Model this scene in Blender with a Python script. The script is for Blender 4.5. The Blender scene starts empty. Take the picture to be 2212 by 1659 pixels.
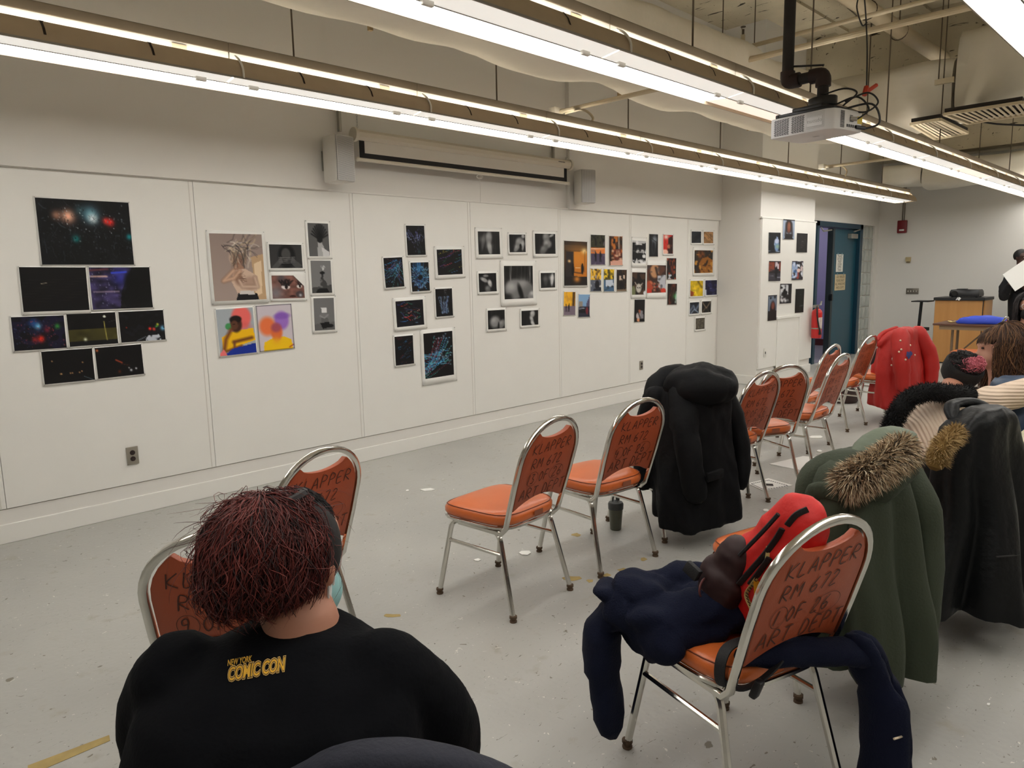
import bpy, bmesh, math, random
import numpy as np
from mathutils import Vector, Matrix, Euler
R = math.radians
random.seed(7); rng = np.random.default_rng(7)
SC = bpy.context.scene
COL = SC.collection
# ---------------------------------------------------------------- camera
W, H = 2212, 1659
FOC = 1560.7
YAW, PITCH, ROLL = 0.7847, -0.1488, -0.0204
CAM = Vector((-1.9926, -4.9265, 1.4788))
_f = Vector((math.sin(YAW)*math.cos(PITCH), math.cos(YAW)*math.cos(PITCH), math.sin(PITCH)))
_r0 = Vector((math.cos(YAW), -math.sin(YAW), 0)); _u0 = _r0.cross(_f)
_r = _r0*math.cos(ROLL)+_u0*math.sin(ROLL); _u = -_r0*math.sin(ROLL)+_u0*math.cos(ROLL)
cd = bpy.data.cameras.new('camera'); cam = bpy.data.objects.new('camera', cd); COL.objects.link(cam)
cd.sensor_fit = 'HORIZONTAL'; cd.sensor_width = 36; cd.lens = FOC/W*36; cd.clip_start = .05; cd.clip_end = 100
m = Matrix((_r, _u, -_f)).transposed().to_4x4(); m.translation = CAM; cam.matrix_world = m
SC.camera = cam
def ray(x, y): return _f+_r*((x-W/2)/FOC)+_u*((H/2-y)/FOC)
def onx(x, y, X): d = ray(x, y); return CAM+d*((X-CAM.x)/d.x)
def ony(x, y, Y): d = ray(x, y); return CAM+d*((Y-CAM.y)/d.y)
def onz(x, y, Z=0.): d = ray(x, y); return CAM+d*((Z-CAM.z)/d.z)
# ---------------------------------------------------------------- world, exposure
w = bpy.data.worlds.new('world'); SC.world = w; w.use_nodes = True
w.node_tree.nodes['Background'].inputs[0].default_value = (.9, .92, 1, 1)
w.node_tree.nodes['Background'].inputs[1].default_value = .02; w.cycles.sampling_method = 'NONE'
SC.view_settings.view_transform = 'Standard'; SC.view_settings.look = 'None'
SC.view_settings.gamma = 1; SC.view_settings.use_curve_mapping = False
SC.view_settings.exposure = 0.19
LENS_E, TUBE_E = 11.0, 9.0        # fluorescent lens and tube emission
SC.cycles.use_adaptive_sampling = True; SC.cycles.adaptive_threshold = .05; SC.cycles.max_bounces = 6; SC.cycles.glossy_bounces = 3; SC.cycles.transmission_bounces = 2
SC.cycles.caustics_reflective = False; SC.cycles.caustics_refractive = False; SC.cycles.use_denoising = True
# ---------------------------------------------------------------- materials
MATS = {}
def lin(c):
    return tuple(((v/255)/12.92 if v/255 <= .04045 else ((v/255+.055)/1.055)**2.4) for v in c)
def M(name, rgb=(200, 200, 200), rough=.6, metal=0., noise=0., nscale=8., bump=0., bscale=60., spec=.5, emit=0., trans=0., alpha=1., sheen=0., coat=0., stretch=None):
    if name in MATS: return MATS[name]
    mt = bpy.data.materials.new(name); mt.use_nodes = True; MATS[name] = mt
    nt = mt.node_tree; b = nt.nodes['Principled BSDF']; c = lin(rgb)
    b.inputs['Base Color'].default_value = (*c, 1); b.inputs['Roughness'].default_value = rough
    b.inputs['Metallic'].default_value = metal; b.inputs['Specular IOR Level'].default_value = spec
    if sheen: b.inputs['Sheen Weight'].default_value = sheen; b.inputs['Sheen Roughness'].default_value = .5
    if coat: b.inputs['Coat Weight'].default_value = coat; b.inputs['Coat Roughness'].default_value = .15
    if emit: b.inputs['Emission Color'].default_value = (*c, 1); b.inputs['Emission Strength'].default_value = emit
    if trans: b.inputs['Transmission Weight'].default_value = trans
    if alpha < 1: b.inputs['Alpha'].default_value = alpha
    tc = None
    if noise or bump:
        tc = nt.nodes.new('ShaderNodeTexCoord'); src = tc.outputs['Object']
        if stretch:
            mp = nt.nodes.new('ShaderNodeMapping'); mp.inputs['Scale'].default_value = stretch
            nt.links.new(src, mp.inputs[0]); src = mp.outputs[0]
    if noise:
        n = nt.nodes.new('ShaderNodeTexNoise'); n.inputs['Scale'].default_value = nscale; n.inputs['Detail'].default_value = 2
        nt.links.new(src, n.inputs['Vector'])
        mx = nt.nodes.new('ShaderNodeMix'); mx.data_type = 'RGBA'
        mx.inputs[6].default_value = (*[max(0, v*(1-noise)) for v in c], 1); mx.inputs[7].default_value = (*[min(1, v*(1+noise)) for v in c], 1)
        nt.links.new(n.outputs['Fac'], mx.inputs[0]); nt.links.new(mx.outputs[2], b.inputs['Base Color'])
    if bump:
        n2 = nt.nodes.new('ShaderNodeTexNoise'); n2.inputs['Scale'].default_value = bscale; n2.inputs['Detail'].default_value = 2
        nt.links.new(src, n2.inputs['Vector'])
        bp = nt.nodes.new('ShaderNodeBump'); bp.inputs['Strength'].default_value = bump; bp.inputs['Distance'].default_value = .01
        nt.links.new(n2.outputs['Fac'], bp.inputs['Height']); nt.links.new(bp.outputs[0], b.inputs['Normal'])
    return mt
def vcol_mat(name, rough=.35, spec=.4):
    if name in MATS: return MATS[name]
    mt = bpy.data.materials.new(name); mt.use_nodes = True; MATS[name] = mt
    nt = mt.node_tree; b = nt.nodes['Principled BSDF']; a = nt.nodes.new('ShaderNodeVertexColor'); a.layer_name = 'Col'
    nt.links.new(a.outputs[0], b.inputs['Base Color']); b.inputs['Roughness'].default_value = rough
    b.inputs['Specular IOR Level'].default_value = spec
    return mt
def floor_mat():
    mt = bpy.data.materials.new('painted_concrete'); mt.use_nodes = True; nt = mt.node_tree; N = nt.nodes; Lk = nt.links
    b = N['Principled BSDF']; tc = N.new('ShaderNodeTexCoord'); P = tc.outputs['Object']
    def noise(s, d=3, st=None, dist=0):
        n = N.new('ShaderNodeTexNoise'); n.inputs['Scale'].default_value = s; n.inputs['Detail'].default_value = d; n.inputs['Distortion'].default_value = dist
        if st:
            mp = N.new('ShaderNodeMapping'); mp.inputs['Scale'].default_value = st[0]; mp.inputs['Rotation'].default_value = (0, 0, st[1]); Lk.new(P, mp.inputs[0]); Lk.new(mp.outputs[0], n.inputs['Vector'])
        else: Lk.new(P, n.inputs['Vector'])
        return n.outputs['Fac']
    def ramp(v, a, b_):
        r = N.new('ShaderNodeMapRange'); r.inputs['From Min'].default_value = a; r.inputs['From Max'].default_value = b_; Lk.new(v, r.inputs['Value']); return r.outputs[0]
    def mix(f, A, B):
        x = N.new('ShaderNodeMix'); x.data_type = 'RGBA'
        Lk.new(f, x.inputs[0])
        for i, c in ((6, A), (7, B)):
            if isinstance(c, tuple): x.inputs[i].default_value = (*lin(c), 1)
            else: Lk.new(c, x.inputs[i])
        return x.outputs[2]
    c = mix(ramp(noise(1.1), .3, .7), (166, 165, 160), (180, 179, 173))
    c = mix(ramp(noise(9, 4), .62, .8), c, (158, 152, 138))
    c = mix(ramp(noise(26, 3, None, .6), .69, .73), c, (118, 112, 98))
    c = mix(ramp(noise(70, 2), .73, .75), c, (90, 84, 74))
    c = mix(ramp(noise(38, 2, None, 1.5), .725, .74), c, (216, 213, 204))
    c = mix(ramp(noise(15, 3, ((1, 7, 1), .6), 2.5), .70, .72), c, (112, 106, 94))
    Lk.new(c, b.inputs['Base Color'])
    b.inputs['Roughness'].default_value = .42; b.inputs['Specular IOR Level'].default_value = .45
    bp = N.new('ShaderNodeBump'); bp.inputs['Strength'].default_value = .15; bp.inputs['Distance'].default_value = .01
    Lk.new(noise(40, 1), bp.inputs['Height']); Lk.new(bp.outputs[0], b.inputs['Normal'])
    return mt
def wood_mat(name, a, c, axis=(1, 1, .06), scale=18):
    if name in MATS: return MATS[name]
    mt = bpy.data.materials.new(name); mt.use_nodes = True; MATS[name] = mt; nt = mt.node_tree; N = nt.nodes; Lk = nt.links
    b = N['Principled BSDF']; tc = N.new('ShaderNodeTexCoord'); mp = N.new('ShaderNodeMapping'); mp.inputs['Scale'].default_value = axis
    n = N.new('ShaderNodeTexNoise'); n.inputs['Scale'].default_value = scale; n.inputs['Detail'].default_value = 6
    Lk.new(tc.outputs['Object'], mp.inputs[0]); Lk.new(mp.outputs[0], n.inputs['Vector'])
    x = N.new('ShaderNodeMix'); x.data_type = 'RGBA'; x.inputs[6].default_value = (*lin(a), 1); x.inputs[7].default_value = (*lin(c), 1)
    Lk.new(n.outputs['Fac'], x.inputs[0]); Lk.new(x.outputs[2], b.inputs['Base Color']); b.inputs['Roughness'].default_value = .4
    return mt
# ---------------------------------------------------------------- geometry helpers: every helper returns (verts, faces)
def V(*a): return Vector(a)
def join(*gs):
    vs, fs = [], []
    for v, f in gs:
        o = len(vs); vs += list(v); fs += [tuple(i+o for i in q) for q in f]
    return vs, fs
def xf(g, mat): return [mat @ Vector(v) for v in g[0]], g[1]
def mv(g, d): d = Vector(d); return [Vector(v)+d for v in g[0]], g[1]
def box(c, s, rot=None):
    x, y, z = s[0]/2, s[1]/2, s[2]/2
    vs = [Vector((a*x, b*y, d*z)) for a in (-1, 1) for b in (-1, 1) for d in (-1, 1)]
    if rot is not None:
        e = Euler(rot).to_matrix() if not isinstance(rot, Matrix) else rot
        vs = [e @ v for v in vs]
    c = Vector(c)
    return [v+c for v in vs], [(0, 1, 3, 2), (4, 6, 7, 5), (0, 4, 5, 1), (2, 3, 7, 6), (0, 2, 6, 4), (1, 5, 7, 3)]
def bbox(a, b): return box([(a[i]+b[i])/2 for i in range(3)], [abs(b[i]-a[i]) for i in range(3)])
def frames(pts, up=None):
    pts = [Vector(p) for p in pts]; n = len(pts); T = []
    for i in range(n):
        t = (pts[min(i+1, n-1)]-pts[max(i-1, 0)]); T.append(t.normalized() if t.length > 1e-9 else Vector((0, 0, 1)))
    a = Vector(up) if up is not None else (Vector((0, 0, 1)) if abs(T[0].z) < .9 else Vector((1, 0, 0)))
    s = T[0].cross(a).normalized(); out = []
    for t in T:
        s = (s-t*s.dot(t)).normalized(); out.append((s, t.cross(s)))
    return pts, out
def tube(pts, r, n=8, cap=True, up=None, ry=None, sq=0):
    pts, fr = frames(pts, up); vs, fs = [], []
    rs = r if hasattr(r, '__len__') else [r]*len(pts); rys = ry if hasattr(ry, '__len__') else ([ry]*len(pts) if ry else rs)
    for p, (s, b), ra, rb in zip(pts, fr, rs, rys):
        for k in range(n):
            a = 2*math.pi*(k+.5)/n; c, d = math.cos(a), math.sin(a)
            if sq:
                q = (abs(c)**sq+abs(d)**sq)**(-1/sq); c *= q; d *= q
            vs.append(p+s*(ra*c)+b*(rb*d))
    for i in range(len(pts)-1):
        for k in range(n):
            j = (k+1) % n; fs.append((i*n+k, i*n+j, (i+1)*n+j, (i+1)*n+k))
    if cap:
        fs.append(tuple(range(n))[::-1]); fs.append(tuple(range((len(pts)-1)*n, len(pts)*n)))
    return vs, fs
def cyl(p0, p1, r, n=12, r2=None): return tube([p0, p1], [r, r if r2 is None else r2], n)
def loft(rings, cap=True):
    n = len(rings[0]); vs = [Vector(p) for rg in rings for p in rg]; fs = []
    for i in range(len(rings)-1):
        for k in range(n):
            j = (k+1) % n; fs.append((i*n+k, i*n+j, (i+1)*n+j, (i+1)*n+k))
    if cap: fs.append(tuple(range(n))[::-1]); fs.append(tuple(range((len(rings)-1)*n, len(rings)*n)))
    return vs, fs
def lathe(prof, c=(0, 0, 0), n=24):
    return loft([[Vector(c)+Vector((r*math.cos(2*math.pi*k/n), r*math.sin(2*math.pi*k/n), z)) for k in range(n)] for r, z in prof])
def prism(poly, fn, t0, t1):
    """poly: 2D outline, fn(x, y, t) -> 3D"""
    n = len(poly); vs = [Vector(fn(x, y, t0)) for x, y in poly]+[Vector(fn(x, y, t1)) for x, y in poly]
    fs = [tuple(range(n))[::-1], tuple(range(n, 2*n))]+[(k, (k+1) % n, n+(k+1) % n, n+k) for k in range(n)]
    return vs, fs
def ellipsoid(c, r, n=16, m_=10, rot=None):
    rings = []
    for i in range(m_+1):
        a = -math.pi/2+math.pi*i/m_; a = max(-math.pi/2+.02, min(math.pi/2-.02, a))
        rings.append([Vector((r[0]*math.cos(a)*math.cos(2*math.pi*k/n), r[1]*math.cos(a)*math.sin(2*math.pi*k/n), r[2]*math.sin(a))) for k in range(n)])
    g = loft(rings); e = (Euler(rot).to_matrix() if rot is not None else Matrix.Identity(3))
    return [e @ v+Vector(c) for v in g[0]], g[1]
def capsule(pts, rs, n=12, ry=None):
    """closed tube with rounded ends"""
    pts = [Vector(p) for p in pts]; d0 = (pts[0]-pts[1]).normalized(); d1 = (pts[-1]-pts[-2]).normalized()
    rs = list(rs); k = ry if ry else 1
    P = [pts[0]+d0*rs[0]*.95, pts[0]+d0*rs[0]*.6]+pts+[pts[-1]+d1*rs[-1]*.6, pts[-1]+d1*rs[-1]*.95]
    Q = [rs[0]*.3, rs[0]*.8]+rs+[rs[-1]*.8, rs[-1]*.3]
    return tube(P, Q, n, ry=[q*k for q in Q])
def spline(pts, n=8):
    """Catmull-Rom through pts"""
    P = [Vector(p) for p in pts]; P = [P[0]*2-P[1]]+P+[P[-1]*2-P[-2]]; out = []
    for i in range(1, len(P)-2):
        for k in range(n):
            t = k/n; a, b, c, d = P[i-1], P[i], P[i+1], P[i+2]
            out.append(.5*((2*b)+(c-a)*t+(2*a-5*b+4*c-d)*t*t+(3*b-a-3*c+d)*t**3))
    out.append(P[-2]); return out
def fillet(pts, r, n=5):
    P = [Vector(p) for p in pts]; out = [P[0]]
    for i in range(1, len(P)-1):
        a = (P[i-1]-P[i]); b = (P[i+1]-P[i]); q = min(r, a.length*.49, b.length*.49); A = P[i]+a.normalized()*q; B = P[i]+b.normalized()*q
        for k in range(n+1):
            t = k/n; out.append(A*(1-t)**2+P[i]*2*t*(1-t)+B*t*t)
    out.append(P[-1]); return out
# ---------------------------------------------------------------- objects
def obj(name, g, mat, parent=None, smooth=True, bev=0., angle=35, world=False):
    vs, fs = g
    if world and parent is not None: vs = [Vector(v)-parent.location for v in vs]
    me = bpy.data.meshes.new(name); me.from_pydata([tuple(v) for v in vs], [], fs)
    if bev:
        bm = bmesh.new(); bm.from_mesh(me)
        es = [e for e in bm.edges if len(e.link_faces) == 2 and e.calc_face_angle(0) > R(40)]
        bmesh.ops.bevel(bm, geom=es, offset=bev, segments=2, affect='EDGES', profile=.5, clamp_overlap=True); bm.to_mesh(me); bm.free()
    bm = bmesh.new(); bm.from_mesh(me); bmesh.ops.recalc_face_normals(bm, faces=bm.faces); bm.to_mesh(me); bm.free()
    if smooth:
        me.polygons.foreach_set('use_smooth', [True]*len(me.polygons))
        try: me.set_sharp_from_angle(angle=R(angle))
        except Exception: pass
    o = bpy.data.objects.new(name, me); COL.objects.link(o)
    if mat is not None: me.materials.append(mat)
    if parent is not None: o.parent = parent
    return o
def tag(o, label=None, cat=None, group=None, kind=None):
    if label: o['label'] = label
    if cat: o['category'] = cat
    if group: o['group'] = group
    if kind: o['kind'] = kind
    return o
def thing(name, label, cat, loc=(0, 0, 0), rz=0., group=None):
    o = bpy.data.objects.new(name, None); COL.objects.link(o); o.location = loc; o.rotation_euler = (0, 0, rz); o.empty_display_size = .1
    return tag(o, label, cat, group)
def single(name, g, mat, label, cat, group=None, **kw):
    """one mesh thing given in world coordinates, origin moved to its base"""
    vs = [Vector(v) for v in g[0]]; lo = Vector([min(v[i] for v in vs) for i in range(3)]); hi = Vector([max(v[i] for v in vs) for i in range(3)])
    b = Vector(((lo.x+hi.x)/2, (lo.y+hi.y)/2, lo.z)); o = obj(name, ([v-b for v in vs], g[1]), mat, None, **kw); o.location = b
    return tag(o, label, cat, group)
def struct(name, g, mat, parent=None, **kw):
    kw.setdefault('smooth', False); o = obj(name, g, mat, parent, **kw)
    if parent is None: o['kind'] = 'structure'
    return o
def share(o, name=None, parent=None, loc=None, rz=None):
    c = o.copy(); COL.objects.link(c)
    if parent is not None: c.parent = parent
    if loc is not None: c.location = loc
    if rz is not None: c.rotation_euler = (0, 0, rz)
    return c
def copy_tree(o, parent=None):
    c = o.copy(); COL.objects.link(c); c.parent = parent
    for ch in list(o.children): copy_tree(ch, c)
    return c
# ================================================================ the setting
wallM = M('white_paint', (226, 223, 217), .65)
panelM = M('white_board_paint', (232, 230, 224), .6, noise=.02, nscale=5)
def raw_mat():
    mt = M('sprayed_concrete', (190, 180, 156), .9, noise=.3, nscale=2.2, bump=1., bscale=7); nt = mt.node_tree; b = nt.nodes['Principled BSDF']; src = b.inputs['Base Color'].links[0].from_socket
    tc = nt.nodes.new('ShaderNodeTexCoord'); prev = src
    for sc_, st, a, c in ((9., (1, .25, 1), .66, (58, 50, 38)), (26., (1, 1, 1), .70, (52, 46, 36)), (6., (.2, 1.4, 1), .68, (70, 60, 46))):
        mp = nt.nodes.new('ShaderNodeMapping'); mp.inputs['Scale'].default_value = st; n = nt.nodes.new('ShaderNodeTexNoise'); n.inputs['Scale'].default_value = sc_; n.inputs['Detail'].default_value = 3; n.inputs['Distortion'].default_value = 1.5
        mr = nt.nodes.new('ShaderNodeMapRange'); mr.inputs[1].default_value = a; mr.inputs[2].default_value = a+.03; mx = nt.nodes.new('ShaderNodeMix'); mx.data_type = 'RGBA'; mx.inputs[7].default_value = (*lin(c), 1)
        nt.links.new(tc.outputs['Object'], mp.inputs[0]); nt.links.new(mp.outputs[0], n.inputs['Vector']); nt.links.new(n.outputs['Fac'], mr.inputs[0]); nt.links.new(mr.outputs[0], mx.inputs[0]); nt.links.new(prev, mx.inputs[6]); prev = mx.outputs[2]
    nt.links.new(prev, b.inputs['Base Color']); return mt
rawM = raw_mat()
XL, XR, YB, ZC = -5.2, 12.05, -8.2, 4.5
fl = struct('floor', bbox((XL-.3, YB-.3, -.12), (XR+.3, .3, 0)), floor_mat())
struct('ceiling', bbox((XL-.3, YB-.3, ZC), (XR+.3, .3, ZC+.15)), rawM)
wb = struct('wall_back', bbox((XL-.3, .02, 0), (8.0, .25, ZC)), wallM)
for a, b in ((XL, 1.0), (3.78, 6.85)):            # furred-out wall faces beside the screen recess
    struct('trim_1', bbox((a, -.03, 2.14), (b, .02, ZC)), wallM, wb)
struct('wall_left', bbox((XL-.3, YB, 0), (XL, .02, ZC)), wallM)
struct('wall_front', bbox((XL, YB-.25, 0), (XR, YB, ZC)), wallM)
wr = struct('wall_right', bbox((XR, YB, 0), (XR+.25, -.2, ZC)), wallM)
# display boards along the wall
k0 = -4
for k in range(k0, 6):
    x0, x1 = k*1.22, (k+1)*1.22
    if k == 5: x1 = 6.845
    struct('panel', bbox((x0+.0012, 0, .205), (x1-.0012, .02, 2.135)), panelM, wb, bev=.002)
    struct('seam_strip', bbox((x1-.03, -.0012, .21), (x1-.024, .001, 2.13)), M('seam_tape', (214, 210, 202), .8), wb)  # joint tape strip, slightly darker than the boards
struct('panel_cap', bbox((XL, -.008, 2.135), (6.845, .02, 2.15)), wallM, wb, bev=.003)
struct('baseboard_back', bbox((XL, 0, 0), (6.85, .02, .115)), panelM, bev=.004)
struct('base_rail', bbox((XL, .008, .115), (6.85, .02, .2)), wallM, wb)
# pillar
pil = struct('wall_pillar', bbox((6.85, -.575, 0), (8.5, .25, ZC)), wallM)
struct('panel', bbox((6.86, -.6, .205), (8.5, -.575, 2.135)), panelM, pil, bev=.003)
struct('panel_cap', bbox((6.83, -.605, 2.135), (8.52, -.57, 2.155)), panelM, pil, bev=.003)
struct('baseboard_pillar', bbox((6.83, -.597, 0), (8.51, -.0, .12)), panelM, bev=.004)
def pilrect(x0, y0, x1, y1, Y=-.605):
    a = ony(x0, y0, Y); b = ony(x1, y1, Y); return a, b
a, b = ony(1680, 690, -.61), ony(1722, 790, -.61)
struct('access_hatch', bbox((a.x, -.612, b.z-.02), (b.x, -.6, a.z)), panelM, pil, bev=.004)
struct('hatch_trim', bbox((a.x-.03, -.622, a.z), (b.x+.06, -.6, a.z+.035)), panelM, pil, bev=.004)
struct('hatch_trim', bbox((b.x, -.618, b.z-.05), (b.x+.05, -.6, a.z)), panelM, pil, bev=.004)
# door wall, Y = -0.26, from the pillar to the far wall
YD = -.26
dw = struct('wall_door', bbox((8.5, YD, 2.22), (12.05, YD+.2, ZC)), wallM)
struct('jamb', bbox((11.87, YD, 0), (12.05, YD+.2, 2.22)), wallM, dw)
teal = M('teal_paint', (20, 74, 92), .35, noise=.05)
dark_teal = M('dark_teal_paint', (15, 54, 72), .35)
d1 = struct('door_1', bbox((10.14, YD+.04, .012), (11.12, YD+.085, 2.13)), teal, bev=.003)
struct('door_frame', join(bbox((9.33, YD-.02, 0), (9.42, YD+.16, 2.22)), bbox((11.13, YD-.02, 0), (11.25, YD+.16, 2.22)), bbox((9.33, YD-.02, 2.14), (11.25, YD+.16, 2.22))), dark_teal, d1, bev=.004)
struct('door_edge', bbox((10.06, YD+.02, .012), (10.14, YD+.11, 2.13)), M('dark_steel', (44, 52, 56), .5), d1, bev=.003)
struct('door_latch', bbox((10.05, YD-.005, .97), (10.1, YD+.05, 1.08)), M('black_plastic', (22, 22, 24), .4), d1, bev=.004)
metal = M('brushed_steel', (170, 168, 160), .35, .8)
struct('door_closer', bbox((10.72, YD-.03, 1.98), (11.0, YD+.04, 2.06)), metal, d1, bev=.006)
struct('closer_arm', join(cyl((10.75, YD-.05, 2.09), (11.08, YD-.02, 2.13), .012, 8)), metal, d1)
struct('closer_arm', join(cyl((9.48, YD-.05, 2.06), (9.8, YD-.05, 2.09), .012, 8), cyl((9.44, YD-.03, 2.12), (9.5, YD-.05, 2.06), .01, 8)), metal, d1)
open_leaf = struct('door_2', bbox((9.40, YD+.1, .012), (9.445, YD+1.05, 2.12)), teal, bev=.003)
# corridor behind the open leaf
struct('wall_corridor', bbox((8.2, 2.2, .1), (13.5, 2.35, 3.2)), M('lavender_paint', (138, 132, 178), .6, noise=.03))
struct('baseboard_corridor', bbox((8.2, 2.17, 0), (13.5, 2.2, .14)), M('maroon_vinyl', (74, 26, 30), .5))
struct('ceiling_corridor', bbox((8.2, .25, 3.0), (13.5, 2.2, 3.1)), wallM)
struct('wall_corridor_end', bbox((12.3, -.06, .12), (12.4, 2.3, 3.1)), MATS['lavender_paint'])
struct('baseboard_corridor_end', bbox((12.27, -.06, 0), (12.4, 2.2, .13)), MATS['maroon_vinyl'])
struct('floor_corridor', bbox((8.2, -.26, -.1), (13.5, 2.35, .004)), M('grey_lino', (122, 120, 130), .45, noise=.06))
cl = thing('corridor_fill_lamp', 'unseen fill lamp added to brighten the corridor behind the teal door', 'lamp', (10.6, 1.3, 2.95))  # unseen lamp added to brighten the corridor walls
obj('fill_housing', box((0, 0, .03), (1.2, .3, .04)), metal, cl); obj('fill_lens', box((0, 0, 0), (1.15, .26, .02)), M('corridor_fill_lens', (250, 244, 232), .5, emit=34), cl)
# glass block columns beside the door
gb = M('glass_block', (170, 176, 170), .12, noise=.25, nscale=14, bump=.9, bscale=16, spec=.8, coat=.5, stretch=(1, 1, .45))
mort = M('mortar', (178, 176, 168), .8)
wg = struct('wall_glass', join(bbox((11.25, YD+.03, 0), (11.87, YD+.15, 2.22)), bbox((8.5, YD+.03, 0), (9.33, YD+.15, 2.22))), mort)
me_gb = None
for x0, nx, cw in ((11.255, 3, .203), (8.53, 4, .198)):
    for i in range(nx):
        for j in range(11):
            c = (x0+cw*(i+.5), YD+.052, .1+.2005*j)
            if me_gb is None:
                g0 = obj('glass_block', box((0, 0, 0), (.19, .06, .19)), gb, wg, bev=.012); g0.location = c; me_gb = g0
            else: share(me_gb, parent=wg, loc=c)
# ceiling beam, and baseboard on the far wall
struct('trim_beam', bbox((8.02, YB, 3.72), (8.5, -.0, ZC)), rawM)
struct('trim_beam_far', bbox((11.4, YB, 3.3), (12.05, -.26, ZC)), rawM)
struct('baseboard_right', bbox((12.03, YB, 0), (12.05, -.26, .1)), panelM)
# ================================================================ fluorescent rows
dust = M('dusty_steel', (184, 166, 140), .8, noise=.12, nscale=10)
chan = M('channel_steel', (104, 92, 74), .75, noise=.1)
whitem = M('white_enamel', (236, 234, 226), .4)
lensM = M('fluorescent_lens', (255, 252, 246), .5, emit=LENS_E)
lensC = M('fluorescent_lens_cool', (247, 250, 255), .5, emit=LENS_E)
lensN = M('fluorescent_lens_near', (250, 247, 240), .5, emit=.55)
lensD = M('fluorescent_lens_dim', (255, 236, 220), .5, emit=.75)
tubeM = M('fluorescent_tube', (255, 251, 243), .5, emit=TUBE_E)
lensN.cycles.emission_sampling = 'NONE'; lensD.cycles.emission_sampling = 'NONE'
slotM = M('slot_dark', (46, 36, 26), .9)
LU = 1.217
def fixture():
    t = thing('light_fixture', 'x', 'light fixture', group='fluorescent light fixtures hung in rows')
    L = LU
    # lenses: far half and near half of the underside (local y = 0 at the centre ridge, +y towards the wall)
    obj('lens', prism([(-.002, .006), (-.152, .016), (-.152, .020), (-.002, .010)], lambda a, b, t_: (t_, -a, b), .006, L-.006), lensM, t, smooth=False)
    obj('lens', prism([(-.002, .006), (-.148, .026), (-.148, .030), (-.002, .010)], lambda a, b, t_: (t_, a, b), .006, L-.006), lensN, t, smooth=False)
    # curved dish on both sides
    for s in (1, -1):
        pr = [(.156, .0), (.152, .03), (.138, .062), (.112, .092), (.088, .104)]
        out = [(s*y, z) for y, z in pr]+[(s*(y-.004), z-.003) for y, z in pr[::-1]]
        obj('dish_side', prism(out, lambda a, b, t_: (t_, a, b), 0, L), dust, t)
        for xs in (.36, .80):
            vs = [(xs+dx, s*(y+.0016), z+.0012) for y, z in pr[1:] for dx in (0, .011 if z < .1 else .022)]
            obj('slot', (vs, [(2*i, 2*i+1, 2*i+3, 2*i+2) for i in range(len(pr)-2)]), slotM, t, smooth=False)
    obj('lip', join(box((L/2, -.156, .002), (L, .006, .008)), box((L/2, .156, .002), (L, .006, .008)), box((L/2, 0, .006), (L, .006, .006))), M('lip_grey', (150, 146, 138), .5), t, smooth=False)
    obj('channel', bbox((0, -.052, .145), (L, .052, .195)), chan, t, smooth=False, bev=.004)
    obj('ballast_cover', prism([(-.046, .06), (-.05, .146), (.05, .146), (.046, .06)], lambda a, b, t_: (t_, a, b), .004, L-.004), whitem, t, smooth=False)
    for s in (1, -1):
        obj('lamp_tube', tube([(.04, s*.085, .07), (L-.04, s*.085, .07)], .0125, 4, cap=False), tubeM, t)
    for xs in (.14, L-.14):
        obj('clip', box((xs, -.012, .0), (.055, .02, .022)), whitem, t, bev=.004)
    obj('strap', tube(fillet([(.02, -.158, .002), (.02, -.158, .05), (.02, -.12, .1), (.02, -.075, .125)], .03, 4), .006, 6, up=(1, 0, 0)), whitem, t)
    obj('sticker', box((L-.25, -.0525, .12), (.07, .003, .03)), M('old_paper', (222, 200, 170), .7), t, smooth=False)
    return t
proto = fixture()
ORD = ['end', 'second', 'third', 'fourth', 'fifth', 'sixth', 'seventh', 'eighth', 'ninth', 'tenth', 'eleventh', 'twelfth']
ROWS = [(-1.085, -2.652, 11, 'row by the picture wall'), (-2.655, -2.72, 12, 'row behind the ceiling projector'), (-4.225, -2.72, 12, 'third row'), (-5.795, -2.72, 12, 'unseen fourth row added for light')]  # last row hangs out of view, added to light the room from behind
first = True
for ri, (yc, xs, n, ph) in enumerate(ROWS):
    for k in range(n):
        f = proto if first else copy_tree(proto); first = False
        f.location = (xs+k*LU, yc, 2.5)
        f['label'] = 'fluorescent light fixture, '+ORD[n-1-k]+' one from the door, '+ph
        if ri == 1 and k in (4, 8):                     # one lamp out on this row
            ch = [c for c in f.children if c.name.startswith('lens')]
            j = 0 if k == 4 else 1
            ch[j].data = ch[j].data.copy(); ch[j].data.materials.clear(); ch[j].data.materials.append(lensD)
        if ri == 1 and k in (3, 9):
            ch = [c for c in f.children if c.name.startswith('lens')]
            ch[0].data = ch[0].data.copy(); ch[0].data.materials.clear(); ch[0].data.materials.append(lensC)
    xr = .18
    nr = [j for j in range(-2, 7) if xs < xr+1.57*j < xs+n*LU]
    for j in range(-2, 7):
        x = xr+1.57*j
        if xs < x < xs+n*LU:
            single('hanger_rod', tube([(x, yc, 2.69), (x, yc, ZC)], .0055, 6), M('rod_steel', (96, 84, 68), .6, .3), 'thin steel hanger rod, '+ORD[nr[-1]-j]+' one from the door, '+ph, 'rod', 'hanger rods of the light rows')
endc = [single('end_cap', prism([(-.156, 0), (-.15, .03), (-.138, .062), (-.088, .104), (-.05, .146), (-.05, .19), (.05, .19), (.05, .146), (.088, .104), (.138, .062), (.15, .03), (.156, 0)], lambda a, b, t_: (xs+n*LU+t_, yc+a, 2.5+b), 0, .004), dust, 'brown end plate closing the light row, '+ph, 'end plate') for (yc, xs, n, ph) in ROWS]
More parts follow.
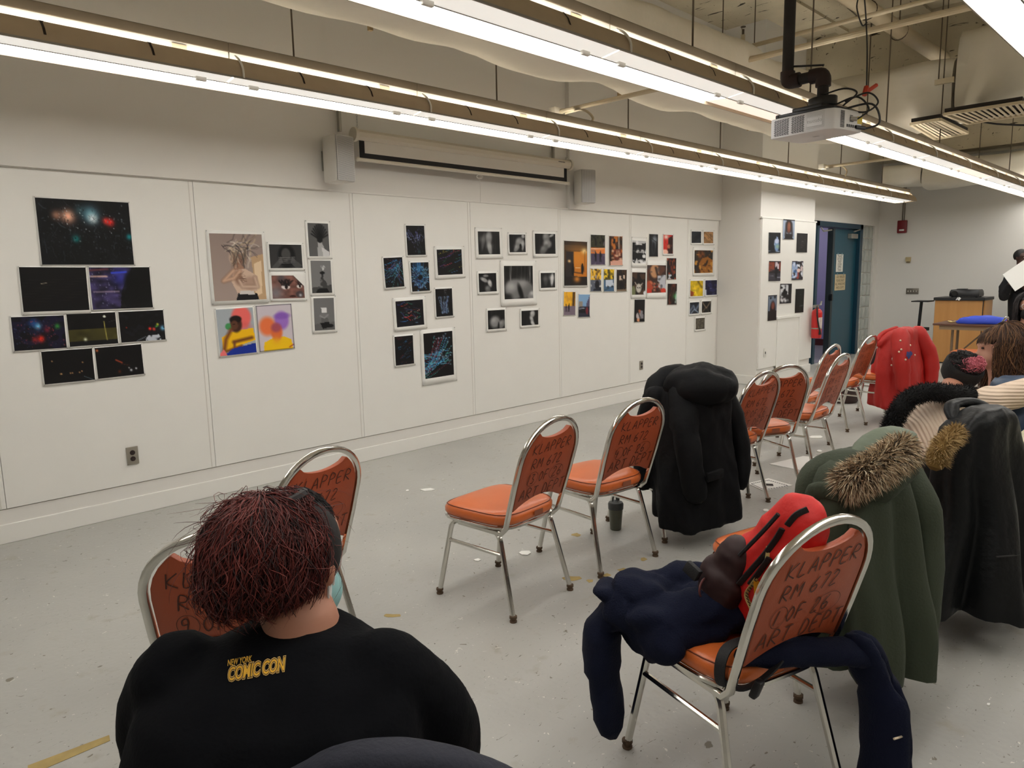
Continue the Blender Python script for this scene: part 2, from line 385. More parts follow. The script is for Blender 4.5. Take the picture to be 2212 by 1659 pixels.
# ================================================================ orange stacking chairs
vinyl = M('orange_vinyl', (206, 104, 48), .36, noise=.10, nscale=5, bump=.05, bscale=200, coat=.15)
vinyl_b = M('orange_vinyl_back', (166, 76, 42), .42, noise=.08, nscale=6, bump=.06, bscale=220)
chrome = M('chrome', (214, 212, 206), .16, 1., noise=.06, nscale=30)
rubber = M('rusty_glide', (84, 66, 48), .8, noise=.3, nscale=60)
ink = M('marker_ink', (70, 30, 18), .6)
tapeM = M('grey_tape', (140, 82, 58), .6)
GL = {'K': [[(0, 0), (.05, 1)], [(.75, 1), (.05, .42), (.75, 0)]], 'L': [[(.1, 1), (0, 0), (.62, .06)]], 'A': [[(0, 0), (.42, 1), (.72, 0)], [(.15, .36), (.62, .4)]],
 'P': [[(0, 0), (.1, 1), (.5, .97), (.66, .78), (.5, .55), (.08, .5)]], 'E': [[(.62, .98), (.08, 1), (0, 0), (.6, .02)], [(.05, .5), (.5, .54)]],
 'R': [[(0, 0), (.1, 1), (.5, .97), (.66, .78), (.5, .55), (.06, .5), (.7, 0)]], 'M': [[(0, 0), (.1, 1), (.42, .4), (.78, 1), (.8, 0)]],
 '6': [[(.5, 1), (.15, .6), (.02, .25), (.2, 0), (.5, .06), (.58, .3), (.4, .46), (.1, .36)]], '7': [[(.02, .95), (.62, 1), (.25, 0)]],
 '2': [[(.04, .78), (.25, 1), (.52, .9), (.5, .62), (0, 0), (.62, .04)]], 'O': [[(.3, 1), (.05, .7), (.05, .3), (.3, 0), (.58, .3), (.58, .7), (.3, 1)]],
 'F': [[(.6, 1), (.1, .98), (0, 0)], [(.06, .52), (.48, .55)]], 'T': [[(0, .97), (.72, 1)], [(.38, 1), (.3, 0)]], 'D': [[(0, 0), (.1, 1), (.5, .85), (.64, .5), (.45, .1), (0, 0)]],
 '1': [[(.3, 1), (.2, 0)]], '3': [[(.05, .95), (.5, .95), (.25, .58), (.55, .35), (.4, .03), (.02, .08)]], '4': [[(.15, 1), (.05, .5), (.6, .52)], [(.5, .8), (.42, 0)]],
 '9': [[(.5, .6), (.15, .55), (.12, .88), (.42, 1), (.52, .7), (.42, 0)]], '8': [[(.3, 1), (.08, .78), (.5, .3), (.28, 0), (.06, .25), (.5, .75), (.3, 1)]], '5': [[(.55, 1), (.12, 1), (.1, .58), (.5, .5), (.45, .08), (.05, .05)]]}
def strokes(txt, h, adv=.86):
    out = []; x = 0
    for ch in txt:
        if ch == ' ': x += h*.5; continue
        g = GL.get(ch, []); wd = max([p[0] for s in g for p in s] or [.3])
        for s in g: out.append([(x+p[0]*h*.8+p[1]*h*.1, p[1]*h) for p in s])
        x += wd*h*.8+h*(.3 if adv > .8 else .2)
    return out, x
def ribbon(pts, wd, fn):
    P = [Vector((a, b, 0)) for a, b in pts]
    if len(P) > 2: P = spline(P, 3)
    vs, fs = [], []
    for i, p in enumerate(P):
        t = (P[min(i+1, len(P)-1)]-P[max(i-1, 0)]); t = t.normalized() if t.length else Vector((1, 0, 0)); n = Vector((-t.y, t.x, 0))*wd/2
        vs += [Vector(fn(*(p+n)[:2])), Vector(fn(*(p-n)[:2]))]
        if i: fs.append((2*i-2, 2*i-1, 2*i+1, 2*i))
    return vs, fs
BZ, BY = .475, -.205                        # bottom of the back pad; the back leans: direction (0, LY, LZ)
LY, LZ = -.30, .954
def back(x, v, n=0.):                       # n: distance behind the pad plane
    return Vector((x, BY+LY*v-LZ*n-.25*(.0-x*x)*0, BZ+LZ*v+LY*n*0-.3*n*0))
HW, V0, VA = .192, .235, .418               # hoop half width, spring line, apex
def hoop_pts():
    a = [(math.cos(t)*HW, V0+(VA-V0)*math.sin(t)) for t in [math.pi*k/20 for k in range(21)]]
    pts = [back(HW*.97, .0), back(HW, .12)]+[back(x, v) for x, v in a]+[back(-HW, .12), back(-HW*.97, .0)]
    low = lambda s: [V(s*HW*.95, .10, .372), V(s*HW*.95, -.06, .372), V(s*HW*.95, -.155, .372), V(s*HW*.955, -.182, .40)]
    return low(1)+pts+low(-1)[::-1]
def pad_outline():
    i = .017; o = []
    for k in range(11): x = -.168+.336*k/10; o.append((x, .052*(1-(x/.168)**2)**1.0*.9))
    o += [(HW-i, .12), (HW-i, V0)]
    top = [(math.cos(t)*(HW-i), V0+(VA-V0-i)*math.sin(t)) for t in [R(a) for a in (12, 24, 36, 46, 53)]]
    o += top; sx, sv = top[-1]
    for k in range(1, 12): x = sx-2*sx*k/12; o.append((x, sv-.034*(1-(x/sx)**2)**.6))
    o += [(-x, v) for x, v in top[::-1]]+[(-(HW-i), V0), (-(HW-i), .12)]
    return o
def make_chair(num):
    t = thing('stacking_chair', 'x', 'chair')
    # seat cushion
    rings = []
    for z, s in ((.398, .90), (.402, .965), (.415, 1.), (.436, 1.), (.449, .965), (.457, .88), (.462, .70), (.466, .40), (.467, .08)):
        rg = []
        for k in range(40):
            a = 2*math.pi*k/40; c, d = math.cos(a), math.sin(a); q = (abs(c)**4.5+abs(d)**4.5)**(-1/4.5)
            x, y = c*q*.208*s, d*q*.205*s; x *= 1+.06*(y/.2)
            rg.append((x, y+.012, z-(.008 if y > .15 else 0)*(y-.15)/.05))
        rings.append(rg)
    seat = obj('seat', loft(rings), vinyl, t, angle=60)
    sp = [Vector(p)+Vector((0, 0, .0015)) for p in rings[4]]
    obj('piping', tube(sp+[sp[0]], .0022, 5, cap=False), M('piping_brown', (120, 54, 26), .5), seat)
    obj('tape_patch', ([V(x, -.2005+.004*abs(x)/.1*0-.001, z) for x in (-.01, .05) for z in (.412, .44)], [(0, 1, 3, 2)]), tapeM, seat, smooth=False)
    rim = [Vector((p[0]*.97, (p[1]-.012)*.97+.012, .392)) for p in rings[2]]
    obj('seat_frame', tube(rim+[rim[0]], .009, 6, cap=False), chrome, t)
    for s in (-1, 1):
        top = .372
        f = obj('leg', tube(fillet([(s*.168, .06, top), (s*.175, .155, top), (s*.205, .222, .022)], .045), .0115, 8, sq=4), chrome, t)
        obj('glide', lathe([(.011, .030), (.017, .028), (.017, .018), (.012, .016), (.012, .009), (.016, .008), (.016, 0)], (s*.206, .224, 0), 10), rubber, f)
        r_ = obj('leg', tube(fillet([(s*.168, .06, top), (s*.175, -.135, top), (s*.205, -.232, .022)], .045), .0115, 8, sq=4), chrome, t)
        obj('glide', lathe([(.011, .030), (.017, .028), (.017, .018), (.012, .016), (.012, .009), (.016, .008), (.016, 0)], (s*.206, -.234, 0), 10), rubber, r_)
        obj('stretcher', tube([(s*.185, .178, .275), (s*.185, -.160, .275)], .008, 8, sq=4), chrome, t)
    obj('crossbar', join(tube([(-.17, .10, .376), (.17, .10, .376)], .009, 6), tube([(-.17, -.10, .376), (.17, -.10, .376)], .009, 6)), chrome, t)
    obj('back_frame', tube(hoop_pts(), .0115, 10, up=(1, 0, 0), sq=3), chrome, t)
    po = pad_outline()
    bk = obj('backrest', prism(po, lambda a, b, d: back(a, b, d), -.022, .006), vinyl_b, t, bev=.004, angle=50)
    g = []
    fn = lambda a, b: back(a, b, .0085)
    def put(txt, x, v, h, sl=.0, ring=()):
        ss, wd = strokes(txt, h)
        for s in ss: g.append(ribbon([(x+a, v+b+sl*a) for a, b in s], .0038, fn))
    j = random.uniform
    put('KLAPPER', -.125+j(-.008, .008), .268, .046, j(-.02, .05))
    put('RM 672', -.118+j(-.008, .008), .196, .046, j(-.02, .06))
    put(num+' OF 26', -.125+j(-.006, .006), .122, .046, j(-.02, .06))
    put('ART DEPT', -.15, .050, .05, j(-.01, .04))
    for cx, rx in ((-.112+.012*len(num), .028+.008*(len(num)-1)), (.078, .05)):
        g.append(ribbon([(cx+rx*math.cos(a), .145+.034*math.sin(a)) for a in [2*math.pi*k/16 for k in range(17)]], .0016, fn))
    obj('lettering', join(*g), ink, bk, smooth=False)
    return t
CH = {}
def chair(key, num, x, y, rot, label):
    t = make_chair(num); t.location = (x, y, 0); t.rotation_euler = (0, 0, R(rot)); t['label'] = label; t['group'] = 'orange stacking chairs'; CH[key] = t; return t
chair('c13', '13', .258, -2.593, 4, 'empty orange vinyl chair lettered 13 OF 26 with chrome frame')
chair('c4', '4', .917, -2.622, -6, 'empty orange vinyl chair lettered 4 OF 26 beside the black parka')
chair('parka', '5', 1.54, -2.61, -10, 'chrome-legged orange chair hidden under the black hooded parka')
chair('c12', '12', 2.172, -2.642, -7.6, 'empty orange chair lettered 12 OF 26 overlapping the next chair back')
chair('c7', '7', 2.634, -2.65, -27, 'empty orange chair turned towards the door, beside the chair lettered 12')
chair('c9', '8', 3.321, -2.649, -.4, 'empty orange chair over the white paper sheet on the floor')
chair('c8', '6', 3.942, -2.345, -.7, 'orange chair mostly hidden behind another empty chair, in front of the extinguisher')
chair('c10', '10', 4.97, -2.284, -2.6, 'empty orange chair directly beside the red jacket')
chair('red', '11', 5.62, -2.42, -4, 'orange chair carrying the red jacket')
chair('c1', '1', -.148, -3.967, -17, 'orange chair lettered 1 OF 26 holding the red backpack and navy jacket')
chair('c9of', '9', -1.127, -2.965, -37, 'orange chair lettered 9 OF 26 in front of the woman in black')
chair('c2', '2', -.738, -2.334, 10, 'orange chair facing the picture wall beyond the red-haired head')
chair('green', '3', .58, -3.80, -14, 'orange chair carrying the green fur-hooded parka')
chair('leather', '14', 1.385, -3.95, -12, 'orange chair carrying the long black leather coat')
# ================================================================ the pinned-up photo prints (flat prints: pictures held in vertex colours of a fine sheet)
class Cv:
    def __init__(s, w_, h_, bg=(12, 12, 14), bg2=None):
        s.w, s.h = max(14, int(w_)), max(14, int(h_)); s.as_ = s.w/s.h
        s.u, s.v = np.meshgrid((np.arange(s.w)+.5)/s.w, (np.arange(s.h)+.5)/s.h); s.a = np.zeros((s.h, s.w, 3))
        b1, b2 = np.array(bg, float), np.array(bg2 or bg, float); s.a[:] = b1+(b2-b1)*s.v[..., None]; s.rg = np.random.default_rng(s.w*31+s.h)
    def mixin(s, m_, c): s.a += (np.array(c, float)-s.a)*np.clip(m_, 0, 1)[..., None]; return s
    def el(s, cx, cy, rx, ry, c, soft=.15, rot=0., op=1.):
        dx, dy = (s.u-cx)*s.as_, s.v-cy; co, si = math.cos(R(rot)), math.sin(R(rot)); x, y = (dx*co+dy*si)/(rx*s.as_), (-dx*si+dy*co)/ry
        d = np.sqrt(x*x+y*y); return s.mixin(op*np.clip((1+soft-d)/(2*soft), 0, 1), c)
    def glow(s, cx, cy, r, c, op=1.):
        d2 = ((s.u-cx)*s.as_)**2+(s.v-cy)**2; return s.mixin(op*np.exp(-d2/(r*r)), c)
    def po(s, pts, c, op=1.):
        m_ = np.zeros(s.u.shape, bool); n = len(pts)
        for i in range(n):
            (x0, y0), (x1, y1) = pts[i], pts[(i+1) % n]
            if y0 == y1: continue
            m_ ^= ((y0 > s.v) != (y1 > s.v)) & (s.u < (x1-x0)*(s.v-y0)/(y1-y0)+x0)
        return s.mixin(m_*op, c)
    def ln(s, pts, wd, c, op=1., soft=1.):
        best = np.full(s.u.shape, 9.)
        for (x0, y0), (x1, y1) in zip(pts[:-1], pts[1:]):
            dx, dy = (x1-x0)*s.as_, y1-y0; L2 = dx*dx+dy*dy+1e-9; t = np.clip((((s.u-x0)*s.as_)*dx+(s.v-y0)*dy)/L2, 0, 1)
            best = np.minimum(best, np.hypot((s.u-x0)*s.as_-t*dx, s.v-y0-t*dy))
        return s.mixin(op*np.clip((wd-best)/(wd*soft)+.5*(soft < 1), 0, 1), c)
    def speck(s, n, cols, x=(0, 1), y=(0, 1), r=.012, op=.8):
        for _ in range(n):
            c = cols[s.rg.integers(len(cols))]; s.el(s.rg.uniform(*x), s.rg.uniform(*y), r*s.rg.uniform(.4, 1.3)/s.as_, r*s.rg.uniform(.4, 1.6), c, .4, 0, op*s.rg.uniform(.3, 1))
        return s
    def nz(s, amp, cells=8):
        g = s.rg.normal(0, 1, (cells+2, cells+2)); x, y = s.u*cells, s.v*cells; i, j = x.astype(int), y.astype(int); fx, fy = x-i, y-j
        n_ = g[j, i]*(1-fx)*(1-fy)+g[j, i+1]*fx*(1-fy)+g[j+1, i]*(1-fx)*fy+g[j+1, i+1]*fx*fy; s.a *= np.clip(1+amp*n_, 0, 3)[..., None]; return s
    def nzc(s, c, thr=.3, cells=8, op=1.):
        g = s.rg.normal(0, 1, (cells+2, cells+2)); x, y = s.u*cells, s.v*cells; i, j = x.astype(int), y.astype(int); fx, fy = x-i, y-j
        n_ = g[j, i]*(1-fx)*(1-fy)+g[j, i+1]*fx*(1-fy)+g[j+1, i]*(1-fx)*fy+g[j+1, i+1]*fx*fy; return s.mixin(op*np.clip((n_-thr)*2.5, 0, 1), c)
BLU = [(60, 150, 210), (70, 110, 190), (120, 190, 230), (150, 60, 80), (90, 200, 200)]
def streaks(c, n, fan, cols=BLU, wd=.008, op=.85):
    for _ in range(n): c.ln(fan(c.rg), wd*c.rg.uniform(.6, 1.5), cols[c.rg.integers(len(cols))], op*c.rg.uniform(.4, 1))
    return c
def wig(x0, y0, ang, L, k, q, rg, asp=1.):
    pts = [(x0, y0)]
    for i in range(k):
        ang += rg.normal(0, q); x0 += math.cos(ang)*L/k/asp; y0 += math.sin(ang)*L/k; pts.append((x0, y0))
    return pts
SK = (150, 108, 84); G = lambda v: (v, v, v)
def A1(c):
    c.nz(.3).glow(.32, .26, .1, (255, 190, 160)).glow(.2, .25, .07, (210, 150, 120), .7).glow(.56, .22, .13, (110, 170, 190), .9).glow(.58, .28, .07, (230, 240, 245)).glow(.77, .33, .06, (235, 40, 35)).glow(.72, .31, .05, (255, 60, 50), .9)
    c.glow(.38, .6, .06, (20, 140, 140), .8).glow(.97, .55, .05, (30, 170, 180), .8).glow(.45, .16, .08, (60, 100, 110), .6)
    streaks(c, 60, lambda g: wig(g.uniform(.02, .98), g.uniform(.02, .8), 1.57, g.uniform(.04, .2), 4, .25, g), [(26, 32, 36), (60, 76, 84), (8, 9, 11), (40, 46, 50)], .008); c.speck(220, [(110, 126, 132), (60, 74, 82), (8, 8, 10), (30, 36, 40), (5, 5, 6)], (.05, .97), (.05, .75), .011).speck(40, [(206, 222, 226)], (.2, .85), (.12, .5), .007).speck(140, [(44, 50, 54), (30, 34, 38)], (0, 1), (.5, 1), .011)
def A2(c):
    for k in range(9): c.ln([(.02, .3+.06*k), (.98, .26+.06*k)], .006, (34, 32, 30), .6)
    c.ln([(.3, .37), (.38, .36)], .012, (230, 220, 190))
def A3(c):
    c.po([(0, 0), (.7, 0), (.5, .55), (.45, 1), (0, 1)], (46, 40, 70)).nz(.4, 12).ln([(.02, .22), (.28, .22)], .03, (230, 190, 170)).ln([(.36, .14), (.6, .12)], .035, (60, 90, 250)).glow(.5, .25, .2, (50, 60, 200), .5)
    c.ln([(.05, .58), (.45, .58)], .03, (170, 150, 170), .8).ln([(0, .08), (.3, .05)], .04, (120, 60, 60), .8).speck(90, [(150, 150, 190), (30, 24, 60)], (0, .45), (0, .9), .012)
    c.el(.82, .35, .26, .32, (8, 8, 10)).po([(.6, .45), (.5, .72), (.56, 1), (1, 1), (1, .3)], (8, 8, 10)).nz(.05)
def A4(c):
    c.nzc((30, 26, 60), -.2, 9, .6).glow(.48, .3, .09, (140, 220, 255)).glow(.4, .22, .14, (30, 90, 160), .7).glow(.52, .68, .1, (235, 50, 30)).glow(.4, .7, .09, (190, 40, 40), .7).glow(.85, .33, .08, (60, 170, 60), .8).glow(.65, .42, .09, (160, 40, 70), .7)
    c.speck(160, [(60, 80, 120), (150, 60, 70), (10, 10, 14)], (0, 1), (.1, .95), .018)
def A5(c):
    c.po([(.0, .48), (1, .5), (1, .85), (0, .85)], (62, 58, 26)).nz(.12).el(.76, .13, .03, .035, (230, 235, 220)).ln([(.74, .28), (.77, .85)], .022, (190, 180, 90)).glow(.33, .8, .05, (220, 225, 200)).ln([(.85, .3), (.98, .25)], .012, (60, 60, 60))
def A6(c):
    c.glow(.66, .6, .05, (240, 50, 40)).glow(.75, .62, .05, (230, 70, 60)).glow(.82, .55, .05, (80, 190, 80)).glow(.95, .6, .08, (120, 190, 230)).glow(.84, .47, .04, (200, 200, 60)).po([(.55, .92), (.62, .82), (.85, .8), (.9, 1), (.55, 1)], (190, 195, 205)).nzc((20, 20, 26), .5, 12)
    c.glow(.15, .52, .02, (180, 60, 40)).ln([(.35, .97), (.55, .85)], .02, (120, 130, 140))
def A7(c):
    for x, y in ((.35, .72), (.33, .72), (.52, .72), (.56, .72), (.7, .72), (.75, .69), (.19, .32), (.78, .42)): c.glow(x, y, .02, (230, 180, 120))
    c.ln([(.78, .85), (.97, .99)], .015, (110, 140, 150), .8)
def A8(c):
    c.ln([(.42, .45), (.54, .55)], .04, (170, 70, 40)).glow(.05, .1, .04, (200, 110, 60)).glow(.72, .82, .04, (210, 215, 220)).glow(.83, .78, .03, (230, 235, 240)).glow(.68, .74, .02, (240, 240, 240)).glow(.47, .83, .05, (90, 40, 20)).ln([(.5, .58), (.7, .66)], .012, (90, 40, 20))
def B1(c):
    c.po([(.75, .35), (1, .3), (1, 1), (.65, 1), (.8, .8)], (190, 158, 122)).po([(.8, .45), (.95, .4), (.92, .9), (.78, .95)], (226, 200, 166)).el(.5, .36, .16, .14, (196, 168, 146)).el(.5, .40, .10, .1, (150, 108, 88)).po([(.42, .46), (.6, .46), (.62, .6), (.4, .6)], (160, 122, 102)).po([(.4, .54), (.62, .52), (.86, .64), (.82, .86), (.45, .9), (.35, .72)], (206, 178, 158)).el(.7, .74, .12, .1, (176, 146, 128), .3).el(.48, .66, .07, .1, (150, 116, 98), .4)
    c.ln([(.4, .55), (.2, .7), (.4, .66), (.52, .56)], .05, (140, 102, 82)).ln([(.4, .55), (.2, .7), (.4, .66), (.52, .56)], .036, (210, 172, 146)).ln([(.8, .66), (.84, .8), (.55, .79), (.5, .7)], .05, (136, 106, 90)).ln([(.8, .66), (.84, .8), (.55, .79), (.5, .7)], .036, (206, 178, 158)).po([(.46, .88), (.82, .9), (.85, 1), (.4, 1)], (24, 22, 26)).po([(.5, .85), (.75, .86), (.78, .92), (.48, .9)], (210, 204, 200))
    streaks(c, 40, lambda g: wig(g.uniform(.2, .7), g.uniform(.12, .26), g.uniform(-.5, .7), .3, 5, .4, g), [(236, 228, 214), (90, 82, 80), (200, 176, 140), (40, 36, 40), (180, 170, 165)], .012)
    streaks(c, 22, lambda g: wig(g.uniform(.38, .75), g.uniform(.2, .3), 1.5, .22, 4, .3, g), [(60, 54, 50), (210, 196, 176), (120, 100, 84)], .012); streaks(c, 14, lambda g: wig(.45+.12*g.random(), .6+.1*g.random(), .2, .1, 3, .3, g), [(120, 90, 74), (90, 66, 54)], .007)
def B2(c):
    c.el(.52, .5, .26, .5, (16, 16, 18)).el(.5, .42, .14, .26, G(70)).po([(.05, .95), (.3, .6), (.35, .5), (.4, .75), (.2, 1)], G(74)).po([(.98, .9), (.75, .6), (.68, .5), (.62, .75), (.8, 1)], G(74))
    for k in range(4): c.ln([(.28, .55+.07*k), (.52, .58+.07*k)], .032, G(118-8*k)).ln([(.76, .53+.07*k), (.5, .57+.07*k)], .032, G(110-8*k)); c.ln([(.28, .585+.07*k), (.74, .6+.07*k)], .007, G(26))
def B3(c):
    c.po([(0, 0), (.62, 0), (1, .6), (1, 1), (0, 1)], (124, 84, 74)).nz(.12, 10).glow(.12, .75, .3, (120, 122, 130), .8).glow(.3, .1, .2, (70, 74, 82), .7).el(.42, .5, .13, .1, (225, 215, 212)).el(.44, .5, .05, .09, (30, 16, 14)).el(.84, .48, .08, .08, (220, 210, 205)).el(.86, .47, .035, .07, (26, 14, 12))
    streaks(c, 30, lambda g: wig(g.uniform(.28, .55), .44, -1.57+g.normal(0, .5), .26, 3, .1, g), [(10, 8, 10)], .022); streaks(c, 14, lambda g: wig(g.uniform(.78, .92), .42, -1.3+g.normal(0, .4), .2, 3, .1, g), [(10, 8, 10)], .02); c.el(.84, .82, .12, .14, (70, 60, 62)).glow(.86, .86, .06, (190, 190, 195)).el(.62, .9, .1, .05, (60, 28, 24)).po([(.66, 0), (1, 0), (1, .5)], (236, 234, 230))
def B4(c):
    c.po([(.45, .55), (.62, .55), (.75, .75), (.95, 1), (.4, 1)], G(168)).po([(.62, .72), (.95, .85), (1, 1), (.66, 1)], G(205))
    for a in np.linspace(-2.7, -.4, 12): c.ln([(.55, .5), (.55+.42*math.cos(a), .5+.46*math.sin(a)*(.75+.25*abs(math.sin(a))))], .035, (16, 16, 18))
    c.el(.55, .5, .13, .09, (20, 20, 22))
def B5(c):
    c.po([(0, .82), (1, .74), (1, 1), (0, 1)], G(70)).ln([(.55, .36), (.55, .5), (.5, .55)], .04, (18, 18, 20)).el(.55, .38, .12, .045, (16, 16, 18)).po([(.42, .6), (.58, .54), (.75, .68), (.74, .9), (.45, .9)], G(64)).ln([(.5, .62), (.3, .75), (.5, .8)], .04, G(120)).po([(.2, .97), (.3, .86), (.75, .85), (.85, .97)], (14, 14, 16)); streaks(c, 8, lambda g: wig(.6, .3, -1.6+g.normal(0, .5), .16, 4, .4, g), [(240, 240, 240)], .014)
def B6(c):
    c.po([(0, .8), (1, .74), (1, 1), (0, 1)], G(96)).po([(.36, .3), (.62, .3), (.62, .46), (.38, .46)], G(225)).el(.48, .56, .22, .1, G(120)).po([(.36, .6), (.66, .6), (.7, .76), (.34, .78)], G(96)).po([(.28, .76), (.72, .74), (.78, .9), (.4, .95)], (18, 18, 20)).el(.8, .86, .12, .05, (20, 20, 22)).ln([(.3, .55), (.5, .62), (.68, .52)], .03, G(150))
def B7(c):
    c.el(.66, .2, .26, .24, (240, 110, 104)).el(.6, .42, .3, .12, (225, 100, 96), .3, 0, .6).po([(.1, .6), (.35, .5), (.95, .45), (1, .72), (.6, .8), (.1, .95)], (246, 190, 20)).el(.5, .35, .16, .17, (70, 42, 30)).el(.5, .24, .16, .08, (26, 16, 12)).el(.3, .38, .09, .07, (70, 150, 90)).el(.46, .36, .1, .1, (96, 60, 42)).ln([(.12, .92), (.2, .65), (.36, .45)], .07, (120, 66, 34)).ln([(.2, .9), (.6, .82)], .05, (110, 60, 34)).ln([(.4, .72), (.9, .66)], .06, (104, 56, 32)).ln([(.42, .72), (.4, .88)], .045, (120, 70, 44)).po([(.1, 1), (.35, .86), (1, .78), (1, 1)], (24, 50, 150)).po([(.0, .95), (.12, .85), (.2, 1), (0, 1)], (240, 120, 120)); c.ln([(.42, .34), (.47, .34)], .008, (16, 10, 10)).ln([(.54, .34), (.59, .33)], .008, (16, 10, 10))
def B8(c):
    c.el(.68, .36, .2, .2, (156, 110, 196), .2).el(.7, .26, .22, .07, (130, 86, 180), .3, 0, .8).el(.28, .46, .22, .2, (236, 120, 70), .25).po([(.12, 1), (.16, .8), (.4, .72), (.7, .7), (.92, .78), (.95, 1)], (244, 196, 20)).el(.52, .6, .16, .18, (224, 110, 60), .2).el(.52, .5, .14, .1, (150, 70, 110), .3, 0, .7).glow(.5, .78, .08, (240, 170, 40), .8).ln([(.85, .95), (.97, .9)], .02, (160, 30, 40))
    for q in (((0, 0), (1, 0)), ((1, 0), (1, 1)), ((1, 1), (0, 1)), ((0, 1), (0, 0))): c.ln(q, .035, (48, 46, 50))
def C1(c): streaks(c, 34, lambda g: (lambda x: wig(x, g.uniform(.35, .6), -1.57+(x-.5)*2.2+g.normal(0, .2), .25, 4, .25, g))(g.uniform(.1, .9)), [(170, 190, 230), (110, 120, 190), (90, 90, 160)], .009); streaks(c, 10, lambda g: wig(g.uniform(.3, .7), .55, 1.57+g.normal(0, .3), .4, 5, .1, g), [(70, 130, 140), (80, 80, 120)], .007); streaks(c, 5, lambda g: wig(g.uniform(.6, .9), .05, 1.4, .16, 3, .4, g), [(60, 70, 110)], .008)
def C2(c): streaks(c, 46, lambda g: wig(g.uniform(.55, .95), g.uniform(.05, .3), 2.0+g.normal(0, .35), g.uniform(.5, .95), 7, .35, g, c.as_), BLU, .008)
def C3(c):
    for a in np.linspace(0, 6.28, 34): r1 = c.rg.uniform(.35, .6); c.ln([(.5+.14*math.cos(a), .52+.1*math.sin(a)), (.5+r1*math.cos(a), .52+r1*math.sin(a))], .012, BLU[c.rg.integers(3)], .9); c.glow(.5+r1*.8*math.cos(a), .52+r1*.8*math.sin(a), .03, (150, 200, 240), .6)
    streaks(c, 14, lambda g: wig(g.uniform(.05, .95), .02, 1.57, .28, 3, .1, g), [(50, 120, 180)], .02)
def C4(c): streaks(c, 30, lambda g: wig(g.uniform(.0, .85), g.uniform(.05, .95), -.35+g.normal(0, .1), .26, 4, .12, g), [(60, 150, 220), (220, 210, 70), (200, 60, 90), (50, 180, 120), (110, 90, 170), (240, 120, 40)], .012)
def C5(c):
    c.nz(.2); streaks(c, 16, lambda g: wig(g.uniform(.05, .75), g.uniform(.1, .95), .1, .26, 5, -.0+.3, g), [(230, 60, 50), (60, 140, 220), (220, 80, 60), (60, 180, 150), (90, 120, 220)], .018); streaks(c, 7, lambda g: wig(g.uniform(.1, .7), g.uniform(.2, .9), -.3, .22, 4, .2, g), [(255, 190, 170), (150, 200, 240)], .01)
def C6(c): streaks(c, 28, lambda g: (lambda x: wig(x, .28, 1.57+(x-.5)*.9, .62, 6, .08, g))(g.uniform(.15, .85)), [(140, 170, 200), (90, 120, 170), (110, 110, 150)], .009); streaks(c, 4, lambda g: wig(.55, .05, 1.0, .3, 5, .3, g), [(190, 200, 210)], .008)
def C7(c): streaks(c, 34, lambda g: wig(g.uniform(.05, .85), g.uniform(.03, .97), -.3+g.normal(0, .06), .2, 3, .08, g), [(50, 120, 180), (60, 150, 190), (150, 60, 70), (40, 90, 140)], .009)
def C8(c):
    for k in range(56):
        g = c.rg; e = (g.uniform(.35, .95), g.uniform(.04, .75)); s0 = (0, g.uniform(.45, 1.0)); P = [(s0[0]+(e[0]-s0[0])*t+g.normal(0, .012), s0[1]+(e[1]-s0[1])*t**1.7+g.normal(0, .008)) for t in np.linspace(0, 1, 7)]; c.ln(P, .0055, BLU[g.integers(5)], .85); c.glow(*e, .012, (170, 210, 230), .7)
def nude(c, L, dark=14):
    c.nz(.15, 6)
    for k in range(10): x = c.rg.uniform(0, 1); c.ln([(x, 0), (x+.03, 1)], .02, G(30+int(20*c.rg.random())), .5)
    for (x, y, rx, ry, rot, v) in L: c.el(x, y, rx, ry, G(v), .28, rot).glow(x-.25*rx, y-.3*ry, ry*.45, G(min(230, v+50)), .7)
def D1(c): nude(c, [(.5, .3, .13, .3, 5, 120), (.52, .72, .09, .3, -6, 140), (.24, .45, .07, .35, 10, 80)])
def D2(c): nude(c, [(.6, .45, .2, .3, 25, 120), (.45, .75, .12, .25, 35, 120), (.82, .6, .07, .3, 5, 150), (.85, .12, .1, .1, 0, 150)]); c.el(.68, .7, .08, .18, (10, 10, 10))
def D3(c): nude(c, [(.55, .2, .16, .24, 0, 110), (.6, .5, .2, .2, 20, 130), (.42, .78, .14, .28, 40, 90), (.8, .1, .12, .05, -30, 160)])
def D4(c): nude(c, [(.3, .35, .22, .1, 30, 150), (.62, .55, .1, .2, -10, 170), (.5, .85, .14, .2, 0, 90), (.4, .15, .15, .07, 0, 120)])
def D5(c):
    c.nz(.2)
    for x, v in ((.25, 190), (.22, 120), (.9, 190), (.84, 90), (.6, 70), (.45, 50), (.72, 60), (.05, 70)): c.ln([(x, 0), (x-.02, .5)], .018, G(v), .7)
    c.el(.36, .7, .32, .3, G(112), .15).el(.7, .72, .3, .26, G(104), .15, 30).glow(.24, .62, .16, G(190), .8).glow(.62, .52, .16, G(165), .8).el(.95, .9, .12, .16, G(130), .2, 40).glow(.95, .84, .06, G(190)).el(.56, .82, .07, .26, (10, 10, 10), .4, -14).el(.14, .98, .16, .14, G(20), .4).glow(.35, .93, .12, G(120), .7)
def D6(c): nude(c, [(.78, .45, .1, .4, 4, 190), (.35, .5, .14, .35, 0, 60)])
def D7(c): nude(c, [(.42, .62, .28, .3, 10, 130), (.8, .75, .16, .25, 30, 110)]); c.el(.62, .85, .05, .2, (10, 10, 10), .4)
def D8(c): nude(c, [(.65, .25, .13, .22, 10, 160), (.6, .6, .08, .25, -20, 150), (.66, .88, .08, .2, -35, 170)])
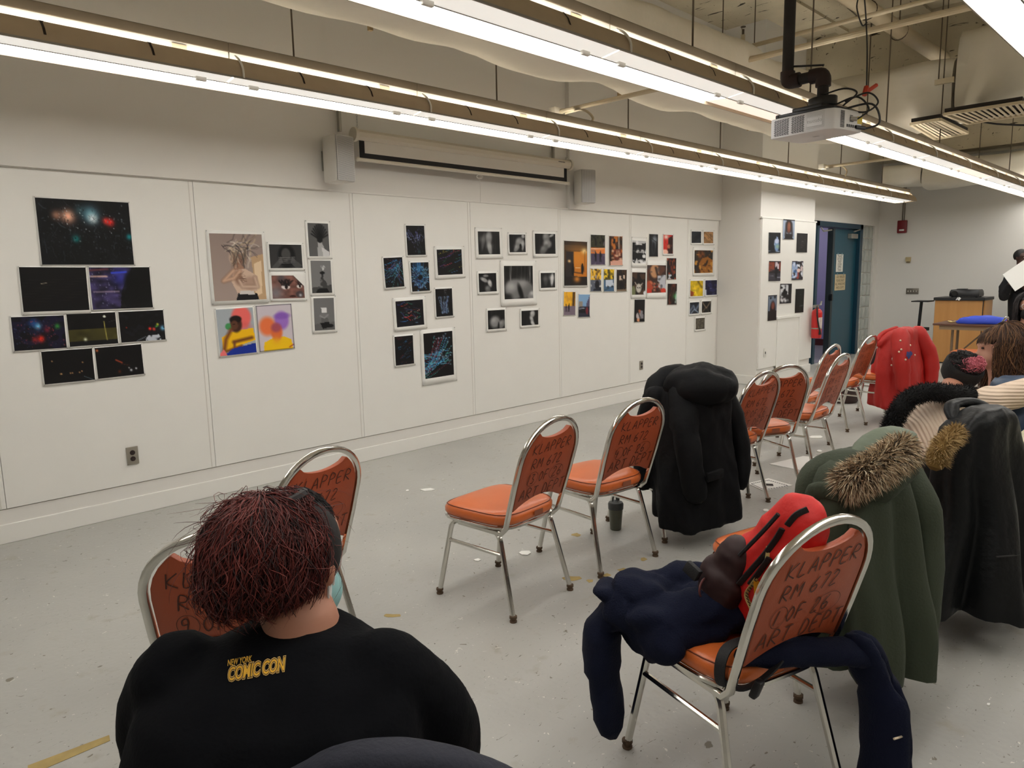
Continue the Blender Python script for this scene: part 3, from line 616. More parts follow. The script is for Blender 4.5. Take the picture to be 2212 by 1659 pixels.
def E1(c): c.po([(0, 0), (1, 0), (1, .1), (0, .12)], (34, 28, 24)).po([(0, .1), (1, .1), (1, .2), (0, .2)], (60, 48, 38)).po([(.42, .24), (.98, .22), (.98, .8), (.42, .78)], (196, 116, 30)).glow(.6, .35, .3, (230, 150, 50), .6).po([(.08, .24), (.4, .24), (.4, .8), (.08, .8)], (44, 38, 36)).glow(.23, .45, .03, (255, 210, 140)).glow(.86, .22, .06, (255, 220, 150)).ln([(.88, .22), (.88, .7)], .01, (30, 24, 20)).el(.78, .62, .06, .12, (16, 12, 10)).el(.78, .52, .03, .025, (16, 12, 10)).el(.38, .64, .06, .14, (20, 14, 12)).po([(0, .8), (1, .8), (1, 1), (0, 1)], (30, 24, 22)).glow(.55, .85, .07, (220, 140, 50), .9).ln([(.5, .6), (.68, .6)], .012, (255, 240, 210)).ln([(.45, .7), (.75, .72)], .02, (50, 30, 14))
def ppl(c, *P):
    for x, y, h in P: c.el(x, y, h*.2/c.as_*.6, h*.42, (18, 16, 22)).el(x, y-h*.48, h*.1, h*.09, (20, 16, 18)); c.ln([(x-.02, y+h*.3), (x-.04, y+h*.75)], .02, (18, 16, 22)).ln([(x+.02, y+h*.3), (x+.05, y+h*.75)], .02, (18, 16, 22))
def E2(c): c.po([(0, 0), (1, 0), (1, .45), (0, .45)], (54, 54, 36)).nzc((24, 26, 18), 0, 12).po([(0, .44), (1, .42), (1, .62), (0, .62)], (226, 130, 60)).po([(0, .62), (1, .62), (1, 1), (0, 1)], (78, 68, 92)).nzc((130, 116, 130), .6, 9, .6).ln([(0, .47), (.9, .45)], .02, (240, 220, 190)); ppl(c, (.34, .68, .26), (.66, .68, .28))
def E3(c): c.nzc((190, 110, 40), 0, 7).nzc((30, 24, 20), .1, 9).ln([(.1, 0), (.12, 1)], .06, (24, 18, 16)).ln([(.72, 0), (.74, .6)], .03, (200, 190, 180)).po([(.1, .85), (1, .8), (1, 1), (.1, 1)], (214, 160, 140)).po([(.3, .45), (.9, .45), (.9, .8), (.3, .8)], (120, 46, 34), .7).speck(30, [(230, 190, 160), (60, 20, 16)], (.2, .95), (.5, .8), .04)
def E4(c): c.nzc((240, 190, 60), -.2, 8).nzc((90, 70, 24), .6, 12).po([(0, .5), (1, .5), (1, 1), (0, 1)], (90, 96, 110)).nzc((200, 200, 200), .6, 8).el(.62, .72, .2, .2, (20, 20, 28)).el(.55, .58, .06, .05, (30, 22, 20)).po([(.3, .9), (1, .8), (1, 1), (.2, 1)], (30, 34, 46))
def E5(c): c.nzc((236, 196, 40), -.1, 9).nzc((60, 60, 20), .5, 12).po([(0, .5), (1, .45), (1, 1), (0, 1)], (70, 100, 130)).po([(.25, .5), (.85, .5), (.95, .75), (.2, .78)], (196, 206, 220)).el(.4, .78, .07, .05, (16, 16, 18)).el(.8, .77, .07, .05, (16, 16, 18)).ln([(0, .95), (.5, .85)], .03, (40, 60, 60))
def E6(c): c.nzc((70, 50, 30), .2, 10).po([(.3, .3), (.8, .25), (.75, .6), (.3, .6)], (214, 190, 170)).nzc((40, 34, 30), .3, 9).el(.45, .72, .2, .16, (16, 14, 16)).ln([(.5, .65), (.85, .9)], .05, (18, 16, 18)).po([(0, .92), (1, .88), (1, 1), (0, 1)], (120, 100, 80))
def E7(c): c.nzc((240, 180, 40), -.3, 9).ln([(.85, 0), (.8, .7)], .08, (40, 26, 22)).po([(0, .6), (1, .6), (1, 1), (0, 1)], (120, 106, 120)); ppl(c, (.22, .66, .24), (.45, .64, .26))
def E8(c): c.po([(0, 0), (1, 0), (1, .5), (0, .5)], (130, 168, 206)).po([(.05, .3), (.35, .3), (.35, .55), (.05, .55)], (150, 140, 130)).po([(.7, .4), (1, 0), (1, 1), (.75, 1)], (90, 84, 110)).po([(0, .55), (1, .52), (1, 1), (0, 1)], (44, 46, 60)).po([(.05, .65), (.6, .62), (.6, .82), (.05, .82)], (20, 22, 28)).ln([(.1, .63), (.5, .61)], .025, (200, 205, 215)).el(.75, .72, .1, .16, (120, 40, 50))
def F1(c): c.po([(0, 0), (1, 0), (1, .1), (.5, .14), (0, .08)], (190, 190, 190)).nzc((235, 235, 235), .75, 6).el(.5, .45, .45, .1, (20, 20, 20), .3, -5, .6).speck(16, [(240, 240, 240)], (.1, .9), (.38, .55), .045).el(.85, .68, .12, .08, (230, 230, 230)).speck(30, [(230, 230, 230)], (0, 1), (.86, 1), .05)
def F2(c): c.el(.55, .45, .2, .4, (70, 76, 84), .3, 5).glow(.6, .25, .12, (130, 138, 146)).el(.5, .6, .14, .25, (22, 24, 28), .3).ln([(.3, .2), (.75, .35)], .03, (30, 30, 34))
def F3(c): c.po([(.5, .2), (1, 0), (1, 1), (.4, 1)], (50, 20, 18)).nzc((150, 30, 24), .4, 7).glow(.3, .12, .12, (245, 225, 215)).el(.2, .9, .3, .14, (240, 190, 170)).el(.6, .6, .2, .12, (190, 110, 80), .3, 40).ln([(.6, .2), (.8, .8)], .06, (30, 14, 14))
def F4(c): c.nzc((70, 50, 36), 0, 8).el(.5, .7, .18, .2, (196, 190, 180)).po([(.3, .55), (.2, .4), (.42, .58)], (180, 170, 160)).po([(.68, .58), (.85, .42), (.58, .58)], (180, 170, 160)).el(.12, .85, .16, .25, (110, 116, 80)).el(.43, .68, .04, .03, (20, 20, 20)).el(.58, .68, .04, .03, (20, 20, 20)).el(.93, .92, .08, .1, (230, 230, 235))
def F5(c): c.nzc((60, 40, 32), -.2, 6).el(.4, .22, .22, .24, (190, 140, 100)).ln([(.45, .1), (.6, .5), (.5, .9)], .06, (30, 20, 18)).po([(.55, .4), (.95, .35), (1, .9), (.6, .8)], (190, 192, 200)).nzc((60, 60, 66), .6, 8, .7).el(.15, .75, .2, .2, (170, 70, 44)).el(.1, .95, .16, .12, (200, 50, 34)).el(.85, .92, .14, .09, (206, 60, 40)).ln([(.2, .6), (.45, .8)], .05, (200, 120, 84)).speck(30, [(190, 60, 40), (200, 150, 120), (24, 18, 18)], (.3, .7), (.6, 1), .04)
def F6(c): c.nzc((150, 60, 30), .2, 7).ln([(.3, .1), (.7, .8)], .08, (120, 44, 30)).ln([(.6, .05), (.8, .7)], .06, (170, 80, 40)).po([(.1, .78), (.5, .75), (.5, .95), (.1, .98)], (190, 195, 200)).nzc((20, 14, 14), .2, 9)
def F7(c): c.ln([(.65, .08), (.2, .95)], .14, (110, 50, 30)).ln([(.6, .2), (.35, .8)], .07, (30, 14, 12)).glow(.9, .6, .14, (70, 150, 80)).ln([(.95, .4), (.85, .9)], .05, (200, 230, 220)).nzc((20, 14, 12), .4, 9)
def F8(c): c.el(.5, .55, .16, .1, (160, 90, 60)).po([(.6, .5), (.8, .5), (.85, .85), (.6, .85)], (130, 130, 136)).el(.4, .72, .2, .14, (190, 180, 180)).el(.4, .9, .12, .07, (220, 150, 110)).ln([(.35, .5), (.55, .8)], .04, (20, 12, 12))
def G1(c):
    for k in range(9): c.ln([(0, .1+.14*k), (1, -.4+.14*k)], .04, (40+7*(k % 3), 44+8*(k % 3), 54+8*(k % 3)))
    c.po([(.1, .6), (1, .1), (1, .3), (.3, 1), (.1, 1)], (20, 22, 28), .7)
def G2(c): c.po([(0, .2), (.3, 0), (1, .7), (1, 1), (.6, 1)], (170, 128, 84)).ln([(.1, 0), (1, .8)], .025, (60, 40, 26)).ln([(0, .35), (.75, 1)], .025, (50, 34, 24)).speck(14, [(80, 56, 36)], r=.05).nz(.15)
def G3(c): c.el(.35, .2, .2, .16, (120, 70, 36), .3, 30).po([(.3, .4), (.7, .28), (1, .45), (1, 1), (.25, 1)], (152, 96, 38)).nzc((196, 140, 60), .3, 10).nzc((70, 40, 18), .5, 12).ln([(.45, .25), (.2, .6), (.3, 1)], .05, (60, 34, 20)).el(.66, .55, .05, .14, (40, 24, 14), .3, 20)
def G4(c): c.po([(0, .2), (.6, 0), (1, 0), (1, 1), (.4, 1)], (214, 180, 26)).ln([(.55, .0), (.9, .45)], .1, (120, 96, 20)).ln([(.3, .3), (.55, 1)], .06, (240, 210, 60)).po([(0, .6), (.35, .75), (.2, 1), (0, 1)], (150, 70, 30)).nz(.1)
def G5(c): c.nzc((40, 40, 84), 0, 6).ln([(0, .5), (1, .6)], .012, (110, 110, 150)).ln([(.5, 0), (.3, .5)], .012, (90, 90, 130)).po([(0, .6), (.15, .6), (.1, 1), (0, 1)], (200, 205, 220)).ln([(.6, .95), (.8, .8)], .02, (150, 150, 170))
def G6(c): c.ln([(0, .8), (.4, .3), (.6, .7), (1, .2)], .12, (110, 124, 146)).ln([(.1, 1), (.5, .6), (.9, .9)], .07, (150, 164, 184)).ln([(.1, .2), (.4, .5)], .05, (60, 68, 84))
def G7(c): c.ln([(.1, .1), (.5, .6), (.9, .1)], .07, (150, 130, 110)).ln([(.1, .9), (.5, .5)], .06, (120, 100, 80)).ln([(.5, .6), (.8, .95)], .03, (90, 70, 56))
def G8(c): c.nz(.2, 9).ln([(.4, .1), (.3, 1)], .015, (130, 120, 100)).ln([(.8, .1), (.6, .9)], .015, (120, 112, 96)).ln([(.1, .3), (.2, .9)], .012, (70, 66, 58))
def H1(c): c.po([(0, 0), (1, 0), (1, .08), (0, .08)], (14, 12, 14)).el(.5, .35, .26, .36, (30, 20, 20)).el(.5, .4, .16, .27, (110, 64, 46)).el(.5, .34, .1, .16, (140, 86, 62), .4).po([(.1, 1), (.3, .7), (.7, .7), (.9, 1)], (24, 18, 22)).ln([(.3, .2), (.24, .8)], .07, (26, 18, 18)).ln([(.7, .2), (.78, .8)], .07, (26, 18, 18)).ln([(.42, .36), (.48, .37)], .008, (40, 20, 16)).ln([(.54, .36), (.6, .35)], .008, (40, 20, 16)).ln([(.45, .52), (.56, .52)], .012, (150, 60, 50))
def H2(c): c.el(.68, .62, .18, .3, (110, 140, 190)).el(.68, .42, .17, .12, (190, 200, 225)).el(.7, .28, .05, .07, (150, 170, 210)).ln([(.48, .4), (.5, .6)], .02, (170, 190, 220)).ln([(0, .88), (.95, .92)], .012, (180, 200, 220)).ln([(0, .22), (.5, .25)], .01, (50, 54, 70)).glow(.74, .68, .1, (160, 190, 120), .6)
def H3(c): c.speck(26, [(70, 66, 64), (54, 50, 50)], (.2, .8), (.1, .85), .03, .6).ln([(.3, .45), (.6, .42)], .012, (100, 96, 96)).ln([(.35, .6), (.6, .62)], .01, (80, 60, 54))
def H4(c): c.po([(0, .06), (.45, .06), (.45, .45), (0, .55)], (130, 62, 44)).po([(.5, .06), (.85, .06), (.8, .4), (.55, .4)], (206, 190, 196)).po([(.8, .06), (1, .06), (1, .5), (.85, .5)], (124, 58, 44)).nzc((60, 50, 60), .4, 9).el(.62, .58, .12, .3, (22, 20, 26)).po([(0, .6), (1, .6), (1, .92), (0, .92)], (64, 62, 74), .7).ln([(.05, .75), (.4, .74)], .02, (160, 165, 180)).ln([(.7, .8), (1, .8)], .02, (150, 155, 170)).el(.62, .6, .09, .28, (22, 20, 26))
def H5(c): c.po([(0, .06), (.5, .06), (.5, .9), (0, .9)], (150, 170, 206)).nzc((230, 235, 245), .3, 9).nzc((26, 24, 34), .3, 8).el(.6, .5, .14, .1, (232, 200, 190)).el(.3, .55, .14, .07, (60, 100, 150)).po([(.5, .6), (.65, .6), (.62, .92), (.45, .92)], (150, 60, 50)).el(.85, .4, .1, .14, (210, 190, 190)).ln([(.75, .1), (.95, .3)], .04, (40, 24, 26))
def H6(c): c.po([(.05, .06), (.7, .06), (.7, .55), (.05, .6)], (200, 202, 206)).nzc((16, 16, 20), .1, 9).speck(20, [(230, 230, 232)], (.1, .7), (.55, .9), .05).po([(.75, 0), (1, 0), (1, 1), (.75, 1)], (26, 24, 26)).el(.4, .5, .15, .22, (16, 16, 18))
def H7(c): c.po([(.05, .05), (.95, .05), (.95, .6), (.05, .6)], (110, 122, 140)).el(.55, .6, .3, .36, (34, 18, 20)).el(.56, .42, .16, .14, (120, 66, 52)).po([(.05, 1), (.2, .65), (.9, .62), (1, 1)], (26, 16, 18)).el(.3, .12, .1, .05, (30, 30, 36)).el(.75, .1, .12, .05, (30, 30, 36))
def H8(c): c.ln([(.2, .27), (.65, .25)], .008, (120, 124, 120)).ln([(.65, .05), (.6, .95)], .05, (30, 36, 32)).ln([(.85, .05), (.85, .8)], .02, (36, 40, 36)).ln([(.4, .35), (.5, .36)], .006, (90, 94, 92)).po([(.5, .7), (.9, .68), (.9, .72), (.5, .73)], (60, 70, 66))
CA, CB, CC = (0, 350, 2.8359), (780, 430, 3.8577), (1200, 430, 3.8138)
S1 = 'street-night prints, left cluster'; dk = (14, 13, 15)
PR = [  # painter, crop, corners TL TR BR BL, background(s), margins (left, top, right, bottom) in metres, label, group
 (A1, CA, (213, 218, 785, 248, 822, 630, 257, 628), (12, 13, 16), None, .008, 'large print of a rain-streaked window with red and teal lights'),
 (A2, CA, (112, 645, 523, 645, 548, 907, 147, 918), dk, None, .008, 'nearly black wide print with one tiny white light'),
 (A3, CA, (541, 645, 913, 645, 936, 890, 570, 905), dk, None, .008, 'night print of a head silhouette against blue and red lit glass'),
 (A4, CA, (65, 952, 388, 938, 410, 1138, 90, 1157), (14, 14, 22), None, .008, 'dark print of blurred blue, red and green lights on wet glass'),
 (A5, CA, (407, 935, 703, 918, 725, 1112, 427, 1130), dk, None, .008, 'night print of a lit post and olive wall under a moon'),
 (A6, CA, (725, 920, 997, 905, 1015, 1088, 742, 1105), dk, None, .008, 'night street print with a white car and neon signs at its edge'),
 (A7, CA, (250, 1163, 562, 1140, 582, 1333, 275, 1362), dk, None, .008, 'black print of a night road with tiny amber headlights'),
 (A8, CA, (580, 1140, 862, 1115, 884, 1297, 600, 1328), dk, None, .008, 'black print with a small orange glow and white car lights'),
 (B1, CA, (1277, 437, 1600, 443, 1632, 840, 1317, 853), (150, 132, 124), (166, 148, 140), .022, 'large beige collage print of a woman with straw covering her eyes'),
 (B2, CA, (1645, 505, 1843, 507, 1855, 650, 1658, 650), G(52), None, .018, 'grey print of hands covering a face'),
 (B3, CA, (1660, 695, 1860, 695, 1865, 832, 1672, 838), (110, 84, 80), None, .018, 'close-up colour print of eyes with long black lashes'),
 (B4, CA, (1882, 373, 2008, 377, 2020, 578, 1895, 577), G(92), None, .02, 'grey portrait print of a body with pineapple leaves for a head'),
 (B5, CA, (1899, 605, 2022, 603, 2036, 802, 1914, 803), G(120), None, .02, 'grey print of a seated figure with a dark vase-shaped head'),
 (B6, CA, (1917, 836, 2040, 830, 2055, 1028, 1930, 1032), G(112), None, .02, 'grey print of a crouching figure with a white cup for a head'),
 (B7, CA, (1320, 905, 1546, 890, 1572, 1165, 1350, 1190), (168, 176, 182), None, .01, 'bright print of a seated man in yellow with a pink ghost face'),
 (B8, CA, (1565, 880, 1783, 868, 1805, 1140, 1590, 1165), (206, 196, 204), None, .003, 'dark-bordered print of orange and purple overlapping heads above yellow'),
 (C1, CB, (375, 222, 525, 222, 537, 465, 384, 467), dk, None, .014, 'black light-trail print with pale violet upward sparks'),
 (C2, CB, (185, 492, 342, 484, 358, 728, 203, 740), dk, None, .014, 'black light-trail print of a tangled blue and red swirl'),
 (C3, CB, (410, 530, 557, 526, 575, 762, 425, 772), dk, None, .014, 'black light-trail print of a blue starburst'),
 (C4, CB, (628, 422, 836, 418, 845, 625, 640, 634), dk, None, .03, 'squarish light-trail print of short yellow, blue and red dashes'),
 (C5, CB, (286, 853, 513, 837, 525, 1045, 297, 1070), (16, 14, 22), None, .03, 'squarish light-trail print of red and blue hooked strokes'),
 (C6, CB, (617, 750, 756, 744, 765, 970, 627, 982), dk, None, .014, 'black light-trail print of pale blue falling fountain lines'),
 (C7, CB, (277, 1150, 430, 1133, 440, 1370, 289, 1387), dk, None, .014, 'black light-trail print of small slanting blue dashes'),
 (C8, CB, (516, 1122, 760, 1098, 772, 1462, 536, 1500), dk, None, .034, 'largest light-trail print with blue lines fanning from one side'),
 (D1, CB, (972, 270, 1153, 271, 1156, 460, 978, 462), G(26), None, .035, 'black and white print of an upright torso beside blurred drapery'),
 (D2, CB, (1233, 295, 1368, 296, 1369, 443, 1236, 443), dk, None, .02, 'black and white print of a figure bent with an arm akimbo'),
 (D3, CB, (1445, 288, 1618, 291, 1618, 457, 1452, 457), dk, None, .03, 'black and white print of a figure in profile from waist to thigh'),
 (D4, CB, (977, 620, 1123, 617, 1130, 767, 985, 777), dk, None, .022, 'black and white print of crossed arms over a dark body'),
 (D5, CB, (1188, 557, 1428, 556, 1433, 825, 1195, 836), G(20), None, .05, 'large black and white print of a bowed back before striped drapes'),
 (D6, CB, (1494, 617, 1616, 614, 1614, 737, 1500, 741), G(26), None, .025, 'small black and white print with one bright vertical arm'),
 (D7, CB, (1054, 930, 1195, 921, 1198, 1076, 1059, 1087), G(20), None, .022, 'small black and white print of a bowed back before drapes'),
 (D8, CB, (1335, 932, 1475, 925, 1476, 1045, 1338, 1056), G(22), None, .022, 'small black and white print of a zigzag-bent bright arm'),
 (E1, CC, (75, 345, 264, 352, 255, 712, 65, 712), (26, 22, 20), None, .006, 'tall print of an orange-lit doorway with silhouetted people at night'),
 (E2, CC, (291, 295, 409, 297, 405, 542, 289, 540), (40, 40, 34), None, .006, 'print of two people walking under trees at dusk'),
 (E3, CC, (441, 305, 551, 308, 549, 545, 441, 545), (80, 46, 26), None, .006, 'rusty autumn street print with a dark trunk along its side'),
 (E4, CC, (289, 574, 377, 574, 374, 758, 287, 758), (130, 96, 40), None, .006, 'small print of a crouching figure under yellow trees'),
 (E5, CC, (398, 578, 482, 579, 480, 760, 396, 760), (90, 80, 30), None, .006, 'small print of a pale van under yellow trees'),
 (E6, CC, (503, 582, 586, 582, 584, 759, 503, 760), (34, 26, 22), None, .006, 'small brown print of a figure resting against a bright gap'),
 (E7, CC, (69, 765, 164, 765, 161, 955, 67, 957), (220, 160, 50), None, .006, 'small print of two dark walkers beneath a golden tree'),
 (E8, CC, (190, 786, 282, 786, 279, 970, 187, 972), (120, 150, 190), None, .006, 'small print of a blue-skied street with parked cars'),
 (F1, CC, (632, 342, 745, 346, 741, 530, 632, 528), dk, None, .012, 'stark black print with scattered white shapes'),
 (F2, CC, (772, 288, 845, 291, 842, 474, 770, 474), (20, 20, 22), None, .004, 'narrow black print with a faint grey curved figure'),
 (F3, CC, (888, 294, 968, 297, 965, 451, 887, 450), (206, 40, 30), None, .012, 'vivid red print with black and white patches'),
 (F4, CC, (630, 604, 741, 604, 739, 788, 629, 788), (26, 20, 18), None, .012, 'dark print of a pale horned animal head'),
 (F5, CC, (754, 545, 911, 545, 906, 770, 752, 773), (90, 54, 40), None, .006, 'larger print of a long-haired figure in red and silver with wide paper margins'),
 (F6, CC, (917, 487, 995, 487, 991, 661, 916, 661), (40, 22, 18), None, .004, 'narrow dark print of rust-red wrapped shapes'),
 (F7, CC, (922, 697, 998, 697, 998, 868, 921, 870), (30, 18, 16), None, .004, 'narrow dark print of a brown diagonal form with a green glint'),
 (F8, CC, (650, 829, 735, 827, 733, 1010, 648, 1013), (12, 10, 12), None, .004, 'black print of a small figure in white lit low down'),
 (G1, CC, (1121, 267, 1199, 268, 1198, 362, 1120, 362), (34, 36, 42), None, .022, 'small print of grey diagonal timber'),
 (G2, CC, (1222, 270, 1298, 271, 1296, 364, 1219, 364), (150, 112, 76), None, .022, 'small print of tan bolted planks'),
 (G3, CC, (1145, 422, 1296, 423, 1292, 608, 1142, 610), (46, 42, 40), None, .035, 'squarish print of amber peeling bark texture'),
 (G4, CC, (1113, 675, 1214, 672, 1212, 799, 1108, 800), (190, 160, 30), None, .018, 'small print of bright yellow cloth folds'),
 (G5, CC, (1235, 670, 1329, 668, 1327, 787, 1231, 793), (26, 26, 52), None, .018, 'small print of dark navy creased fabric'),
 (G6, CC, (1106, 853, 1182, 849, 1180, 940, 1105, 948), (26, 30, 40), None, .022, 'small print of steel-blue twisting bands'),
 (G7, CC, (1205, 845, 1280, 840, 1278, 932, 1204, 936), (18, 16, 16), None, .022, 'small print of crossing pale straps on black'),
 (G8, CC, (1153, 983, 1227, 978, 1227, 1068, 1153, 1076), (84, 78, 68), None, .022, 'small lowest print of plain grey-brown surface with thin lines'),
 (H1, CC, (1877, 165, 1972, 172, 1966, 333, 1870, 330), (150, 164, 186), None, .002, 'pillar print of a long-haired face against pale blue'),
 (H2, CC, (1758, 275, 1856, 276, 1849, 443, 1751, 445), (16, 18, 24), None, .002, 'pillar print of a pale blue jug on black'),
 (H3, CC, (1988, 280, 2077, 284, 2071, 440, 1983, 438), (30, 28, 28), None, .002, 'nearly black pillar print with faint marks, highest of the dark ones'),
 (H4, CC, (1759, 510, 1857, 511, 1850, 675, 1752, 676), (40, 34, 38), None, .002, 'pillar print of a dark figure between brick buildings'),
 (H5, CC, (1949, 510, 2041, 511, 2035, 664, 1943, 668), (40, 36, 44), None, .002, 'pillar print of pale blue and pink tableware close up'),
 (H6, CC, (1851, 698, 1946, 696, 1941, 857, 1844, 862), (24, 22, 26), None, .002, 'black and white pillar print with bright window patches'),
 (H7, CC, (1752, 795, 1824, 788, 1818, 998, 1745, 1004), (40, 38, 44), None, .002, 'tall narrow pillar print of a dark-haired person against grey blue'),
 (H8, CC, (1978, 740, 2050, 738, 2041, 932, 1969, 939), (14, 16, 15), None, .002, 'tall narrow greenish-black pillar print with faint vertical lines'),
]
paperM = M('photo_paper', (238, 237, 232), .45)
printM = vcol_mat('photo_print', .5, .25)
EXTRA = {'F5': (0, .05, 0, .06), 'F1': (.004, .03, .004, .03), 'F4': (.004, .03, .004, .03), 'A2': (0, 0, 0, .012), 'E1': (0, 0, 0, .012), 'C8': (0, 0, 0, .02), 'D5': (0, 0, 0, .01), 'B3': (0, .012, 0, 0), 'F3': (0, 0, 0, .008)}
for fn, cr, cs, bg, bg2, mg, lab in PR:
    Y = -.6 if fn.__name__[0] == 'H' else 0.
    P = [(cr[0]+cs[2*i]/cr[2], cr[1]+cs[2*i+1]/cr[2]) for i in range(4)]
    q = [ony(x, y, Y-.004) for x, y in P]; TL, TR, BR, BL = q
    ctr = (TL+TR+BR+BL)/4; ax = ((TR-TL)+(BR-BL)); wd = ax.length/2; ax.normalize(); ay = Vector((-ax.z, 0, ax.x)); ht = abs(((TL-BL)+(TR-BR)).dot(ay))/2
    pxw = (math.dist(P[0], P[1])+math.dist(P[3], P[2]))/2; pxh = (math.dist(P[0], P[3])+math.dist(P[1], P[2]))/2
    ex = EXTRA.get(fn.__name__, (0, 0, 0, 0)); gname = 'photo prints pinned on the pillar' if Y < -.3 else 'photo prints pinned on the long wall'
    t = thing('photo_print', lab, 'photo print', ctr, 0, gname)
    rr = random.Random(lab); curl = rr.uniform(.002, .007) if mg > .004 else .003; cb = rr.uniform(-1, 1)
    def sheet(x0, x1, y0, y1, nx, ny, off):
        vs = [];
        for j in range(ny+1):
            for i in range(nx+1):
                x, y = x0+(x1-x0)*i/nx, y1+(y0-y1)*j/ny
                s_, r_ = x/(wd/2+.03), y/(ht/2+.03); d = curl*(max(0, -r_)**3*(1+.6*cb*s_)+.3*max(0, abs(s_)-.4)**2)
                vs.append(ax*x+ay*y+Vector((0, -d-off, 0)))
        return vs, [(j*(nx+1)+i, j*(nx+1)+i+1, (j+1)*(nx+1)+i+1, (j+1)*(nx+1)+i) for j in range(ny) for i in range(nx)]
    hw, hh = wd/2, ht/2
    b0 = (-hw-mg-ex[0], hw+mg+ex[2], -hh-mg*1.1-ex[3], hh+mg+ex[1])
    pp = obj('paper', sheet(*b0[:2], *b0[2:], 8, 10, 0), paperM, t, angle=80)
    md = pp.modifiers.new('thick', 'SOLIDIFY'); md.thickness = .0006; md.offset = -1
    cv = Cv(pxw/1.5, pxh/1.5, bg, bg2); fn(cv); cv.a = np.clip(cv.a, 2, 255)
    g = sheet(-hw, hw, -hh, hh, cv.w-1, cv.h-1, .0012)
    o = obj('picture', g, printM, t, angle=80)
    la = o.data.color_attributes.new('Col', 'FLOAT_COLOR', 'POINT'); s_ = cv.a/255.; l_ = np.where(s_ <= .04045, s_/12.92, ((s_+.055)/1.055)**2.4)
    la.data.foreach_set('color', np.concatenate([l_, np.ones((*l_.shape[:2], 1))], 2).astype(np.float32).ravel())
    if mg > .004:
        pins = [tube([ax*x+ay*y+Vector((0, 0, 0)), ax*x+ay*y+Vector((0, -.006-curl*(1 if y < 0 else .2), 0))], .0022, 6) for x in (b0[0]+.006, b0[1]-.006) for y in (b0[2]+.006, b0[3]-.006)]
        for pn in pins: obj('pin', pn, metal, t)
# ================================================================ wall fittings
blackp = M('black_plastic', (22, 22, 24), .4)
cream = M('cream_paint', (214, 206, 190), .5)
spk = M('speaker_white', (214, 210, 202), .5)
def grille_mat():
    mt = bpy.data.materials.new('perforated_grille'); mt.use_nodes = True; nt = mt.node_tree; b = nt.nodes['Principled BSDF']
    tc = nt.nodes.new('ShaderNodeTexCoord'); v = nt.nodes.new('ShaderNodeTexVoronoi'); v.inputs['Scale'].default_value = 150; v.inputs['Randomness'].default_value = 0
    mr = nt.nodes.new('ShaderNodeMapRange'); mr.inputs[1].default_value = .3; mr.inputs[2].default_value = .45
    mx = nt.nodes.new('ShaderNodeMix'); mx.data_type = 'RGBA'; mx.inputs[6].default_value = (*lin((92, 92, 96)), 1); mx.inputs[7].default_value = (*lin((196, 194, 190)), 1)
    nt.links.new(tc.outputs['Object'], v.inputs['Vector']); nt.links.new(v.outputs['Distance'], mr.inputs[0]); nt.links.new(mr.outputs[0], mx.inputs[0]); nt.links.new(mx.outputs[2], b.inputs['Base Color']); b.inputs['Roughness'].default_value = .5
    return mt
grM = grille_mat()
def speaker(c, yaw, lab):
    t = thing('wall_speaker', lab, 'speaker', c, yaw, 'white wall speakers beside the screen')
    hw, d, hh = .088, .17, .165
    obj('cabinet', prism([(-hw, -d/2), (hw, -d/2), (hw*.75, d/2), (-hw*.75, d/2)], lambda a, b, z: (a, b, z), -hh, hh), spk, t, bev=.012)
    obj('grille', prism([(-hw*.93, -d/2-.014), (hw*.93, -d/2-.014), (hw*.93, -d/2+.004), (-hw*.93, -d/2+.004)], lambda a, b, z: (a, b, z), -hh*.97, hh*.97), grM, t, bev=.01)
    obj('badge', box((0, -d/2-.015, -hh*.86), (.02, .002, .006)), metal, t)
    obj('bracket', join(box((0, d/2+.02, 0), (.05, .06, .05)), box((0, d/2+.045, 0), (.07, .01, .14))), metal, t)
speaker((1.0, -.165, 2.345), R(8), 'white wall speaker at the pull-handle screen end with the sealed left bracket')
speaker((3.84, -.165, 2.345), R(-18), 'white wall speaker turned away, beside the logo end of the screen')
CH_SPK = [o for o in bpy.data.objects if o.name.startswith('wall_speaker')]
CH_SPK[0]['label'] = 'white wall speaker above the portrait prints cluster'; CH_SPK[1]['label'] = 'white wall speaker above the autumn street prints'
# projection screen
sc = thing('projection_screen', 'half-lowered projection screen with black border in a white case', 'screen', (2.42, -.13, 2.36))
xa, xb = -1.24, 1.24
obj('case', tube([(xa, 0, .19), (xb, 0, .19)], .042, 8), cream, sc, smooth=False)
for x in (xa, xb): obj('end_cap', tube([(x-.012, 0, .19), (x+.012, 0, .19)], .052, 16), cream, sc)
fab = obj('fabric', bbox((xa+.04, -.002, .015), (xb-.04, .002, .17)), M('screen_black', (16, 16, 18), .7), sc, smooth=False)
obj('white_area', bbox((xa+.085, -.0035, .062), (xb-.085, -.0025, .165)), M('screen_white', (226, 222, 214), .7), fab, smooth=False)
obj('bottom_bar', tube([(xa+.02, 0, .012), (xb-.02, 0, .012)], .014, 8), cream, sc)
for x in (xa+.02, xb-.02): obj('bar_tip', ellipsoid((x, 0, .012), (.018, .018, .018), 8, 6), cream, sc)
obj('pull_handle', tube([(.03+.035*math.cos(a), 0, -.018+.016*math.sin(a)) for a in np.linspace(0, 2*math.pi, 17)], .004, 6), spk, sc)
obj('pull_cord', tube([(.03, 0, -.03), (.032, 0, -.1), (.03, 0, -.24)], .0015, 5), spk, sc)
obj('maker_mark', join(*[box((xb-.2+.012*k, -.0405, .20), (.007, .002, .008)) for k in range(8)]), M('dark_grey', (60, 60, 60), .6), sc)
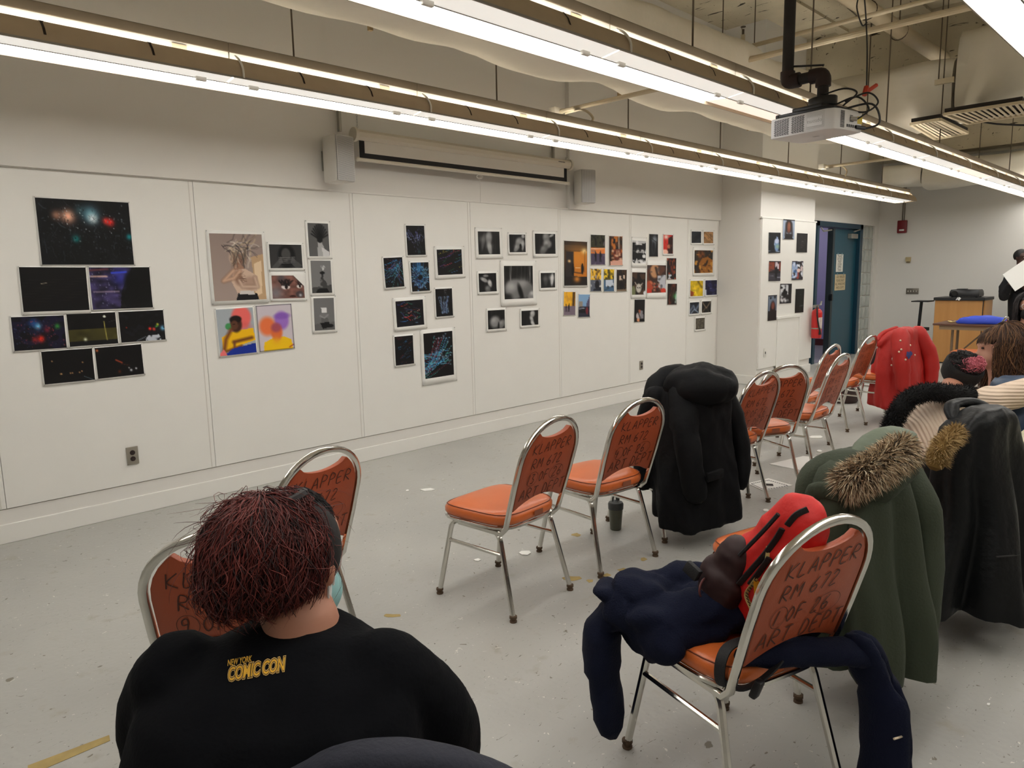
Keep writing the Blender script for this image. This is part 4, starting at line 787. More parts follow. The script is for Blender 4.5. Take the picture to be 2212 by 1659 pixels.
for x in (xa+.03, xb-.03):
    obj('bracket', join(bbox((x-.09, .10, .22), (x-.07, .13, .42)), bbox((x-.09, -.02, .40), (x-.07, .13, .42)), bbox((x-.09, -.02, .40), (x+.01, 0, .42))), metal, sc, smooth=False)
    obj('chain', join(*[tube([(x+.006*math.cos(a)*(k % 2), .006*math.cos(a)*(1-k % 2), .39-.02*k+.012*math.sin(a)) for a in np.linspace(0, 6.28, 9)], .002, 5) for k in range(8)]), metal, sc)
def outlet(px, py, Y, lab, wd=.07, ht=.115, col=(150, 144, 132), rec=True, name='wall_outlet', cat='outlet'):
    c = ony(px, py, Y); t = thing(name, lab, cat, (c.x, Y, c.z))
    obj('plate', box((0, -.003, 0), (wd, .006, ht)), M('plate_%d' % col[0], col, .4, .4 if rec else 0), t, bev=.002)
    if rec:
        for dz in (-.02, .02): obj('socket', tube([(0, -.004, dz), (0, -.009, dz)], .016, 12), M('brown_bakelite', (38, 24, 20), .4), t)
    else: obj('switch', box((0, -.008, 0), (.012, .008, .03)), M('dark_grey', (60, 60, 60), .6), t)
    return t
outlet(286, 984, -.003, 'steel wall outlet with two dark sockets below the night prints')
outlet(1385, 789, -.003, 'small steel wall outlet below the autumn street prints', .066, .105)
outlet(1652, 762, -.603, 'white switch plate on the pillar beside the access hatch', .06, .12, (226, 224, 216), False, 'switch_plate', 'switch plate')
# fire extinguisher on the end of the pillar
exx = thing('fire_extinguisher', 'red fire extinguisher with black hose hung on the pillar end', 'extinguisher', (8.44, -.69, .50))
redM = M('extinguisher_red', (196, 24, 24), .28, coat=.4)
cyl_ = obj('cylinder', lathe([(.02, 0), (.066, .004), (.072, .02), (.072, .36), (.066, .39), (.045, .415), (.024, .425), (.022, .44)], (0, 0, 0), 24), redM, exx)
obj('label', loft([[(.0726*math.cos(a), .0726*math.sin(a), z) for a in np.linspace(R(-140), R(-60), 12)] for z in (.14, .30)], False), M('label_paper', (226, 222, 212), .5), cyl_)
obj('label_print', join(*[loft([[(.0729*math.cos(a), .0729*math.sin(a), z+q) for a in np.linspace(R(-132), R(-72), 8)] for q in (0, .006)], False) for z in np.linspace(.15, .28, 8)]), M('label_red', (150, 60, 56), .5), cyl_)
obj('valve', join(cyl((0, 0, .43), (0, 0, .475), .02), box((-.02, 0, .47), (.06, .02, .02))), metal, exx)
obj('handle', join(box((.05, -.03, .50), (.14, .022, .012), (0, -.35, .3)), box((.04, -.02, .475), (.11, .02, .01), (0, .1, .3))), metal, exx, bev=.003)
obj('hose', tube(spline([(-.02, 0, .47), (-.075, -.03, .44), (-.088, -.04, .33), (-.07, -.055, .2), (-.05, -.07, .12)], 6), .011, 8), blackp, exx)
obj('nozzle', tube([(-.05, -.07, .12), (-.045, -.072, .06)], [.012, .02], 10), blackp, exx)
obj('strap', lathe([(.074, .135), (.0755, .137), (.0755, .15), (.074, .152)], (0, 0, 0), 24), metal, exx)
obj('wall_hook', bbox((-.1, -.02, .44), (-.02, .02, .48)), metal, exx)
# fire alarm on the far wall
a, b = onx(1939, 477, 12.05), onx(1962, 503, 12.05)
al = thing('fire_alarm', 'dark red fire alarm strobe box on the far wall', 'alarm', (12.05, (a.y+b.y)/2, b.z))
al_h = a.z-b.z; dr = M('alarm_red', (120, 16, 26), .4)
obj('body', bbox((-.07, -.075, 0), (-.003, .075, al_h)), dr, al, bev=.012)
obj('strobe', bbox((-.085, -.045, .035), (-.07, .035, .065)), M('strobe_glass', (226, 226, 222), .2), al, bev=.004)
obj('conduit', join(tube([(-.02, .01, al_h), (-.02, .01, al_h+.9)], .009, 8), tube([(-.02, -.02, al_h), (-.02, -.02, al_h+.9)], .007, 8)), M('conduit_grey', (120, 112, 98), .5, .4), al)
a = onx(1963, 561, 12.05); th = thing('thermostat', 'small beige thermostat box on the far wall', 'thermostat', (12.05, a.y, a.z))
obj('cover', bbox((-.05, -.04, -.03), (-.002, .04, .045)), M('beige_plastic', (190, 172, 130), .5), th, bev=.004); obj('base', bbox((-.03, -.03, -.055), (-.002, .03, -.03)), M('beige_dark', (140, 124, 92), .5), th)
a = onx(1971, 629, 12.05); sw = thing('switch_bank', 'grey four-gang light switch plate on the far wall', 'switch plate', (12.05, a.y, a.z))
obj('plate', bbox((-.012, -.1, -.05), (-.002, .1, .05)), M('plate_steel', (124, 118, 108), .4, .5), sw, bev=.002)
for k in range(4): obj('toggle', box((-.018, -.066+.044*k, 0), (.014, .01, .026)), spk, sw)
# signs on the teal door (flat sheets with lettering)
def text_geo(s, size, font_ext=0., shear=0., off=0., spacing=1., align='CENTER'):
    cu = bpy.data.curves.new('t', 'FONT'); cu.body = s; cu.size = size; cu.align_x = align; cu.align_y = 'CENTER'; cu.shear = shear; cu.offset = off; cu.space_character = spacing; cu.resolution_u = 3; cu.space_line = .9
    o = bpy.data.objects.new('t', cu); COL.objects.link(o); bpy.context.view_layer.update()
    me = bpy.data.meshes.new_from_object(o.evaluated_get(bpy.context.evaluated_depsgraph_get())); g = ([v.co.copy() for v in me.vertices], [tuple(p.vertices) for p in me.polygons])
    bpy.data.objects.remove(o); bpy.data.curves.remove(cu); bpy.data.meshes.remove(me); return g
def wall_text(g, o_=(0, 0, 0)): return [Vector((v.x+o_[0], o_[1], v.y+o_[2])) for v in g[0]], g[1]
inkM = M('print_ink', (36, 30, 28), .7)
def sign(px0, py0, px1, py1, lines, lab, col, size):
    a, b = ony(px0, py0, YD+.035), ony(px1, py1, YD+.035); c = (a+b)/2
    t = thing('paper_sign', lab, 'sign', (c.x, YD+.037, c.z), 0, 'paper signs taped to the teal door'); wd, ht = b.x-a.x, a.z-b.z
    obj('sheet', box((0, -.002, 0), (wd, .002, ht)), M('sign_paper_%d' % col[2], col, .7), t, smooth=False)
    n = len(lines)
    for i, l in enumerate(lines): obj('lettering', wall_text(text_geo(l, size), (0, -.0042, ht*(.5-(i+.75)/(n+.5)))), inkM, t, smooth=False)
    for sx in (-1, 1): obj('tape', box((sx*wd*.3, -.0035, ht/2), (.03, .001, .04)), M('clear_tape', (120, 150, 160), .4), t)
sign(1807, 549, 1820, 587, ['PLEASE', 'DO NOT', 'PROP', 'DOOR', 'OPEN', 'Thanks'], 'tall narrow white paper sign on the teal door', (222, 220, 210), .055)
sign(1804, 593, 1825, 626, ['LAST PERSON', 'PLEASE SHUT', 'ALL WINDOWS', 'AND LIGHTS'], 'tan paper sign about windows and lights on the teal door', (206, 188, 150), .058)
# ================================================================ ceiling services
ins = M('duct_wrap', (232, 226, 212), .85, noise=.08, nscale=3, bump=.5, bscale=9)
rodM = M('rod_steel', (96, 84, 68), .6, .3)
pipeM = M('painted_pipe', (206, 192, 164), .6, noise=.06)
def wrapped(path, half, seed, n=28, amp=.025):
    """insulated duct: rounded-rectangle section swept along straight path (2 points), soft bulges"""
    p0, p1 = Vector(path[0]), Vector(path[1]); L = (p1-p0).length; d = (p1-p0).normalized(); s = Vector((-d.y, d.x, 0)); m_ = max(6, int(L/.12)); rg = np.random.default_rng(seed); ph = rg.uniform(0, 6.28, 12)
    rings = []
    for i in range(m_+1):
        t = L*i/m_; rg_ = []
        for k in range(n):
            a = 2*math.pi*k/n; c, e = math.cos(a), math.sin(a); q = (abs(c)**5+abs(e)**5)**(-.2)
            bul = 1+amp*(math.sin(t*3.1+ph[0]+2*a)+.7*math.sin(t*5.3+ph[1]-a*3)+.5*math.sin(t*9+ph[2]+a*5))/half[0]*.5
            sag = -.5*amp*(1+math.sin(t*4.2+ph[4])) if e < -.3 else 0
            rg_.append(p0+d*t+s*(c*q*half[0]*bul)+Vector((0, 0, e*q*half[1]*bul+sag)))
        rings.append(rg_)
    return loft(rings)
single('air_duct', wrapped([(-2.5, -1.56, 3.125), (6.3, -1.56, 3.125)], (.36, .235), 1, amp=.035), ins, 'long white-wrapped air duct running between the two light rows', 'duct', angle=80)
single('air_duct', wrapped([(6.95, -1.3, 3.29), (6.95, -2.72, 3.29)], (.45, .29), 2, amp=.035), ins, 'cream wrapped cross duct section beside the projector pipe', 'duct', angle=80)
single('air_duct', wrapped([(6.95, -2.76, 3.42), (6.95, -6.5, 3.42)], (.48, .40), 3, amp=.045), ins, 'largest cream wrapped duct section above the square air vent', 'duct', angle=80)
single('air_duct', wrapped([(11.45, -.58, 3.0), (11.45, -1.16, 2.97)], (.32, .17), 4, amp=.015), ins, 'short cream wrapped duct elbow near the door corner', 'duct', angle=80)
single('air_duct', wrapped([(11.45, -1.18, 2.96), (11.45, -5.2, 2.96)], (.34, .20), 5, amp=.03), ins, 'cream wrapped duct running along the far wall', 'duct', angle=80)
for x in (.6, 3.0, 5.2):
    single('duct_strap', bbox((x-.012, -1.24, 2.90), (x+.012, -1.215, 2.96)), M('old_strap', (150, 128, 92), .7), 'rusty strap end at the long duct corner', 'strap', 'straps under the long duct')
    single('hanger_rod', tube([(x+.05, -1.24, 2.95), (x+.05, -1.24, ZC)], .005, 6), rodM, 'thin rod hanging the long wrapped duct', 'rod', 'rods of the long duct')
for i, (y, x) in enumerate(((-1.95, 6.42), (-2.62, 6.42))):
    t = thing('duct_hanger', ['steel trapeze hanger on the cross duct near the projector', 'steel trapeze hanger at the step of the cross duct'][i], 'hanger', (x, y, 3.0))
    obj('rod', tube([(0, 0, .0 if i == 0 else .3), (0, 0, ZC-3.0)], .006, 6), rodM, t); obj('angle_bar', bbox((-.02, -.14, -.02 if i == 0 else .28), (.02, .03, .02 if i == 0 else .33)), pipeM, t)
single('steam_pipe', tube([(3.5, -2.2, 3.9), (8.0, -2.22, 3.9)], .075, 16), pipeM, 'thick cream ceiling pipe running into the wrapped duct', 'pipe')
for x in (5.6, 6.5): single('pipe_ring', join(tube([(x, -2.2+.085*math.cos(a), 3.9+.085*math.sin(a)) for a in np.linspace(0, 6.3, 17)], .006, 6), tube([(x, -2.2, 3.985), (x, -2.2, ZC)], .006, 6)), rodM, 'thin ring hanger around the thick cream pipe', 'pipe hanger', 'ring hangers of the thick pipe')
single('sprinkler_pipe', tube([(3.865, -1.86, 3.2), (3.87, -6.0, 3.2)], .024, 10), pipeM, 'cream conduit pipe crossing in front of the projector pole', 'pipe')
spp = single('sprinkler_pipe', join(tube([(4.82, -1.34, 3.6), (4.76, -5.5, 3.6)], .02, 10), tube([(4.82, -1.34, 3.56), (4.82, -1.34, 3.72)], .02, 10)), pipeM, 'thin cream sprinkler pipe with a dark upright sprinkler head', 'pipe')
sp_ = obj('sprinkler_head', join(cyl((4.82, -1.34, 3.72), (4.82, -1.34, 3.77), .012, 8), cyl((4.82, -1.34, 3.79), (4.82, -1.34, 3.795), .025, 12), tube([(4.80, -1.34, 3.76), (4.79, -1.34, 3.78), (4.81, -1.34, 3.795)], .003, 5)), rodM, spp, world=True)
single('junction_box', join(box((3.865, -1.80, 3.2), (.09, .12, .09)), tube(spline([(3.83, -1.78, 3.2), (3.6, -1.6, 3.19), (3.3, -1.5, 3.2)], 5), .03, 8)), dust, 'dusty junction box at the conduit pipe end', 'box')
for lab, (q0, q1) in {'cream conduit bridging the light rows above the screen': ((1210, 241), (1400, 187)), 'cream conduit bridging the light rows near the door': ((1783, 360), (1945, 335))}.items():
    a, b = onz(*q0, 2.79), onz(*q1, 2.79); b.y = -2.5; b.x = a.x
    t = thing('light_conduit', lab, 'conduit', a)
    obj('pipe', tube([(0, 0, 0), b-a], .017, 8), pipeM, t); obj('box', box((-.02, .03, 0), (.1, .07, .06)), cream, t, bev=.004)
    obj('flex_cable', tube(spline([(0, -.05, -.02), (.09, -.16, -.0), (.16, -.21, -.06), (.1, -.22, -.13)], 6), .01, 8), pipeM, t)
for i, (x, z, m_) in enumerate(((7.6, 3.3, 0),)):
    pass
0 and single('rise_pipe', tube([(5.6, -3.05, 2.95), (5.6, -3.05, ZC)], .03, 10), pipeM, 'vertical cream pipe dropping behind the cables', 'pipe')
# square ceiling vents with slats
def vent(pts, z, lab, n=9):
    q = [onz(*p, z) for p in pts]; c = sum(q, Vector())/4; t = thing('air_vent', lab, 'vent', c); q = [p-c for p in q]
    obj('frame', join(*[tube([q[i], q[(i+1) % 4]], .018, 4) for i in range(4)]), pipeM, t, smooth=False)
    obj('plenum', ([p+Vector((0, 0, .02)) for p in q]+[p+Vector((0, 0, .05)) for p in q], [(4, 5, 6, 7), (0, 1, 5, 4), (1, 2, 6, 5), (2, 3, 7, 6), (3, 0, 4, 7)]), M('vent_dark', (40, 34, 28), .8), t, smooth=False)
    for k in range(1, n):
        a, b = q[0].lerp(q[1], k/n), q[3].lerp(q[2], k/n); obj('slat', tube([a, b], .016, 4, ry=.004), pipeM, t, smooth=False)
vent([(2040, 247), (2208, 221), (2225, 246), (2092, 266)], 2.88, 'slatted square ceiling vent under the largest duct', 12)
vent([(1968, 268), (2030, 258), (2090, 287), (2020, 300)], 2.86, 'open louvred vent beyond the second light row', 8)
# ceiling slab ribs
for k, y in enumerate((-1.05, -2.0, -2.95, -3.9, -4.85)): struct('trim_%d' % (20+k), bbox((XL, y-.06, ZC-.035), (8.02, y+.06, ZC+.01)), rawM)
# far cable
single('ceiling_cable', tube(spline([(9.5, -2.1, 3.45), (9.4, -2.6, 3.28), (9.4, -3.2, 3.22), (9.4, -4.2, 3.4)], 6), .012, 6), blackp, 'black cable sagging below the far ceiling', 'cable')
lb = ony(1945, 345, -.7); t = thing('smoke_detector', 'small white detector hanging above the door corner', 'detector', lb)
obj('base', box((0, 0, .06), (.16, .16, .03)), blackp, t); obj('dome', lathe([(.02, -.03), (.05, -.025), (.08, .02), (.085, .045)], (0, 0, 0), 16), spk, t); obj('stem', tube([(0, 0, .07), (0, 0, .6)], .008, 6), rodM, t)
# ================================================================ ceiling projector
PZ = 2.26
A0 = onz(1664, 302, PZ); B0 = onz(1800, 276, PZ); C0 = onz(1874, 286, PZ)
ex_ = (A0-B0); Lp = ex_.length; ex_.normalize(); ey_ = Vector((0, 0, 1)).cross(ex_); ey_ *= (1 if ey_.dot(C0-B0) > 0 else -1); Wp = (C0-B0).length*.98
pj = thing('ceiling_projector', 'white projector hung upside down from a black ceiling pipe', 'projector', B0)
def pl(u, v, z): return ex_*u+ey_*v+Vector((0, 0, z))
HP = .115
outl = [(Lp, 0), (Lp, Wp*.9), (Lp-.03, Wp), (.06, Wp), (0, Wp-.02), (0, .07), (.012, .025), (.05, .0)]
wpm = M('projector_white', (216, 214, 212), .45)
obj('case', prism(outl, lambda a, b, z: pl(a, b, z), 0, HP), wpm, pj, bev=.008)
obj('top_tray', prism([(Lp-.02, .02), (Lp-.02, Wp-.03), (.05, Wp-.03), (.03, .05), (.07, .02)], lambda a, b, z: pl(a, b, z), HP, HP+.022), blackp, pj, bev=.004)
obj('mount_plate', prism([(Lp*.72, .04), (Lp*.72, Wp-.05), (.1, Wp-.05), (.1, .04)], lambda a, b, z: pl(a, b, z), HP+.02, HP+.045), blackp, pj, bev=.004)
dkv = M('vent_black', (26, 24, 24), .7)
for u0, u1 in ((Lp-.125, Lp-.02), (Lp-.225, Lp-.137)):
    for k in range(15):
        z = .012+k*.0062; obj('vent_slit', join(*[prism([(u, 0), (u+.013, 0), (u+.013, .002), (u, .002)], lambda a, b, z_: pl(a, b-.0015, z_), z, z+.0032) for u in np.arange(u0+(k % 2)*.004, u1-.013, .0165)]), dkv, pj, smooth=False)
for k in range(15):
    z = .012+k*.0062; obj('vent_slit', prism([(.0, .068), (.0, .105), (.002, .105), (.002, .068)], lambda a, b, z_: pl(a-.0015, b, z_), z, z+.0035), dkv, pj, smooth=False)
for k in range(12):
    z = .02+k*.0075; obj('rib', prism([(.055, -.001), (Lp-.24, -.001), (Lp-.24, .002), (.055, .002)], lambda a, b, z_: pl(a, b-.0005, z_), z, z+.001), M('rib_grey', (170, 168, 164), .5), pj, smooth=False)
obj('name_plate', prism([(.07, 0), (Lp-.245, 0), (Lp-.245, .002), (.07, .002)], lambda a, b, z_: pl(a, b-.002, z_), .03, .08), wpm, pj, smooth=False)
g = text_geo('optoma', .03); obj('lettering', ([pl((.07+Lp-.245)/2+v.x, -.0028, .054-v.y) for v in g[0]], g[1]), M('logo_grey', (160, 158, 154), .5), pj, smooth=False)
obj('underside_mark', ([pl(.5*Lp+.02*a, .5*Wp+.01*b, -.0008) for a, b in ((-1, -1), (1, -1), (1, 1), (-1, 1))], [(0, 1, 2, 3)]), M('logo_grey', (160, 158, 154), .5), pj, smooth=False)
obj('ports', join(*[prism([(-.001, v), (.002, v), (.002, v+.012), (-.001, v+.012)], lambda a, b, z_: pl(a, b, z_), .018, .034) for v in np.arange(.13, Wp-.08, .02)]), dkv, pj, smooth=False)
obj('yellow_label', prism([(-.001, Wp-.07), (.002, Wp-.07), (.002, Wp-.02), (-.001, Wp-.02)], lambda a, b, z_: pl(a, b, z_), .045, .085), M('warning_yellow', (206, 180, 40), .5), pj, smooth=False)
obj('vent_slit', join(*[prism([(-.001, .16), (.002, .16), (.002, .19), (-.001, .19)], lambda a, b, z_: pl(a, b, z_), z, z+.003) for z in np.arange(.05, .09, .008)]), dkv, pj, smooth=False)
obj('foot', lathe([(.012, 0), (.016, .004), (.016, .02), (.01, .024)], pl(Lp-.03, .03, HP+.0), 12), M('dark_grey', (60, 60, 60), .6), pj)
cpl = pl(Lp*.42, Wp*.5, 0)
obj('swivel', prism([(Lp*.42+.07*math.cos(a)*(1.25 if abs(math.cos(a)) > .5 else 1), Wp*.5+.06*math.sin(a)) for a in np.linspace(0, 6.1, 14)], lambda a, b, z: pl(a, b, z), HP+.045, HP+.10), blackp, pj, bev=.008)
e0 = onz(1701, 178, 2.60)-B0; e1 = cpl+Vector((0, 0, 0)); zp = 2.60-B0.z
E1_ = Vector((e0.x, e0.y, zp)); E2_ = Vector((cpl.x, cpl.y, zp+.005))
iron = M('black_iron', (26, 22, 22), .6)
obj('drop_pipe', tube([E1_+Vector((0, 0, .02)), Vector((E1_.x, E1_.y, ZC-B0.z))], .034, 14), iron, pj)
obj('elbow', tube(fillet([E1_+Vector((0, 0, .06)), E1_, E1_.lerp(E2_, .35)], .045), .043, 14), M('iron_fitting', (44, 28, 26), .6), pj)
obj('cross_pipe', tube([E1_.lerp(E2_, .2), E1_.lerp(E2_, .8)], .032, 14), iron, pj)
obj('elbow', tube(fillet([E1_.lerp(E2_, .65), E2_, E2_-Vector((0, 0, .07))], .045), .043, 14), M('iron_fitting', (44, 28, 26), .6), pj)
obj('nipple', tube([E2_-Vector((0, 0, .05)), Vector((cpl.x, cpl.y, HP+.09))], .032, 14), iron, pj)
def cable(*p, r=.005, nm='cable'): obj(nm, tube(spline([pl(*q) for q in p], 7), r, 7), blackp, pj)
cable((Lp*.4, Wp*.4, .22), (.05, Wp*.55, .24), (-.03, Wp*.55, .2), (.06, Wp*.6, .15)); cable((Lp*.3, Wp*.5, .15), (.0, Wp*.7, .19), (-.06, Wp*.8, .12), (-.03, Wp*.75, .08), (.0, Wp*.62, .055))
cable((.05, Wp*.6, .17), (-.04, Wp*.85, .21), (-.07, Wp*1.05, .16), (-.03, Wp*.9, .11), (.04, Wp*.7, .12)); cable((.08, Wp*.6, .13), (-.05, Wp*.95, .15), (-.08, Wp*1.08, .05), (-.03, Wp*.95, .02), (.0, Wp*.85, .025), r=.006)
obj('plug', tube([pl(-.03, Wp*.6, .06), pl(.0, Wp*.55, .065)], .012, 8), metal, pj); obj('plug', tube([pl(-.02, Wp*.92, .02), pl(.0, Wp*.72, .025)], .011, 8), blackp, pj)
ct = pl(-.02, Wp*.92, .24)
obj('zip_tag', join(tube([ct+Vector((0, 0, -.02)), ct+ey_*.1+Vector((0, 0, .03))], .012, 6), tube([ct-ey_*.02-Vector((0, 0, .04)), ct+Vector((0, 0, .01))], .014, 6)), M('tag_red', (206, 62, 34), .5), pj)
obj('safety_cable', tube(spline([ct, ct-ey_*.02+Vector((0, 0, .25)), ct-ey_*.08+Vector((0, 0, .5)), ct-ey_*.14+Vector((0, 0, .42)), ct-ey_*.08+Vector((0, 0, .33)), ct-ey_*.03+Vector((0, 0, .35))], 8), .004, 6), blackp, pj)
obj('pipe_cable', tube([E1_+Vector((.0, 0, .09)), E1_.lerp(E2_, .5)+Vector((0, 0, .07)), E2_+Vector((0, 0, .05))], .006, 6), blackp, pj)
# ================================================================ lectern corner and desk
oak = wood_mat('oak_veneer', (176, 122, 66), (200, 148, 86))
le = thing('lectern', 'oak-veneered lectern with a black top against the far wall', 'lectern', (10.85, -1.95, 0))
obj('front_panel', bbox((-.26, -.32, .02), (-.23, .32, .97)), oak, le, smooth=False, bev=.003)
for s in (-1, 1): obj('side_panel', bbox((-.23, s*.32-.012, .02), (.26, s*.32+.012, .97)), oak, le, smooth=False, bev=.003)
obj('edge_strip', bbox((-.262, -.324, .02), (-.256, -.312, .97)), blackp, le, smooth=False)
obj('plinth', bbox((-.24, -.3, 0), (.25, .3, .02)), blackp, le, smooth=False)
obj('top', bbox((-.29, -.34, .97), (.3, .34, 1.015)), blackp, le, smooth=False, bev=.006)
bt = M('black_steel', (18, 18, 20), .45, .3)
st = thing('side_stand', 'black metal stand with a small shelf beside the lectern', 'stand', (10.60, -1.46, 0))
obj('shelf', bbox((-.12, -.1, .945), (.2, .14, .962)), bt, st, smooth=False); obj('post', tube([(-.02, .06, .03), (-.02, .02, .945)], .022, 8), bt, st); obj('arm', bbox((-.03, -.1, .5), (.03, .05, .55)), bt, st, smooth=False); obj('foot', bbox((-.2, -.06, 0), (.2, .1, .035)), bt, st, smooth=False, bev=.006)
obj('cable', tube(spline([(-.04, .06, .5), (-.06, .11, .46), (-.05, .0, .4), (-.04, -.08, .42)], 5), .005, 6), bt, st)
bp_ = thing('desk_projector', 'black projector sitting on top of the lectern', 'projector', (10.82, -1.99, 1.015))
obj('case', loft([[(x*s, y*s2, z) for x, y in [(-.14, -.2), (.14, -.2), (.16, -.17), (.16, .17), (.14, .2), (-.14, .2), (-.16, .17), (-.16, -.17)]] for z, s, s2 in ((.012, 1, .98), (.04, 1.02, 1), (.09, .98, .97), (.115, .85, .9))]), blackp, bp_)
obj('lens', tube([(-.15, .12, .06), (-.18, .12, .06)], .038, 16), M('lens_black', (8, 8, 10), .1), bp_); obj('lid', box((0, .06, .12), (.15, .12, .012)), blackp, bp_, bev=.004); obj('foot', join(*[cyl((x, y, 0), (x, y, .015), .015, 8) for x in (-.12, .12) for y in (-.16, .16)]), blackp, bp_)
single('paper_strip', join(box((10.553, -1.95, 1.018), (.006, .03, .003)), box((10.552, -1.96, .995), (.002, .03, .045), (.6, 0, 0)), box((10.552, -1.93, .995), (.002, .012, .04), (.6, 0, 0))), paperM, 'small white paper strip hanging over the lectern top edge', 'paper')
tb = thing('folding_table', 'brown folding table in front of the lectern', 'table', (9.1, -2.75, 0))
brn = wood_mat('brown_laminate', (84, 54, 40), (104, 68, 50), (1, .1, 1))
obj('tabletop', bbox((-.36, -.7, .715), (.4, .65, .74)), brn, tb, smooth=False, bev=.004); obj('apron', bbox((-.32, -.66, .66), (.36, .58, .715)), M('apron_tan', (150, 128, 100), .6), tb, smooth=False)
for y in (-.5, .44):
    for x in (-.24, .02): obj('leg', tube([(x, y, .66), (x, y, .0)], .016, 8), M('leg_brown', (120, 100, 80), .5, .3), tb)
obj('brace', tube([(-.1, .44, .28), (-.1, .1, .64)], .01, 6), M('leg_brown', (120, 100, 80), .5, .3), tb)
def crumple(c, r, seed, n=22, m_=12, amp=.18, flat=.25):
    g = ellipsoid((0, 0, 0), r, n, m_); rg = np.random.default_rng(seed); k = rg.normal(0, 1, (6, 3))*np.array([5, 5, 5])/max(r); ph = rg.uniform(0, 6.28, 6); out = []
    for v in g[0]:
        d = sum(math.sin(k[i][0]*v.x+k[i][1]*v.y+k[i][2]*v.z+ph[i]) for i in range(6))/6; w_ = v*(1+amp*d)
        if w_.z < -r[2]*flat: w_.z = -r[2]*flat
        out.append(w_+Vector(c))
    return out, g[1]
bg_ = single('tote_bag', crumple((8.96, -2.62, .763), (.17, .34, .075), 3, amp=.3), M('royal_blue', (44, 72, 196), .6), 'crumpled royal blue bag lying on the brown table', 'bag')
gx = text_geo('SFC', .05); obj('lettering', ([Vector((-.155-.0*v.x, -.1*0-v.x-.02, .05+v.y*.5)) for v in gx[0]], gx[1]), spk, bg_, smooth=False)
single('key_ring', join(tube([(8.95+.03*math.cos(a), -2.27+.045*math.sin(a), .75+.012*abs(math.sin(a))) for a in np.linspace(0, 6.28, 13)], .008, 6), box((8.97, -2.25, .745), (.05, .02, .006))), M('brass', (200, 176, 120), .4, .6), 'small brass ring of keys on the brown table', 'keys')
chair('desk', '15', onz(2100, 757, .46).x, onz(2100, 757, .46).y, 0, 'orange chair pulled up at the brown folding table')
# ================================================================ cloth helpers
from mathutils import noise as mn
def P(x, y, t): return CAM+ray(x, y)*t
def rough_up(vs, ns, amp, scale, ridged=True, seed=0.):
    out = []
    for v, n in zip(vs, ns):
        q = v*scale+Vector((seed, seed*1.7, seed*.3)); a = mn.noise(q); b = mn.noise(q*2.3)
        d = (1-2*abs(a))*.7+(1-2*abs(b))*.3-.3 if ridged else a+.5*b
        out.append(v+n*(amp*d))
    return out
def blob(name, geos, mat, parent=None, voxel=.012, smooth=4, wr=0., wscale=9., ridged=True, seed=0., world=True, stretchz=1.):
    """closed shapes fused into one continuous skin"""
    vs, fs = join(*geos); me = bpy.data.meshes.new(name); me.from_pydata([tuple(v) for v in vs], [], fs)
    bm = bmesh.new(); bm.from_mesh(me); bmesh.ops.recalc_face_normals(bm, faces=bm.faces); bm.to_mesh(me); bm.free()
    o = bpy.data.objects.new(name, me); COL.objects.link(o)
    r_ = o.modifiers.new('r', 'REMESH'); r_.mode = 'VOXEL'; r_.voxel_size = voxel
    if smooth: s_ = o.modifiers.new('s', 'SMOOTH'); s_.factor = .6; s_.iterations = smooth
    bpy.context.view_layer.update(); m2 = bpy.data.meshes.new_from_object(o.evaluated_get(bpy.context.evaluated_depsgraph_get())); m2.name = name
    o.modifiers.clear(); o.data = m2; bpy.data.meshes.remove(me)
    base = parent.location if (parent is not None and world) else Vector((0, 0, 0))
    if wr:
        co = [v.co.copy() for v in m2.vertices]; no = [v.normal.copy() for v in m2.vertices]
        co = rough_up([Vector((c.x, c.y, c.z*stretchz)) for c in co], no, 0, 1) and [c+n*(wr*((1-2*abs(mn.noise(Vector((c.x, c.y, c.z*stretchz))*wscale+Vector((seed, 0, 0)))))*.7+.3*(1-2*abs(mn.noise(Vector((c.x, c.y, c.z*stretchz))*wscale*2.2+Vector((0, seed, 0)))))-.3)) for c, n in zip(co, no)]
        for v, c in zip(m2.vertices, co): v.co = c
    if base.length:
        for v in m2.vertices: v.co -= base
    m2.polygons.foreach_set('use_smooth', [True]*len(m2.polygons)); m2.materials.clear(); m2.materials.append(mat)
    if parent is not None: o.parent = parent
    return o
def cmat(key):
    t = CH[key]; return Matrix.Translation(t.location) @ Matrix.Rotation(t.rotation_euler.z, 4, 'Z')
def coat_body(rings, nf, seed, n=72, fold=.03, sub=4, sharp=1.):
    """rings: (z, cx, cy, a, b) from hem to collar; folds fan out towards the hem"""
    rg = np.random.default_rng(seed); ph = rg.uniform(0, 6.28, 4); R_ = [Vector((*r[1:], r[0])) if 0 else r for r in rings]
    arr = np.array(rings, float); t = np.linspace(0, len(rings)-1, (len(rings)-1)*sub+1); L = []
    for q in t:
        i = min(int(q), len(rings)-2); f = q-i; p0, p1, p2, p3 = arr[max(i-1, 0)], arr[i], arr[i+1], arr[min(i+2, len(arr)-1)]
        c = .5*((2*p1)+(p2-p0)*f+(2*p0-5*p1+4*p2-p3)*f*f+(3*p1-p0-3*p2+p3)*f**3); w_ = max(0., 1-q/(len(rings)-1)*1.15); rr = []
        for k in range(n):
            a = 2*math.pi*k/n; d = math.sin(nf*a+ph[0]+.8*math.sin(2*a+ph[1])+.5*q*.3)+.5*math.sin((nf*2+1)*a+ph[2]); d = math.copysign(abs(d)**sharp, d)
            s = 1+fold*w_*d/.2; ca, sa = math.cos(a), math.sin(a); e = (abs(ca)**2.6+abs(sa)**2.6)**(-1/2.6)
            rr.append(Vector((c[1]+ca*e*c[3]*s, c[2]+sa*e*c[4]*s, c[0]+.02*w_*math.sin(2*a+ph[3]))))
        L.append(rr)
    return loft(L)
